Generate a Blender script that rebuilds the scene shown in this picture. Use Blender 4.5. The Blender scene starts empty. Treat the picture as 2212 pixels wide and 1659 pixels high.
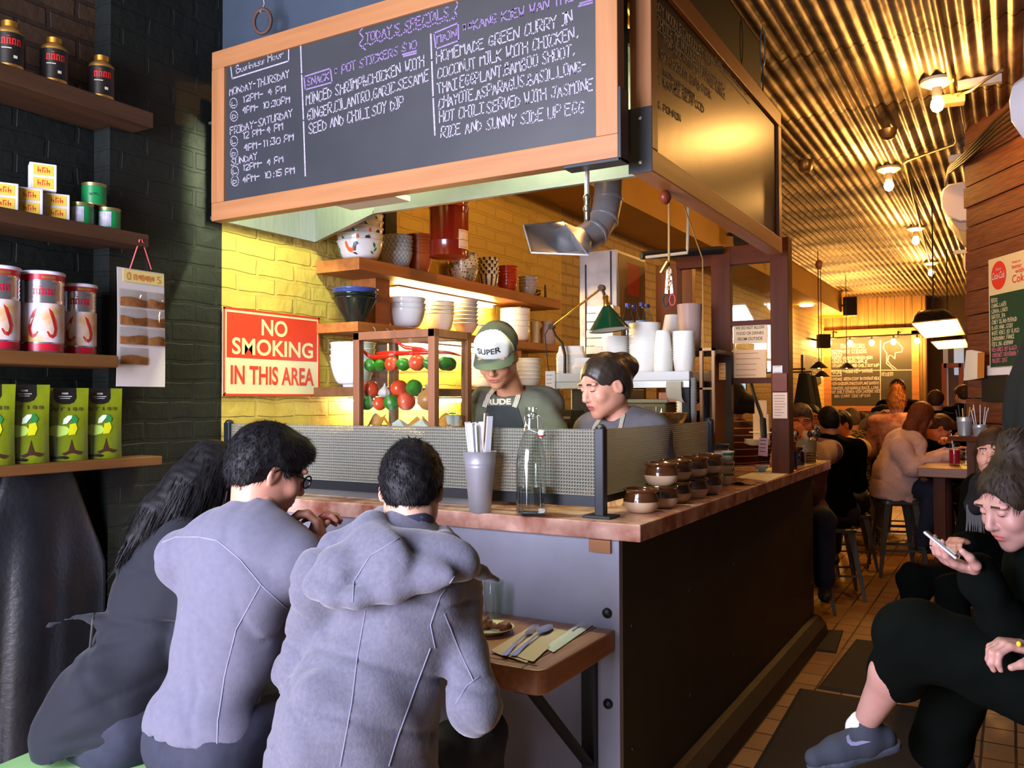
import bpy, bmesh, math, random
import numpy as np
from mathutils import Vector, Matrix
from mathutils.bvhtree import BVHTree
random.seed(7)
SC=bpy.context.scene
COL=SC.collection
PI=math.pi
W_, H_, F_=2212.0, 1659.0, 1846.0
CAM=Vector((0.0, 0.0, 1.457))
_t, _p, _r=math.radians(30.3), math.radians(1.11), math.radians(0.18)
_fh=Vector((-math.sin(_t), math.cos(_t), 0));_rh=Vector((math.cos(_t), math.sin(_t), 0));_up=Vector((0, 0, 1))
FW=(_fh*math.cos(_p)+_up*math.sin(_p)).normalized()
_u0=_rh.cross(FW)
RT=(_rh*math.cos(_r)-_u0*math.sin(_r)).normalized()
UP=RT.cross(FW)
cam_data=bpy.data.cameras.new('camera');cam=bpy.data.objects.new('camera', cam_data);COL.objects.link(cam)
cam.matrix_world=Matrix(((RT.x, UP.x, -FW.x, CAM.x), (RT.y, UP.y, -FW.y, CAM.y), (RT.z, UP.z, -FW.z, CAM.z), (0, 0, 0, 1)))
cam_data.sensor_width=36.0;cam_data.lens=36.0*F_/W_
cam_data.clip_start=0.05;cam_data.clip_end=100
SC.camera=cam
wd=bpy.data.worlds.new('world');SC.world=wd;wd.use_nodes=True
wd.node_tree.nodes['Background'].inputs[0].default_value=(0.55, 0.62, 0.80, 1)
wd.node_tree.nodes['Background'].inputs[1].default_value=0.6
SC.view_settings.view_transform='Standard';SC.view_settings.look='None'
SC.view_settings.exposure=0.2;SC.view_settings.gamma=1.0;SC.view_settings.use_curve_mapping=False
cy=SC.cycles
cy.max_bounces=7;cy.diffuse_bounces=3;cy.glossy_bounces=3;cy.transmission_bounces=6;cy.transparent_max_bounces=10
cy.caustics_reflective=False;cy.caustics_refractive=False;cy.sample_clamp_indirect=4.0
cy.use_denoising=True;cy.use_adaptive_sampling=True;cy.adaptive_threshold=0.02
def lamp(name, kind, loc, energy, color, size=0.1, size_y=None, aim=None, spot=None, blend=0.5):
 ld=bpy.data.lights.new(name, kind);ld.energy=energy;ld.color=color
 if kind=='AREA':
  ld.size=size
  if size_y:ld.shape='RECTANGLE';ld.size_y=size_y
 else:
  ld.shadow_soft_size=size
 if kind=='SPOT':ld.spot_size=spot;ld.spot_blend=blend
 o=bpy.data.objects.new(name, ld);COL.objects.link(o);o.location=loc
 if aim is not None:
  o.rotation_euler=(Vector(aim)-Vector(loc)).to_track_quat('-Z', 'Y').to_euler()
 return o
lamp('shopfront_daylight', 'AREA', (-2.0, -1.55, 1.75), 490, (0.78, 0.79, 1.0), 2.2, 2.3, aim=(-1.5, 3.0, 1.1))
def ray(px, py):
 d=FW+RT*((px-W_/2)/F_)-UP*((py-H_/2)/F_)
 return d
def P(px, py, s):return CAM+ray(px, py)*s
def onX(px, py, X):
 d=ray(px, py);return CAM+d*((X-CAM.x)/d.x)
def onY(px, py, Y):
 d=ray(px, py);return CAM+d*((Y-CAM.y)/d.y)
def onZ(px, py, Z):
 d=ray(px, py);return CAM+d*((Z-CAM.z)/d.z)
def depth(p):return(Vector(p)-CAM).dot(FW)
def lin(c):
 r=[]
 for v in c[:3]:
  v=v/255.0
  r.append(v/12.92 if v<=0.04045 else((v+0.055)/1.055)**2.4)
 return(r[0], r[1], r[2], 1.0)
_MATS={}
def M(name, col=(128, 128, 128), rough=0.6, metal=0.0, var=None, bump=None, emit=None, trans=0.0, ior=1.45, spec=0.5, sheen=0.0, alpha=1.0, stretch=(1, 1, 1), coat=0.0):
 """var=(colour2, scale[, contrast]); bump=(scale, strength, distance); emit=(colour, strength)"""
 if name in _MATS:return _MATS[name]
 m=bpy.data.materials.new(name);m.use_nodes=True;_MATS[name]=m
 nt=m.node_tree;b=nt.nodes['Principled BSDF'];L=nt.links.new
 b.inputs['Base Color'].default_value=lin(col);b.inputs['Roughness'].default_value=rough
 b.inputs['Metallic'].default_value=metal;b.inputs['IOR'].default_value=ior
 b.inputs['Specular IOR Level'].default_value=spec
 b.inputs['Transmission Weight'].default_value=trans
 b.inputs['Sheen Weight'].default_value=sheen;b.inputs['Alpha'].default_value=alpha
 b.inputs['Coat Weight'].default_value=coat
 if var or bump:
  tc=nt.nodes.new('ShaderNodeTexCoord');mp=nt.nodes.new('ShaderNodeMapping')
  mp.inputs['Scale'].default_value=stretch;L(tc.outputs['Object'], mp.inputs['Vector'])
 if var:
  n=nt.nodes.new('ShaderNodeTexNoise');n.inputs['Scale'].default_value=var[1];n.inputs['Detail'].default_value=5
  L(mp.outputs[0], n.inputs['Vector'])
  rp=nt.nodes.new('ShaderNodeValToRGB');k=var[2]if len(var)>2 else 0.2
  rp.color_ramp.elements[0].position=0.5-k;rp.color_ramp.elements[1].position=0.5+k
  rp.color_ramp.elements[0].color=lin(col);rp.color_ramp.elements[1].color=lin(var[0])
  L(n.outputs['Fac'], rp.inputs['Fac']);L(rp.outputs['Color'], b.inputs['Base Color'])
 if bump:
  n2=nt.nodes.new('ShaderNodeTexNoise');n2.inputs['Scale'].default_value=bump[0];n2.inputs['Detail'].default_value=4
  L(mp.outputs[0], n2.inputs['Vector'])
  bp=nt.nodes.new('ShaderNodeBump');bp.inputs['Strength'].default_value=bump[1]
  bp.inputs['Distance'].default_value=bump[2]if len(bump)>2 else 0.005
  L(n2.outputs['Fac'], bp.inputs['Height']);L(bp.outputs[0], b.inputs['Normal'])
 if emit:
  b.inputs['Emission Color'].default_value=lin(emit[0]);b.inputs['Emission Strength'].default_value=emit[1]
 return m
def bands(name, axis, stops, rough=0.5, metal=0.0, coords='Object', scale=1.0, interp='CONSTANT', bump=None, spec=0.5, coat=0.0):
 """colour by position along one axis: stops = [(position, colour)]; scale makes it repeat when < 0"""
 if name in _MATS:return _MATS[name]
 m=bpy.data.materials.new(name);m.use_nodes=True;_MATS[name]=m
 nt=m.node_tree;b=nt.nodes['Principled BSDF'];L=nt.links.new
 b.inputs['Roughness'].default_value=rough;b.inputs['Metallic'].default_value=metal;b.inputs['Specular IOR Level'].default_value=spec
 b.inputs['Coat Weight'].default_value=coat
 tc=nt.nodes.new('ShaderNodeTexCoord');sp=nt.nodes.new('ShaderNodeSeparateXYZ');L(tc.outputs[coords], sp.inputs[0])
 mm=nt.nodes.new('ShaderNodeMath');mm.operation='MULTIPLY';mm.inputs[1].default_value=abs(scale);L(sp.outputs[axis], mm.inputs[0])
 src=mm.outputs[0]
 if scale<0:
  fr=nt.nodes.new('ShaderNodeMath');fr.operation='FRACT';L(src, fr.inputs[0]);src=fr.outputs[0]
 rp=nt.nodes.new('ShaderNodeValToRGB');cr=rp.color_ramp;cr.interpolation=interp
 while len(cr.elements)<len(stops):cr.elements.new(0.5)
 for e, (p, c)in zip(cr.elements, stops):e.position=p;e.color=lin(c)
 L(src, rp.inputs['Fac']);L(rp.outputs['Color'], b.inputs['Base Color'])
 if bump:
  n2=nt.nodes.new('ShaderNodeTexNoise');n2.inputs['Scale'].default_value=bump[0];L(tc.outputs['Object'], n2.inputs['Vector'])
  bp=nt.nodes.new('ShaderNodeBump');bp.inputs['Strength'].default_value=bump[1];bp.inputs['Distance'].default_value=0.004
  L(n2.outputs['Fac'], bp.inputs['Height']);L(bp.outputs[0], b.inputs['Normal'])
 return m
def brick_mat(name, c1, c2, mortar, bw, bh, ms, rot=(0, 0, 0), offset=0.5, rough=0.8, bump=0.6, dist=0.01, noise=(25, 0.5), smooth=0.3, stain=None, swap=None, spec=0.3):
 if name in _MATS:return _MATS[name]
 m=bpy.data.materials.new(name);m.use_nodes=True;_MATS[name]=m
 nt=m.node_tree;b=nt.nodes['Principled BSDF'];L=nt.links.new
 b.inputs['Roughness'].default_value=rough;b.inputs['Specular IOR Level'].default_value=spec
 tc=nt.nodes.new('ShaderNodeTexCoord');sp=nt.nodes.new('ShaderNodeSeparateXYZ');L(tc.outputs['Object'], sp.inputs[0])
 cb=nt.nodes.new('ShaderNodeCombineXYZ')
 a, c=swap or('Y', 'Z')
 L(sp.outputs[a], cb.inputs[0]);L(sp.outputs[c], cb.inputs[1])
 nz=nt.nodes.new('ShaderNodeTexNoise');nz.inputs['Scale'].default_value=6;L(tc.outputs['Object'], nz.inputs['Vector'])
 mx=nt.nodes.new('ShaderNodeMixRGB');mx.blend_type='ADD';mx.inputs[0].default_value=0.004 if swap else 0.03
 L(cb.outputs[0], mx.inputs[1]);L(nz.outputs['Color'], mx.inputs[2])
 br=nt.nodes.new('ShaderNodeTexBrick');br.offset=offset
 br.inputs['Scale'].default_value=1.0;br.inputs['Brick Width'].default_value=bw;br.inputs['Row Height'].default_value=bh
 br.inputs['Mortar Size'].default_value=ms;br.inputs['Mortar Smooth'].default_value=smooth
 br.inputs['Color1'].default_value=lin(c1);br.inputs['Color2'].default_value=lin(c2);br.inputs['Mortar'].default_value=lin(mortar)
 L(mx.outputs[0], br.inputs['Vector'])
 col=br.outputs['Color']
 if stain:
  n3=nt.nodes.new('ShaderNodeTexNoise');n3.inputs['Scale'].default_value=stain[1];n3.inputs['Detail'].default_value=6;L(tc.outputs['Object'], n3.inputs['Vector'])
  r3=nt.nodes.new('ShaderNodeValToRGB');r3.color_ramp.elements[0].position=stain[2];r3.color_ramp.elements[1].position=stain[2]+0.18
  L(n3.outputs['Fac'], r3.inputs[0])
  m3=nt.nodes.new('ShaderNodeMixRGB');L(r3.outputs[0], m3.inputs[0]);L(col, m3.inputs[1]);m3.inputs[2].default_value=lin(stain[0]);col=m3.outputs[0]
 L(col, b.inputs['Base Color'])
 n2=nt.nodes.new('ShaderNodeTexNoise');n2.inputs['Scale'].default_value=noise[0];n2.inputs['Detail'].default_value=5;L(tc.outputs['Object'], n2.inputs['Vector'])
 mh=nt.nodes.new('ShaderNodeMath');mh.operation='MULTIPLY_ADD';mh.inputs[1].default_value=-1.0
 ml=nt.nodes.new('ShaderNodeMath');ml.operation='MULTIPLY';ml.inputs[1].default_value=noise[1];L(n2.outputs['Fac'], ml.inputs[0])
 L(br.outputs['Fac'], mh.inputs[0]);L(ml.outputs[0], mh.inputs[2])
 bp=nt.nodes.new('ShaderNodeBump');bp.inputs['Strength'].default_value=bump;bp.inputs['Distance'].default_value=dist
 L(mh.outputs[0], bp.inputs['Height']);L(bp.outputs[0], b.inputs['Normal'])
 return m
def wood(name, c1, c2, axis='X', scale=14, rough=0.55, stretch=12, bump=0.15, spec=0.4, coat=0.0):
 s={'X':(1, stretch, stretch), 'Y':(stretch, 1, stretch), 'Z':(stretch, stretch, 1)}[axis]
 s=tuple(v*scale/14.0 for v in s)
 return M(name, c1, rough, 0, (c2, 2.2, 0.22), (4, bump, 0.003), stretch=s, spec=spec, coat=coat)
def frame(z, x=None):
 z=Vector(z).normalized()
 x=Vector(x)if x is not None else(Vector((1, 0, 0))if abs(z.x)<0.9 else Vector((0, 1, 0)))
 y=z.cross(x).normalized();x=y.cross(z).normalized()
 return x, y, z
class MB:
 def __init__(s):s.v=[];s.f=[];s.m=[];s.mi=0
 def mat(s, i):s.mi=i;return s
 def add(s, vs, fs):
  o=len(s.v);s.v.extend([tuple(v)for v in vs])
  for f in fs:s.f.append([i+o for i in f]);s.m.append(s.mi)
  return s
 def box(s, c, d, rz=0.0, R=None):
  hx, hy, hz=d[0]/2, d[1]/2, d[2]/2
  vs=[Vector((x, y, z))for x in(-hx, hx)for y in(-hy, hy)for z in(-hz, hz)]
  R=R or Matrix.Rotation(rz, 3, 'Z');c=Vector(c)
  return s.add([R@v+c for v in vs], [(0, 1, 3, 2), (4, 6, 7, 5), (0, 4, 5, 1), (2, 3, 7, 6), (0, 2, 6, 4), (1, 5, 7, 3)])
 def span(s, a, b):
  a, b=Vector(a), Vector(b)
  return s.box((a+b)/2, [abs(b[i]-a[i])for i in range(3)])
 def bar(s, p0, p1, w, h, x=None):
  p0, p1=Vector(p0), Vector(p1);X, Y, Z=frame(p1-p0, x)
  vs=[p+X*(a*w/2)+Y*(b*h/2)for p in(p0, p1)for a, b in((-1, -1), (1, -1), (1, 1), (-1, 1))]
  return s.add(vs, [(3, 2, 1, 0), (4, 5, 6, 7), (0, 1, 5, 4), (1, 2, 6, 5), (2, 3, 7, 6), (3, 0, 4, 7)])
 def lathe(s, prof, n=24, c=(0, 0, 0), axis=(0, 0, 1), sx=1.0, sy=1.0, xd=None):
  X, Y, Z=frame(axis, xd);c=Vector(c);vs=[];fs=[]
  for r, z in prof:
   for i in range(n):
    a=2*PI*i/n
    vs.append(c+X*(r*math.cos(a)*sx)+Y*(r*math.sin(a)*sy)+Z*z)
  for j in range(len(prof)-1):
   for i in range(n):
    k=(i+1)%n
    fs.append((j*n+i, j*n+k, (j+1)*n+k, (j+1)*n+i))
  if prof[0][0]>1e-6:fs.append(tuple(range(n-1, -1, -1)))
  if prof[-1][0]>1e-6:fs.append(tuple((len(prof)-1)*n+i for i in range(n)))
  return s.add(vs, fs)
 def cyl(s, p0, p1, r0, r1=None, n=16):
  p0, p1=Vector(p0), Vector(p1);r1=r0 if r1 is None else r1
  return s.lathe([(r0, 0), (r1, (p1-p0).length)], n, p0, p1-p0)
 def ell(s, c, r, R=None, nu=16, nv=10):
  vs=[];fs=[];c=Vector(c)
  for j in range(nv+1):
   t=PI*j/nv
   for i in range(nu):
    a=2*PI*i/nu
    v=Vector((r[0]*math.sin(t)*math.cos(a), r[1]*math.sin(t)*math.sin(a), r[2]*math.cos(t)))
    vs.append((R@v if R else v)+c)
  for j in range(nv):
   for i in range(nu):
    k=(i+1)%nu
    fs.append((j*nu+i, (j+1)*nu+i, (j+1)*nu+k, j*nu+k))
  return s.add(vs, fs)
 def tube(s, pts, r, n=8, closed=False, flat=1.0, x=None):
  pts=[Vector(p)for p in pts];N=len(pts);vs=[];fs=[]
  rr=r if isinstance(r, (list, tuple))else[r]*N
  px=x
  for i, p in enumerate(pts):
   a=pts[i-1]if(i or closed)else p;b=pts[(i+1)%N]if(i<N-1 or closed)else p
   d=b-a
   if d.length<1e-9:d=Vector((0, 0, 1))
   X, Y, Z=frame(d, px);px=X
   for k in range(n):
    t=2*PI*k/n
    vs.append(p+X*(rr[i]*math.cos(t))+Y*(rr[i]*flat*math.sin(t)))
  for j in range(N if closed else N-1):
   for k in range(n):
    q=(k+1)%n;jj=(j+1)%N
    fs.append((j*n+k, j*n+q, jj*n+q, jj*n+k))
  if not closed:
   fs.append(tuple(range(n-1, -1, -1)));fs.append(tuple((N-1)*n+k for k in range(n)))
  return s.add(vs, fs)
 def prism(s, poly, o, X, Y, t):
  o, X, Y=Vector(o), Vector(X), Vector(Y);Z=X.cross(Y).normalized()*t;n=len(poly)
  a=[o+X*p[0]+Y*p[1]for p in poly];b=[v+Z for v in a]
  fs=[tuple(range(n-1, -1, -1)), tuple(range(n, 2*n))]+[(i, (i+1)%n, n+(i+1)%n, n+i)for i in range(n)]
  return s.add(a+b, fs)
 def loft(s, rings, cap=True):
  n=len(rings[0]);vs=[v for r in rings for v in r];fs=[]
  for j in range(len(rings)-1):
   for i in range(n):
    k=(i+1)%n;fs.append((j*n+i, j*n+k, (j+1)*n+k, (j+1)*n+i))
  if cap:fs.append(tuple(range(n-1, -1, -1)));fs.append(tuple((len(rings)-1)*n+i for i in range(n)))
  return s.add(vs, fs)
 def grid(s, fn, nu, nv):
  vs=[fn(i/nu, j/nv)for j in range(nv+1)for i in range(nu+1)]
  fs=[(j*(nu+1)+i, j*(nu+1)+i+1, (j+1)*(nu+1)+i+1, (j+1)*(nu+1)+i)for j in range(nv)for i in range(nu)]
  return s.add(vs, fs)
 def sheet(s, fn, nu, nv, t):
  g=[[Vector(fn(i/nu, j/nv))for i in range(nu+1)]for j in range(nv+1)]
  nr=(g[0][-1]-g[0][0]).cross(g[-1][0]-g[0][0]).normalized()*t
  a=[p for row in g for p in row];n=len(a);w=nu+1;fs=[]
  for j in range(nv):
   for i in range(nu):
    q=(j*w+i, j*w+i+1, (j+1)*w+i+1, (j+1)*w+i)
    fs.append(tuple(n+k for k in q));fs.append(q[::-1])
  per=[i for i in range(w)]+[j*w+nu for j in range(1, nv+1)]+[nv*w+i for i in range(nu-1, -1, -1)]+[j*w for j in range(nv-1, 0, -1)]
  for k in range(len(per)):
   i0, i1=per[k], per[(k+1)%len(per)];fs.append((i0, i1, n+i1, n+i0))
  return s.add(a+[p+nr for p in a], fs)
 def text(s, body, o, X, Y, w=None, h=0.1, bold=0.0, t=0.001, align='L', curve=None, slant=0.0, squeeze=True):
  V, Fs=text_geo(body, bold)
  xs=[v[0]for v in V];ys=[v[1]for v in V];x0, x1=min(xs), max(xs);cap=0.73
  o, X, Y=Vector(o), Vector(X).normalized(), Vector(Y).normalized();Z=X.cross(Y)
  sy=h/cap;sx=(w/(x1-x0))if w else sy
  ww=(x1-x0)*sx;off={'L':0, 'C':-ww/2, 'R':-ww}[align]
  out=[]
  for v in V:
   x=(v[0]-x0)*sx+off;y=v[1]*sy;x+=slant*y
   out.append(curve(x, y)if curve else o+X*x+Y*y+Z*t)
  return s.add(out, Fs)
 def build(s, name, mats, parent=None, smooth=None, bevel=0.0, world=False, origin=None, kind=None, label=None, cat=None, group=None, seg=2):
  me=bpy.data.meshes.new(name)
  V=np.array(s.v, dtype=float).reshape(-1, 3)
  loc=Vector((0, 0, 0))
  if parent is None:
   if origin is not None:loc=Vector(origin)
   else:loc=Vector(((V[:, 0].min()+V[:, 0].max())/2, (V[:, 1].min()+V[:, 1].max())/2, V[:, 2].min()))
   V=V-np.array(loc)
  elif world:
   base=Vector((0, 0, 0));q=parent
   while q is not None:base+=q.location;q=q.parent
   V=V-np.array(base)
  me.from_pydata(V.tolist(), [], s.f)
  for m in(mats if isinstance(mats, (list, tuple))else[mats]):me.materials.append(m)
  if any(s.m):me.polygons.foreach_set('material_index', s.m)
  bm=bmesh.new();bm.from_mesh(me);bmesh.ops.recalc_face_normals(bm, faces=bm.faces);bm.to_mesh(me);bm.free()
  if smooth is not None:
   me.shade_smooth();me.set_sharp_from_angle(angle=math.radians(smooth))
  me.update()
  o=bpy.data.objects.new(name, me);COL.objects.link(o);o.location=loc
  if parent is not None:o.parent=parent
  if bevel:
   b=o.modifiers.new('bevel', 'BEVEL');b.width=bevel;b.segments=seg;b.limit_method='ANGLE';b.angle_limit=math.radians(40);b.harden_normals=False
  tag(o, label, cat, group, kind)
  return o
_TXT={}
def text_geo(body, bold=0.0):
 key=(body, bold)
 if key not in _TXT:
  cu=bpy.data.curves.new('lettering', 'FONT');cu.body=body;cu.size=1.0;cu.offset=bold;cu.resolution_u=4
  ob=bpy.data.objects.new('lettering', cu);COL.objects.link(ob)
  dg=bpy.context.evaluated_depsgraph_get();ev=ob.evaluated_get(dg);me=ev.to_mesh()
  _TXT[key]=([tuple(v.co)for v in me.vertices], [tuple(p.vertices)for p in me.polygons])
  ev.to_mesh_clear();bpy.data.objects.remove(ob);bpy.data.curves.remove(cu)
 return _TXT[key]
def tag(o, label=None, cat=None, group=None, kind=None):
 if label:o['label']=label
 if cat:o['category']=cat
 if group:o['group']=group
 if kind:o['kind']=kind
 return o
def thing(name, label, cat, loc=(0, 0, 0), rz=0.0, group=None):
 o=bpy.data.objects.new(name, None);COL.objects.link(o);o.empty_display_size=0.05
 o.location=loc;o.rotation_euler=(0, 0, rz)
 return tag(o, label, cat, group)
def dup(root, loc, rz=None, label=None, group=None, rot=None):
 def cp(o, par):
  c=o.copy();COL.objects.link(c)
  if par is not None:c.parent=par
  for ch in kids.get(o, []):cp(ch, c)
  return c
 kids={}
 def walk(o):
  kids[o]=list(o.children)
  for ch in kids[o]:walk(ch)
 walk(root)
 r=cp(root, None);r.location=loc
 if rz is not None:r.rotation_euler=(0, 0, rz)
 if rot is not None:r.rotation_euler=rot
 if label:r['label']=label
 if group:r['group']=group
 return r
ORD=['topmost', 'second from top', 'third from top', 'fourth from top', 'fifth from top', 'sixth from top', 'seventh from top', 'eighth from top', 'ninth from top', 'tenth from top']
def stack(proto_fn, loc, n, dz, desc, group, tilt=0.0, rz=0.0, drz=0.4):
 """n separate copies one inside the other, bottom first; every one gets its own label"""
 first=None;out=[]
 for k in range(n):
  place=ORD[n-1-k]if n>1 else ''
  if n>1 and k==0:place='lowest'
  lab=desc+(', '+place+' of stack' if place else '')
  z=loc[2]+k*dz
  if first is None:
   first=proto_fn();first.location=(loc[0], loc[1], z);first.rotation_euler=(0, 0, rz);first['label']=lab;first['group']=group;o=first
  else:
   o=dup(first, (loc[0]+random.uniform(-1, 1)*0.0015, loc[1]+random.uniform(-1, 1)*0.0015, z), rz+drz*k, lab, group)
  out.append(o)
 return out
def structure(o):o['kind']='structure';return o
# ================================================================ materials used widely
BLK=(24, 30, 25)
m_blackbrick=brick_mat('black_painted_brick', (20, 25, 21), (18, 23, 19), (19, 24, 20), 0.235, 0.082, 0.010, bump=0.55, dist=0.010, noise=(22, 1.0), rough=0.62, stain=((29, 34, 29), 3.0, 0.58), spec=0.3)
m_yellowbrick=brick_mat('yellow_painted_brick', (214, 188, 96), (206, 180, 86), (204, 178, 86), 0.235, 0.082, 0.010, bump=0.8, dist=0.010, noise=(20, 1.1), rough=0.5, stain=((168, 138, 58), 4.0, 0.60))
m_creambrick=brick_mat('cream_painted_brick', (190, 165, 105), (180, 155, 98), (158, 136, 86), 0.235, 0.082, 0.009, bump=0.9, dist=0.012, noise=(20, 0.4), rough=0.5)
m_soffit=M('mustard_paint', (196, 150, 52), 0.55, var=((184, 138, 44), 3, 0.3))
m_blueblack=M('slate_blue_paint', (58, 70, 84), 0.7, var=((50, 60, 72), 4))
m_floor=brick_mat('quarry_tile', (186, 144, 92), (172, 130, 80), (70, 50, 30), 0.19, 0.124, 0.006, offset=0.0, bump=0.5, dist=0.004, noise=(9, 0.3), rough=0.42, swap=('Y', 'X'), stain=((146, 106, 62), 1.6, 0.52), smooth=0.1)
m_plank=wood('weathered_plank', (128, 74, 40), (84, 46, 24), 'X', 10, 0.6, 14, 0.3)
m_backplank=wood('pale_plank', (176, 142, 92), (132, 100, 58), 'Z', 8, 0.6, 14, 0.3)
m_frame=wood('honey_wood', (176, 122, 78), (150, 100, 60), 'X', 9, 0.45, 16, 0.12)
m_frameY=wood('honey_wood_side', (196, 130, 72), (174, 108, 54), 'Y', 9, 0.45, 16, 0.12)
m_slate=M('chalkboard', (44, 47, 51), 0.42, var=((60, 62, 66), 2.4, 0.3), bump=(60, 0.05), spec=0.5)
m_slate2=M('chalkboard_dark', (36, 34, 27), 0.33, var=((46, 42, 32), 2.4, 0.3), bump=(14, 0.12, 0.004), spec=0.42)
m_blackmetal=M('black_metal', (34, 36, 40), 0.42, 0.3, spec=0.5)
m_steel=M('brushed_steel', (196, 200, 196), 0.30, 0.9, var=((170, 176, 172), 6, 0.3), bump=(30, 0.05), stretch=(1, 12, 1))
m_zinc=M('zinc_sheet', (158, 160, 176), 0.5, 0.2, var=((136, 138, 154), 5, 0.3), bump=(180, 0.08, 0.001))
m_galv=M('galvanised', (186, 186, 184), 0.36, 0.55, var=((150, 150, 150), 9, 0.25))
m_dark=M('dark_panel', (38, 32, 26), 0.55, var=((28, 24, 20), 3), spec=0.35)
m_brownwood=wood('dark_red_wood', (92, 46, 22), (66, 32, 14), 'Z', 8, 0.55, 14, 0.15, spec=0.15)
m_brownwoodY=wood('dark_red_wood_y', (112, 62, 36), (82, 42, 24), 'Y', 8, 0.45, 14, 0.15)
m_brownwoodX=wood('dark_red_wood_x', (92, 46, 22), (66, 32, 14), 'X', 8, 0.55, 14, 0.15, spec=0.15)
m_shelfwood=wood('shelf_wood', (180, 112, 52), (140, 82, 36), 'Y', 8, 0.5, 16, 0.15)
m_shelfdark=wood('dark_shelf_wood', (84, 56, 36), (58, 38, 24), 'Y', 8, 0.5, 16, 0.15)
m_white=M('white_plastic', (225, 225, 222), 0.4)
m_paper=M('paper', (232, 228, 220), 0.8)
m_chalk=M('chalk', (180, 174, 186), 0.95, var=((132, 128, 140), 120, 0.25))
m_chalk2=M('violet_chalk', (150, 126, 172), 0.95, var=((112, 96, 134), 120, 0.25))
m_black=M('matte_black', (26, 27, 27), 0.6)
m_glass=M('clear_glass', (250, 252, 250), 0.02, trans=1.0, ior=1.45)
m_bulb=M('lit_bulb', (255, 220, 160), 0.5, emit=((255, 184, 96), 560))
CEIL=3.30
# ================================================================ floor, walls, ceiling
MB().span((-3.3, -1.7, -0.06), (1.0, 18.2, 0)).build('floor', m_floor, origin=(0, 0, 0), kind='structure')
w=MB();w.span((-3.2, 2.056, 0), (-3.0, 2.6, 3.35));w.span((-3.3, -1.7, 0), (-3.1, 2.056, 2.66))
w.build('wall_left', m_blackbrick, origin=(0, 0, 0), kind='structure')
w=MB();w.span((-3.3, -1.7, 2.66), (-3.1, 2.056, 3.35))
w.build('wall_left_upper', brick_mat('brown_brick', (70, 52, 36), (64, 46, 32), (50, 38, 28), 0.235, 0.082, 0.01, bump=0.8, rough=0.7), origin=(0, 0, 0), kind='structure')
MB().span((-3.2, 2.6, 0), (-3.0, 5.9, 3.35)).build('wall_left_kitchen', m_yellowbrick, origin=(0, 0, 0), kind='structure')
MB().span((-3.2, 5.9, 0), (-3.0, 16.9, 3.35)).build('wall_left_dining', m_creambrick, origin=(0, 0, 0), kind='structure')
w=MB();w.span((-3.0, 3.3, 2.95), (-2.5, 15.5, 3.32))
w.prism([(0, 0), (0.5, 0), (0.5, 0.35), (0, 0.35)], (-3.0, 15.5, 2.97), (1, 0, 0), (0, 0, 1), -1.3)
w.build('trim_1', m_soffit, origin=(0, 0, 0), kind='structure')
def ceil_fn(u, v):
 x=-3.1+u*4.1;y=-1.7+v*19.7
 return(x, y, CEIL+0.011*math.cos(2*PI*x/0.068))
def ceiling_mat():
 m=bpy.data.materials.new('corrugated_metal');m.use_nodes=True;nt=m.node_tree;b=nt.nodes['Principled BSDF'];L=nt.links.new
 b.inputs['Metallic'].default_value=0.75;b.inputs['Roughness'].default_value=0.42
 tc=nt.nodes.new('ShaderNodeTexCoord');mp=nt.nodes.new('ShaderNodeMapping');mp.inputs['Scale'].default_value=(0.5, 1.6, 1);L(tc.outputs['Object'], mp.inputs[0])
 n=nt.nodes.new('ShaderNodeTexNoise');n.inputs['Scale'].default_value=1.5;n.inputs['Detail'].default_value=8;L(mp.outputs[0], n.inputs['Vector'])
 r=nt.nodes.new('ShaderNodeValToRGB');r.color_ramp.elements[0].position=0.36;r.color_ramp.elements[0].color=lin((70, 58, 40));r.color_ramp.elements[1].position=0.62;r.color_ramp.elements[1].color=lin((176, 158, 124))
 L(n.outputs['Fac'], r.inputs[0])
 sp=nt.nodes.new('ShaderNodeSeparateXYZ');L(tc.outputs['Object'], sp.inputs[0])
 md=nt.nodes.new('ShaderNodeMath');md.operation='MODULO';md.inputs[1].default_value=1.05
 ad=nt.nodes.new('ShaderNodeMath');ad.operation='ADD';ad.inputs[1].default_value=10.0;L(sp.outputs['Y'], ad.inputs[0]);L(ad.outputs[0], md.inputs[0])
 lt=nt.nodes.new('ShaderNodeMath');lt.operation='LESS_THAN';lt.inputs[1].default_value=0.025;L(md.outputs[0], lt.inputs[0])
 mx=nt.nodes.new('ShaderNodeMixRGB');L(lt.outputs[0], mx.inputs[0]);L(r.outputs[0], mx.inputs[1]);mx.inputs[2].default_value=lin((40, 32, 22));L(mx.outputs[0], b.inputs['Base Color'])
 n2=nt.nodes.new('ShaderNodeTexNoise');n2.inputs['Scale'].default_value=9;n2.inputs['Detail'].default_value=4;L(tc.outputs['Object'], n2.inputs['Vector'])
 bp=nt.nodes.new('ShaderNodeBump');bp.inputs['Strength'].default_value=0.35;bp.inputs['Distance'].default_value=0.02;L(n2.outputs['Fac'], bp.inputs['Height']);L(bp.outputs[0], b.inputs['Normal'])
 r2=nt.nodes.new('ShaderNodeMapRange');r2.inputs['To Min'].default_value=0.62;r2.inputs['To Max'].default_value=0.34;L(n.outputs['Fac'], r2.inputs[0]);L(r2.outputs[0], b.inputs['Roughness'])
 return m
m_ceil=ceiling_mat()
c=MB();c.grid(ceil_fn, 480, 6)
c.build('ceiling', m_ceil, origin=(0, 0, CEIL), smooth=60, kind='structure')
MB().span((-3.3, -1.7, 3.36), (1.0, 18.2, 3.42)).build('ceiling_deck', m_dark, origin=(0, 0, 3.36), kind='structure')
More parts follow.
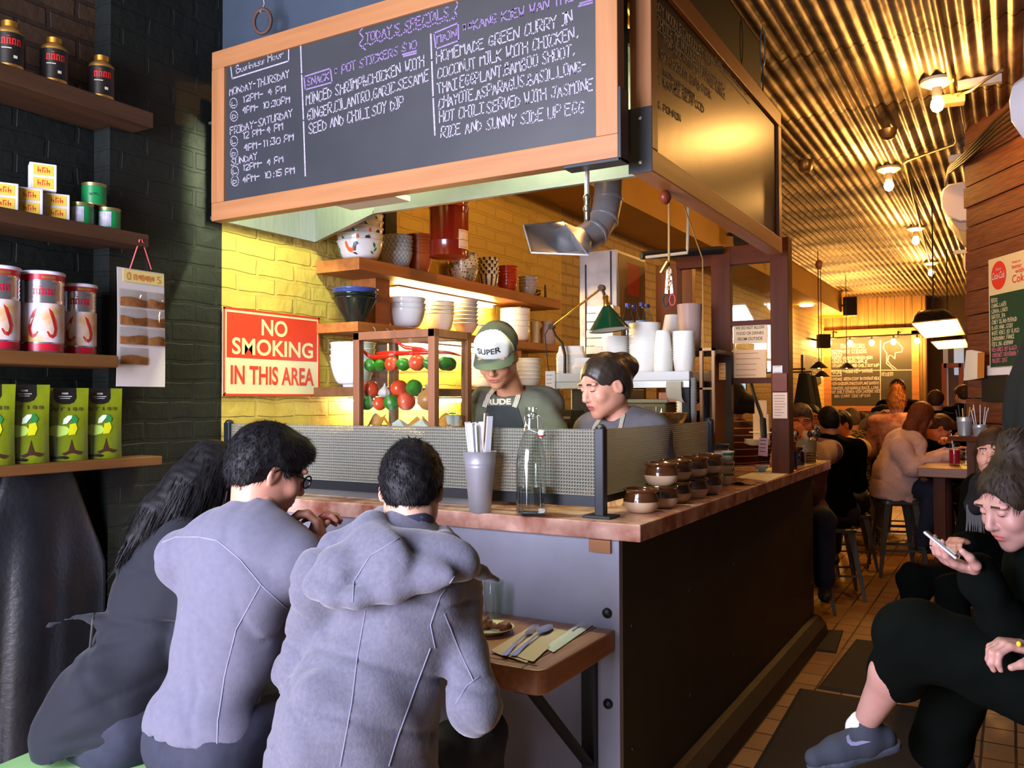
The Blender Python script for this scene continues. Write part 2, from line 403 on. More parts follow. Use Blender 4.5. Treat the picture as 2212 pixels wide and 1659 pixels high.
MB().span((0.75, -1.7, 0), (0.95, 4.85, 3.35)).build('wall_right', M('charcoal_wall', (34, 36, 33), 0.8), origin=(0.75, 0, 0), kind='structure')
A0=Vector((0.76, 4.83, 0));A1=Vector((-0.257, 6.57, 0));AD=(A1-A0).normalized();AN=Vector((-AD.y, AD.x, 0))
if AN.x>0:AN=-AN
w=MB();ln=(A1-A0).length;z=0.0;k=0
while z<3.3:
 h=0.145+0.02*math.sin(k*2.3);off=0.006*math.sin(k*5.1);e=0.012*math.sin(k*3.7)
 p0=A0+AN*off;p1=A1+AN*off+AD*e
 a=p0-AN*0.03;b_=p1-AN*0.03
 zt=min(z+h-0.007, 3.34)
 w.add([(p0.x, p0.y, z), (p1.x, p1.y, z), (b_.x, b_.y, z), (a.x, a.y, z), (p0.x, p0.y, zt), (p1.x, p1.y, zt), (b_.x, b_.y, zt), (a.x, a.y, zt)], [(0, 1, 2, 3), (4, 7, 6, 5), (0, 4, 5, 1), (1, 5, 6, 2), (2, 6, 7, 3), (3, 7, 4, 0)])
 z+=h;k+=1
m_planks=M('plank_wall_wood', (134, 80, 44), 0.6, var=((88, 48, 26), 2.2, 0.25), bump=(5, 0.4, 0.004), stretch=(3, 3, 34))
w.build('wall_right_planks', m_planks, origin=(A0.x, A0.y, 0), kind='structure')
bk=MB();q0=A0-AN*0.05;q1=A1-AN*0.05;r0=q0-AN*0.1;r1=q1-AN*0.1
bk.add([(v.x, v.y, zz)for zz in(0, 3.35)for v in(q0, q1, r1, r0)], [(0, 1, 2, 3), (4, 7, 6, 5), (0, 4, 5, 1), (1, 5, 6, 2), (2, 6, 7, 3), (3, 7, 4, 0)])
bk.build('wall_right_backing', m_dark, origin=(0, 0, 0), kind='structure')
MB().span((-0.2, 6.6, 0), (0.0, 17.5, 3.35)).build('wall_right_far', M('brown_wall', (92, 66, 40), 0.7, var=((70, 50, 30), 3)), origin=(-0.2, 6.6, 0), kind='structure')
w=MB();x=-3.0;k=0
while x<-1.32:
 wd_=0.15+0.03*math.sin(k*1.9);w.span((x, 16.7+0.004*(k%2), 0), (min(x+wd_-0.006, -1.3), 16.75, 3.34));x+=wd_;k+=1
w.build('wall_back', m_backplank, origin=(-2, 16.7, 0), kind='structure')
MB().span((-3.2, 16.76, 0), (-1.28, 16.86, 3.35)).build('wall_back_backing', m_dark, origin=(-2, 16.76, 0), kind='structure')
w=MB();w.span((-1.3, 17.6, 0), (-0.1, 17.7, 3.35));w.span((-1.34, 16.72, 0), (-1.28, 17.6, 3.35));w.build('wall_back_passage', M('passage_wall', (92, 74, 52), 0.7), origin=(-0.8, 17.6, 0), kind='structure')
MB().span((-3.0, 2.60, 2.86), (-1.12, 2.64, 3.31)).build('trim_2', m_blueblack, origin=(-2, 2.6, 2.86), kind='structure')
MB().span((-1.14, 2.6, 2.88), (-1.10, 4.45, 3.31)).build('trim_3', M('canopy_dark', (34, 36, 30), 0.7), origin=(-1.1, 3, 2.88), kind='structure')
MB().span((-1.22, 2.585, 2.27), (-1.074, 2.60, 3.3)).build('dark_gap_filler', M('canopy_dark'), origin=(-1.1, 2.5, 2.27), kind='structure')  # added dark filler that blacks out the bright gap between the chalkboards
# ================================================================ counter
m_marble=M('rose_marble', (222, 178, 158), 0.26, var=((146, 84, 62), 9, 0.16), bump=(20, 0.05), spec=0.5, coat=0.3)
SL=1.07
ct=thing('counter', 'L-shaped counter with rosy marble slab, zinc front and near-black side', 'counter', (-1.08, 2.517, 0))
sl=MB();sl.prism([(-2.98, 2.493), (-0.998, 2.493), (-0.998, 5.73), (-1.42, 5.73), (-1.42, 2.86), (-2.98, 2.86)], (0, 0, SL-0.055), (1, 0, 0), (0, 1, 0), 0.055)
sl.build('marble_slab', m_marble, ct, world=True, bevel=0.004)
MB().span((-2.98, 2.517, 0), (-1.08, 2.545, SL-0.055)).build('zinc_sheet', m_zinc, ct, world=True)
m_side=M('black_side_panel', (50, 48, 38), 0.55, var=((40, 39, 31), 4), bump=(40, 0.05), spec=0.4)
MB().span((-1.11, 2.547, 0.06), (-1.08, 5.57, SL-0.055)).build('dark_panel', m_side, ct, world=True)
MB().span((-1.40, 2.547, 0.0), (-1.36, 5.5, SL-0.055)).build('closing_panel', m_dark, ct, world=True)
MB().span((-1.36, 5.54, 0.0), (-1.11, 5.57, SL-0.055)).build('closing_panel', m_dark, ct, world=True)
k=MB();k.prism([(0, 0), (0.085, 0), (0.07, 0.07), (0.03, 0.115), (0, 0.12)], (-1.08, 5.58, 0), (1, 0, 0), (0, 0, 1), 3.06)
k.build('kick_moulding', M('stone_kick', (52, 44, 36), 0.6, var=((34, 30, 26), 22, 0.3), bump=(40, 0.3)), ct, world=True)
b=onY(1273, 1172, 2.51);MB().span((b.x, 2.505, b.z-0.028), (b.x+0.075, 2.517, b.z+0.012)).build('wood_block', m_frame, ct, world=True)
for px, py in((1312, 1324), (1314, 1520)):
 b=onY(px, py, 2.517);MB().lathe([(0.0165, 0), (0.016, 0.006), (0.011, 0.011), (0.0, 0.013)], 16, b, (0, -1, 0)).build('bolt', m_blackmetal, ct, world=True, smooth=40)
for yy in(2.62, 3.2, 3.8, 4.4, 5.0, 5.5):
 for zz in(0.32, 0.72):
  MB().lathe([(0.011, 0), (0.010, 0.004), (0.0, 0.007)], 10, (-1.08, yy, zz), (1, 0, 0)).build('bolt', m_blackmetal, ct, world=True, smooth=40)
tb=thing('shelf_table', 'low butcher-block table bracketed to the zinc counter front', 'table', (-1.9, 2.27, 0))
def rc(x0, y0, x1, y1, r):
 out=[]
 for cx, cy_, a0 in((x1-r, y0+r, -90), ):
  for i in range(7):
   a=math.radians(a0+i*15);out.append((cx+r*math.cos(a), cy_+r*math.sin(a)))
 return[(x0, y0)]+out+[(x1, y1), (x0, y1)]
m_block=M('butcher_block', (168, 116, 84), 0.4, var=((132, 84, 56), 3, 0.25), bump=(6, 0.1), stretch=(14, 1, 14))
MB().prism(rc(-2.75, 2.03, -1.095, 2.515, 0.035), (0, 0, 0.66), (1, 0, 0), (0, 1, 0), 0.07).build('table_top', m_block, tb, world=True, bevel=0.006)
e=MB();e.span((-2.75, 2.065, 0.7295), (-1.13, 2.068, 0.7312));e.span((-1.16, 2.03, 0.7295), (-1.157, 2.51, 0.7312));e.build('inlay_groove', M('groove', (70, 44, 28), 0.6), tb, world=True)
for xx in(-1.18, -2.5):
 br=MB();br.span((xx-0.025, 2.07, 0.645), (xx+0.025, 2.515, 0.66));br.span((xx-0.025, 2.497, 0.2), (xx+0.025, 2.515, 0.65));br.bar((xx, 2.12, 0.64), (xx, 2.49, 0.30), 0.04, 0.012, (1, 0, 0))
 br.build('bracket', m_black, tb, world=True)
# ================================================================ glass rail on the counter
gr=thing('sneeze_guard', 'rippled glass sneeze guard on black posts around the counter', 'sneeze guard', (-1.177, 2.596, SL))
def ripple_glass(name, horizontal=False):
 m=bpy.data.materials.new(name);m.use_nodes=True;nt=m.node_tree;L=nt.links.new
 b=nt.nodes['Principled BSDF'];b.inputs['Base Color'].default_value=lin((236, 236, 214));b.inputs['Roughness'].default_value=0.2
 b.inputs['Transmission Weight'].default_value=0.38;b.inputs['IOR'].default_value=1.3
 tc=nt.nodes.new('ShaderNodeTexCoord');sp=nt.nodes.new('ShaderNodeSeparateXYZ');L(tc.outputs['Object'], sp.inputs[0])
 outs=[]
 for ax, f in((('X', 620), ('Z', 560))if not horizontal else(('Z', 800), )):
  mu=nt.nodes.new('ShaderNodeMath');mu.operation='MULTIPLY';mu.inputs[1].default_value=f;L(sp.outputs[ax], mu.inputs[0])
  si=nt.nodes.new('ShaderNodeMath');si.operation='SINE';L(mu.outputs[0], si.inputs[0]);outs.append(si.outputs[0])
 h=outs[0]
 if len(outs)==2:
  mm=nt.nodes.new('ShaderNodeMath');mm.operation='MAXIMUM';L(outs[0], mm.inputs[0]);L(outs[1], mm.inputs[1]);h=mm.outputs[0]
 bp=nt.nodes.new('ShaderNodeBump');bp.inputs['Strength'].default_value=0.35 if horizontal else 1.0;bp.inputs['Distance'].default_value=0.003 if horizontal else 0.010;L(h, bp.inputs['Height']);L(bp.outputs[0], b.inputs['Normal'])
 tr=nt.nodes.new('ShaderNodeBsdfTransparent');mx=nt.nodes.new('ShaderNodeMixShader');mx.inputs[0].default_value=0.28;L(b.outputs[0], mx.inputs[1]);L(tr.outputs[0], mx.inputs[2]);L(mx.outputs[0], nt.nodes['Material Output'].inputs[0])
 return m
MB().span((-2.93, 2.594, 1.139), (-1.195, 2.600, 1.361)).build('glass_pane', ripple_glass('rippled_glass'), gr, world=True)
MB().span((-1.180, 2.615, 1.139), (-1.174, 3.75, 1.361)).build('glass_pane', ripple_glass('ribbed_glass', True), gr, world=True)
MB().span((-2.93, 2.606, 1.100), (-1.195, 2.622, 1.142)).build('base_rail', m_blackmetal, gr, world=True)
MB().span((-1.192, 2.62, 1.112), (-1.184, 3.75, 1.140)).build('base_rail', m_blackmetal, gr, world=True)
for(x, y)in((-1.177, 2.596), (-2.945, 2.596), (-1.177, 3.775)):
 po=MB();po.box((x, y, SL+0.15), (0.034, 0.034, 0.29));pb=po.build('post', m_blackmetal, gr, world=True, bevel=0.004)
 MB().box((x, y, SL+0.0045), (0.10, 0.085, 0.008)).build('base_plate', m_blackmetal, gr, world=True, bevel=0.002)
 MB().lathe([(0.0185, 0), (0.0185, 0.006), (0.012, 0.013), (0, 0.016)], 12, (x, y, SL+0.293)).build('post_cap', m_blackmetal, gr, world=True, smooth=40)
# ================================================================ chalkboards
SF={'B':'0007 0737 3725 2504|2504 2543 4341 4130 3000', 'C':'4627 2716 1601 0110 1030 3041', 'D':'0007 0725 2544 4442 4220 2000', 'E':'4707 0700 0040|0434', 'F':'0007 0747|0434', 'G':'4627 2716 1602 0211 1130 3042 4243 4323', 'H':'0007|4047|0444', 'I':'0747|2720|0040', 'J':'1747|3732 3220 2010 1002', 'K':'0007|4704 0440', 'L':'0700 0040', 'M':'0007 0724 2447 4740', 'N':'0007 0740 4047', 'O':'2706 0601 0120 2041 4146 4627', 'P':'0007 0737 3746 4644 4433 3303', 'Q':'2706 0601 0120 2041 4146 4627|2340', 'R':'0007 0737 3746 4644 4433 3303|1340', 'S':'4637 3716 1605 0532 3241 4130 3010 1001', 'T':'0747|2720', 'U':'0701 0110 1030 3041 4147', 'V':'0720 2047', 'W':'0710 1024 2430 3047', 'X':'0047|0740', 'Y':'0724 2447|2420', 'Z':'0747 4700 0040', '0':'2706 0601 0120 2041 4146 4627', '1':'1627 2720', '2':'0627 2746 4644 4400 0040', '3':'0747 4724 2442 4230 3001', '4':'3037 3703 0343', '5':'4707 0704 0434 3442 4230 3001', '6':'4727 2703 0301 0120 2041 4143 4324 2403', '7':'0747 4720', '8':'2706 0645 4541 4120 2001 0142 4246 4627', '9':'4544 4423 2305 0527 2746 4640', '-':'0434', '.':'1011', ',':'2110', "'":'2725', ':':'2120|2524', '/':'0047', '&':'4006 0617 1726 2602 0210 1020 2043', '*':'1525|2622|1632|1236', '$':'4637 3716 1605 0532 3241 4130 3010 1001|2827', '(':'3726 2621 2130', ')':'1726 2621 2110', '+':'0434|2622', '!':'2722|2021', 'b':'0700|0323 2332 3231 3120 2000', 'u':'0301 0110 1030 3031|3330', 's':'3323 2302 0231 3120 2000', 'i':'1310|1514', 'n':'0300|0223 2332 3230', 'e':'0232 3223 2313 1302 0201 0110 1030', 'o':'1302 0201 0110 1020 2031 3132 3223 2313', 'r':'0300|0223 2333', 't':'1611 1120|0434', 'a':'3313 1302 0201 0110 1020 2031|3330', 'g':'3313 1302 0201 0110 1031|3331 3100'}
_adv={'I':3.6, 'i':2.2, '1':3.2, '.':2.2, ',':2.6, "'":2.6, ':':2.8, ' ':3.2, 'M':5.2, 'W':5.2, 't':3.4, 'r':3.8}
def strokes(ch):
 if ch=='A':return[[(0, 0), (2, 7), (4, 0)], [(1, 2.6), (3, 2.6)]]
 out=[]
 for poly in SF.get(ch, '').split('|'):
  pts=[]
  for seg in poly.split():
   a, b=(int(seg[0]), int(seg[1])), (int(seg[2]), int(seg[3]))
   if not pts:pts.append(a)
   pts.append(b)
  if pts:out.append(pts)
 return out
def ribbon(mb, pts, wd, nrm, lift=0.0012):
 """a thin chalk line of width wd through 3-D points, lying on a surface with normal nrm"""
 n=Vector(nrm)
 for a, b in zip(pts[:-1], pts[1:]):
  a, b=Vector(a), Vector(b);d=b-a
  if d.length<1e-5:continue
  sd=d.normalized().cross(n)*(wd/2);e=d.normalized()*(wd*0.3);L_=n*lift
  mb.add([a-e-sd+L_, a-e+sd+L_, b+e+sd+L_, b+e-sd+L_], [(0, 1, 2, 3)])
def write(mb, s, p0, p1, h, nrm, wd, rnd, fit=True, jit=0.10):
 """one handwritten line from p0 towards p1, capital height h"""
 p0, p1=Vector(p0), Vector(p1);X=(p1-p0).normalized();n=Vector(nrm);Y=n.cross(X).normalized()
 if Y.z<0:Y=-Y
 adv=[_adv.get(c, 5.0 if not c.islower()else 4.2)for c in s];tot=sum(adv)-1.0
 u=(p1-p0).length/tot if fit else h/7.0
 x=0.0
 for c, a in zip(s, adv):
  dy=rnd.uniform(-jit, jit)*h*0.5;sl=rnd.uniform(-0.05, 0.10);sc=rnd.uniform(0.93, 1.08)
  for st in strokes(c):
   pts=[]
   for(gx, gy)in st:
    gx+=rnd.uniform(-0.22, 0.22);gy+=rnd.uniform(-0.22, 0.22)
    yy=gy/7.0*h*sc+dy
    pts.append(p0+X*((x+gx)*u+sl*yy)+Y*yy)
   ribbon(mb, pts, wd, nrm)
  x+=a
YB=2.445
FB0=onY(456, 480, YB);FB1=onY(1335, 338, YB)
zb, zt=2.212, 2.925;xl, xr=FB0.x, FB1.x
fb=thing('specials_chalkboard', 'wide wood-framed specials chalkboard hung above the front counter', 'chalkboard', ((xl+xr)/2, YB, zb))
fw=0.075
MB().span((xl+fw-0.01, YB+0.012, zb+fw-0.01), (xr-fw+0.01, YB+0.03, zt-fw+0.01)).build('slate', m_slate, fb, world=True)
for z_ in(zb, zt-fw):MB().span((xl, YB, z_), (xr, YB+0.055, z_+fw)).build('frame_rail', m_frame, fb, world=True, bevel=0.003)
m_up=wood('honey_wood_upright', (176, 122, 78), (150, 100, 60), 'Z', 9, 0.45, 16, 0.12)
for x_ in(xl, xr-fw):MB().span((x_, YB-0.001, zb+fw), (x_+fw, YB+0.055, zt-fw)).build('frame_stile', m_up, fb, world=True, bevel=0.003)
f=MB();f.span((xr+0.001, YB-0.004, zb-0.012), (xr+0.012, YB+0.06, zb+0.22));f.span((xr-0.19, YB-0.004, zb-0.012), (xr+0.012, YB+0.06, zb-0.001));f.build('corner_bracket', m_blackmetal, fb, world=True, bevel=0.002)
rnd=random.Random(3);NF=(0, -1, 0)
def fl(px, py):return onY(px, py, YB+0.012)
def line(mb, s, a, b, hp, wd=0.0046):
 p0=fl(*a);p1=fl(*b);h=hp*0.80*depth(p0)/F_
 write(mb, s, p0, p1, h, NF, wd, rnd)
wc=MB()
for s, a, b, h in(('Business Hour', (511, 158), (612, 123), 21), ('MONDAY-THURSDAY', (496, 207), (625, 167), 19), ('12PM- 4 PM', (524, 222), (617, 197), 17), ('4PM- 10:30PM', (524, 246), (626, 222), 17), ('FRIDAY-SATURDAY', (498, 291), (632, 252), 19), ('12 PM-4 PM', (524, 301), (612, 280), 17), ('4PM-11:30 PM', (527, 327), (634, 303), 17), ('SUNDAY', (500, 358), (556, 343), 17), ('12PM- 4 PM', (524, 369), (612, 350), 16), ('4PM- 10:15 PM', (524, 395), (637, 374), 17), ('MINCED SHRIMP&CHICKEN WITH', (662, 228), (916, 144), 27), ('GINGER,CILANTRO,GARIC,SESAME', (664, 261), (926, 175), 27), ('SEED AND CHILI SOY DIP', (668, 290), (872, 232), 27), ('HOMEMADE GREEN CURRY IN', (944, 136), (1237, 48), 29), ('COCONUT MILK WITH CHICKEN,', (946, 170), (1248, 82), 29), ('THAI EGGPLANT,BAMBOO SHOOT,', (946, 204), (1240, 120), 29), ('CHAYOTE,ASPARAGUS,BASIL,LONG-', (948, 235), (1268, 152), 29), ('HOT CHILI SERVED WITH JASMINE', (950, 266), (1280, 194), 29), ('RICE AND SUNNY SIDE UP EGG', (952, 298), (1262, 244), 29)):
 line(wc, s, a, b, h)
def poly(mb, pts, wd=0.006, fn=fl, n=NF):ribbon(mb, [fn(*p)for p in pts], wd, n)
poly(wc, [(650, 100), (652, 160), (656, 260), (660, 380)], 0.007)
poly(wc, [(931, 74), (933, 130), (936, 210), (940, 292)], 0.007)
poly(wc, [(499, 145), (502, 170), (624, 132), (624, 106)])
for(cx, cy_, ch)in((505, 223, 'L'), (506, 251, 'D'), (506, 305, 'L'), (506, 331, 'D'), (508, 370, 'L'), (508, 391, 'D')):
 poly(wc, [(cx+8*math.cos(a*PI/6), cy_+11*math.sin(a*PI/6))for a in range(13)], 0.004)
 line(wc, ch, (cx-4, cy_+6), (cx+4, cy_+4), 11, 0.004)
wc.build('chalk_writing', m_chalk, fb, world=True)
vc=MB()
for s, a, b, h in(("TODAY'S SPECIALS", (790, 92), (970, 36), 25), ('* POT STICKERS', (722, 165), (860, 118), 22), ('$10', (868, 112), (900, 104), 22), ('SNACK', (664, 186), (711, 172), 20), ('MAIN', (944, 94), (986, 80), 22), ('**KANG KIEW WAN THE', (998, 72), (1238, 2), 24)):
 line(vc, s, a, b, h)
poly(vc, [(657, 166), (714, 148), (718, 178), (660, 194), (657, 166)]);poly(vc, [(938, 72), (990, 50), (991, 88), (942, 106), (938, 72)])
poly(vc, [(870, 118), (900, 110)]);poly(vc, [(872, 122), (900, 115)])
pts=[]
for i in range(40):
 x=782+i*5.2;y=104-i*1.56;pts.append((x, y-7*abs(math.sin(i*0.78))))
poly(vc, pts, 0.005);poly(vc, [(785, 60), (776, 70), (786, 82), (776, 96), (790, 108)], 0.005);poly(vc, [(985, 0), (990, 10), (982, 24), (988, 34), (980, 42)], 0.005)
poly(vc, [(1253, 8), (1280, 0)]);poly(vc, [(1250, 14), (1280, 6)])
vc.build('violet_chalk_writing', m_chalk2, fb, world=True)
ring_c=onY(567, 46, YB+0.05)
rg=thing('hanging_ring', 'rusty iron ring and hook holding up the specials chalkboard', 'ring', ring_c)
MB().tube([ring_c+Vector((0.036*math.cos(a*PI/12), 0.012*math.cos(a*PI/12), 0.05*math.sin(a*PI/12)))for a in range(24)], 0.0075, 8, True).build('ring', M('rusty_iron', (92, 66, 56), 0.7, 0.4), rg, world=True, smooth=60)
MB().tube([ring_c+Vector((0.0, -0.012, 0.035)), ring_c+Vector((0.0, 0.0, 0.047)), ring_c+Vector((0.003, 0.008, 0.075)), ring_c+Vector((0.0, 0.0, 0.11)), ring_c+Vector((0.004, 0.004, 0.42))], 0.004, 8).build('hook', m_galv, rg, world=True, smooth=60)
XS=-0.995
p0=onX(1408, 362, XS);y0=p0.y;p1=onX(1690, 545, XS);y1=p1.y
zb2, zt2=2.20, 2.915;th=0.075
sb=thing('noodle_chalkboard', 'long wood-framed noodle menu chalkboard facing the aisle', 'chalkboard', (XS, (y0+y1)/2, zb2))
MB().span((XS-0.03, y0+0.05, zb2+0.06), (XS-0.016, y1-0.05, zt2-0.06)).build('slate', m_slate2, sb, world=True)
for z_ in(zb2, zt2-fw):MB().span((XS-th, y0, z_), (XS, y1, z_+fw)).build('frame_rail', m_frameY, sb, world=True, bevel=0.003)
for y_ in(y0, y1-0.06):MB().span((XS-th, y_, zb2+fw), (XS, y_+0.06, zt2-fw)).build('frame_stile', m_up, sb, world=True, bevel=0.003)
f=MB();f.span((XS-th-0.004, y0-0.006, zb2-0.004), (XS+0.004, y0-0.0005, zb2+0.21));cbk=f.build('corner_bracket', m_blackmetal, sb, world=True, bevel=0.002)
for zz in(0.03, 0.175):MB().lathe([(0.006, 0), (0.0, 0.003)], 8, (XS-th/2, y0-0.006, zb2+zz), (0, -1, 0)).build('screw', m_steel, cbk, world=True)
NS=(1, 0, 0);XC=XS-0.016
def sl_(px, py):return onX(px, py, XC)
sc_=MB()
for s, a, b, hp in(('DRY NOODLES/NOODLES SOUP', (1416, 20), (1540, 148), 22), ('CHOICE OF NOODLES', (1420, 58), (1506, 138), 24), ('THIN RICE NOODLES/FLAT RICE NOODLE', (1432, 92), (1566, 215), 15), ('1. RATCHABURI CRAB-PORK', (1415, 118), (1536, 216), 20), ('EGG NOODLES/', (1514, 150), (1566, 200), 14), ('2. KRABI SEAFOOD', (1416, 176), (1520, 244), 18), ('PURE THAI NOODLES', (1544, 132), (1612, 205), 20), ('JUMBO LUMP 3 SHRIMP', (1432, 160), (1500, 214), 10), ('3. POHNIN', (1418, 232), (1470, 262), 14)):
 p_0=sl_(*a);p_1=sl_(*b);write(sc_, s, p_0, p_1, hp*depth(p_0)/F_, NS, 0.0055, rnd)
poly(sc_, [(1416, 28), (1508, 118), (1510, 148), (1418, 62), (1416, 28)], 0.004, sl_, NS)
poly(sc_, [(1536, 92), (1539, 132), (1618, 225)], 0.004, sl_, NS)
sc_.build('chalk_writing', M('chalk_side', (226, 208, 170), 0.95), sb, world=True)
tp=onX(1647, 60, -1.03);bt=onX(1640, 200, -1.03)
tk=thing('turnbuckle', 'steel turnbuckle and hook hanging the noodle chalkboard from the ceiling', 'turnbuckle', bt)
MB().tube([Vector((tp.x, tp.y, tp.z+0.0))+Vector((0.012*math.cos(a), 0, -0.10+0.09*math.sin(a)))for a in[i*PI/12 for i in range(24)]], 0.004, 6, True).build('body', m_galv, tk, world=True, smooth=60)
m_=MB();m_.tube([(tp.x, tp.y, CEIL-0.01), (tp.x, tp.y, tp.z-0.02)], 0.003, 6);m_.tube([(tp.x, tp.y, tp.z-0.18), (tp.x, tp.y, bt.z), (tp.x+0.012, tp.y+0.02, bt.z-0.03), (tp.x, tp.y+0.01, zt2-0.01)], 0.004, 6);m_.build('rod', m_galv, tk, world=True, smooth=60)
X_=-2.985
s0=onX(482, 662, X_);s1=onX(690, 856, X_)
ns=thing('no_smoking_sign', 'red and cream NO SMOKING sign on the yellow brick wall', 'sign', (X_, (s0.y+s1.y)/2, s1.z))
yA, yB, zA, zB=s0.y, s1.y, s1.z, s0.z
MB().span((X_-0.006, yA, zA), (X_, yB, zB)).build('panel', M('sign_cream', (236, 224, 178), 0.35), ns, world=True, bevel=0.002)
m_red=M('sign_red', (226, 66, 44), 0.35)
r=MB();g=0.010
for a, b in(((yA, zA), (yB, zA+g)), ((yA, zB-g), (yB, zB)), ((yA, zA), (yA+g, zB)), ((yB-g, zA), (yB, zB))):r.span((X_, a[0], a[1]), (X_+0.001, b[0], b[1]))
zm=zA+(zB-zA)*0.435
r.span((X_, yA+0.02, zm), (X_+0.001, yB-0.02, zB-0.02))
r.text('IN THIS AREA', (X_+0.0005, (yA+yB)/2, zA+0.055), (0, 1, 0), (0, 0, 1), w=(yB-yA)*0.86, h=0.085, bold=0.022, t=0.001, align='C')
r.build('red_print', m_red, ns, world=True)
t_=MB()
t_.text('NO', (X_+0.0012, (yA+yB)/2, zm+0.112), (0, 1, 0), (0, 0, 1), w=(yB-yA)*0.27, h=0.075, bold=0.022, align='C')
t_.text('SMOKING', (X_+0.0012, (yA+yB)/2, zm+0.018), (0, 1, 0), (0, 0, 1), w=(yB-yA)*0.84, h=0.075, bold=0.022, align='C')
t_.build('cream_print', M('sign_cream_print', (240, 226, 170), 0.4), ns, world=True)
for yy in(yA+0.012, yB-0.012):
 MB().lathe([(0.004, 0), (0.0, 0.002)], 8, (X_+0.001, yy, zA+0.012), (1, 0, 0)).build('nail', m_black, ns, world=True)
# ================================================================ kitchen shelves on the brick wall
def bracketed_shelf(name, label, top, th, y0, y1, x1, mat, posts, extra=None):
 t=thing(name, label, 'shelf', ((x1-3.0)/2, (y0+y1)/2, top-th))
 MB().span((-2.998, y0, top-th), (x1, y1, top)).build('board', mat, t, world=True, bevel=0.003)
 for(ya, yb, za, xb)in posts:
  MB().span((-2.998, ya, za), (xb, yb, top-th)).build('support', mat, t, world=True, bevel=0.002)
 return t
UZ, MZ, LZ=2.157, 1.842, 1.525
sh_u=bracketed_shelf('wall_shelf', 'thick timber wall shelf carrying patterned bowls, uppermost in the kitchen', UZ, 0.062, 3.19, 5.34, -2.72, m_shelfwood, ((3.46, 3.58, MZ+0.001, -2.84), (5.02, 5.12, MZ+0.001, -2.86)))
sh_m=bracketed_shelf('wall_shelf', 'timber wall shelf of plain white and dark bowls, middle of the kitchen shelves', MZ, 0.048, 3.18, 5.34, -2.72, m_shelfwood, ((3.46, 3.56, LZ+0.001, -2.84), (5.02, 5.12, LZ+0.001, -2.86)))
sh_l=bracketed_shelf('wall_shelf', 'dark timber wall shelf behind the glass case, lowest in the kitchen', LZ, 0.045, 3.16, 5.34, -2.70, wood('lower_shelf_wood', (120, 78, 44), (92, 58, 32), 'Y', 8, 0.5, 16, 0.15), ())
m_tube=M('lit_tube', (255, 240, 200), 0.5, emit=((255, 216, 140), 240))
for nm, lab, z, y0, y1 in(('strip_lamp', 'glowing strip lamp under the uppermost kitchen shelf', UZ-0.064, 3.75, 4.75), ('strip_lamp', 'glowing strip lamp under the middle kitchen shelf, behind the glass case', MZ-0.050, 3.75, 4.6), ('strip_lamp', 'glowing strip lamp under the lowest kitchen shelf, behind the glass case', LZ-0.047, 3.4, 4.4)):
 t=thing(nm, lab, 'lamp', (-2.93, (y0+y1)/2, z-0.03))
 MB().span((-2.96, y0-0.02, z-0.008), (-2.90, y1+0.02, z)).build('housing', m_white, t, world=True)
 MB().cyl((-2.93, y0, z-0.02), (-2.93, y1, z-0.02), 0.011, n=10).build('tube', m_tube, t, world=True, smooth=60)
def bowl_prof(r, h, rf, kind='round', t=0.004):
 o=[]
 if kind=='round':
  for i in range(10):
   t_=i/9
   o.append((rf+(r-rf)*t_**0.62, 0.012+(h-0.016)*t_**1.75))
 elif kind=='cone':
  o=[(rf, 0.010), (rf+(r-rf)*0.5, h*0.5), (r*0.98, h*0.94), (r, h)]
 elif kind=='square':
  for i in range(9):
   a=i/8*PI/2
   o.append((rf+(r-rf)*math.sin(a)**0.55, 0.008+(h-0.008)*(1-math.cos(a))**1.15))
 o=o[:-1]+[(o[-1][0]-0.0015, h-0.007), (r+0.0022, h-0.005), (r+0.0028, h-0.002), (r+0.001, h)]
 out=[(rf*0.96, 0.0), (rf, 0.004)]+o
 inn=[(max(a-t, 0.004), b+t*0.6)for a, b in reversed(o[1:-3])]
 return out+[(r-t*0.4, h+0.0015)]+inn[0:]+[(0.0, 0.012+t)]
def bowl(name, cat, r, h, rf, kind, mat, n=28, sub=None):
 def fn():
  o=MB().lathe(bowl_prof(r, h, rf, kind), n).build(name, mat, smooth=50, origin=(0, 0, 0), cat=cat)
  if sub:sub(o)
  return o
 return fn
def surf_r(prof, z):
 best=prof[0][0]
 for(a, za), (b, zb_)in zip(prof[:-1], prof[1:]):
  if zb_<za:break
  if za<=z<=zb_:return a+(b-a)*(z-za)/max(zb_-za, 1e-6)
  best=b
 return best
def decal(prof, shapes, lift=0.0012):
 """little painted shapes wrapped on a bowl: each a list of (angle in metres along the wall, height) outlines"""
 mb=MB()
 rmax=max(a for a, _ in prof)
 for a0, pts in shapes:
  vs=[]
  for(x, z)in pts:
   r=surf_r(prof, z)+lift;a=a0+x/rmax
   vs.append((r*math.cos(a), r*math.sin(a), z))
  n=len(vs);cx=sum(v[0]for v in vs)/n;cyy=sum(v[1]for v in vs)/n;cz=sum(v[2]for v in vs)/n
  rr=math.hypot(cx, cyy);k=(surf_r(prof, cz)+lift)/max(rr, 1e-6)
  mb.add(vs+[(cx*k, cyy*k, cz)], [(i, (i+1)%n, n)for i in range(n)])
 return mb
m_por=M('white_porcelain', (232, 232, 226), 0.14, spec=0.6, coat=0.3)
m_org=M('rooster_orange', (234, 108, 44), 0.3);m_lf=M('leaf_green', (46, 120, 62), 0.3);m_tail=M('rooster_tail', (60, 60, 68), 0.3)
VA=math.atan2(-3.3, 2.86)
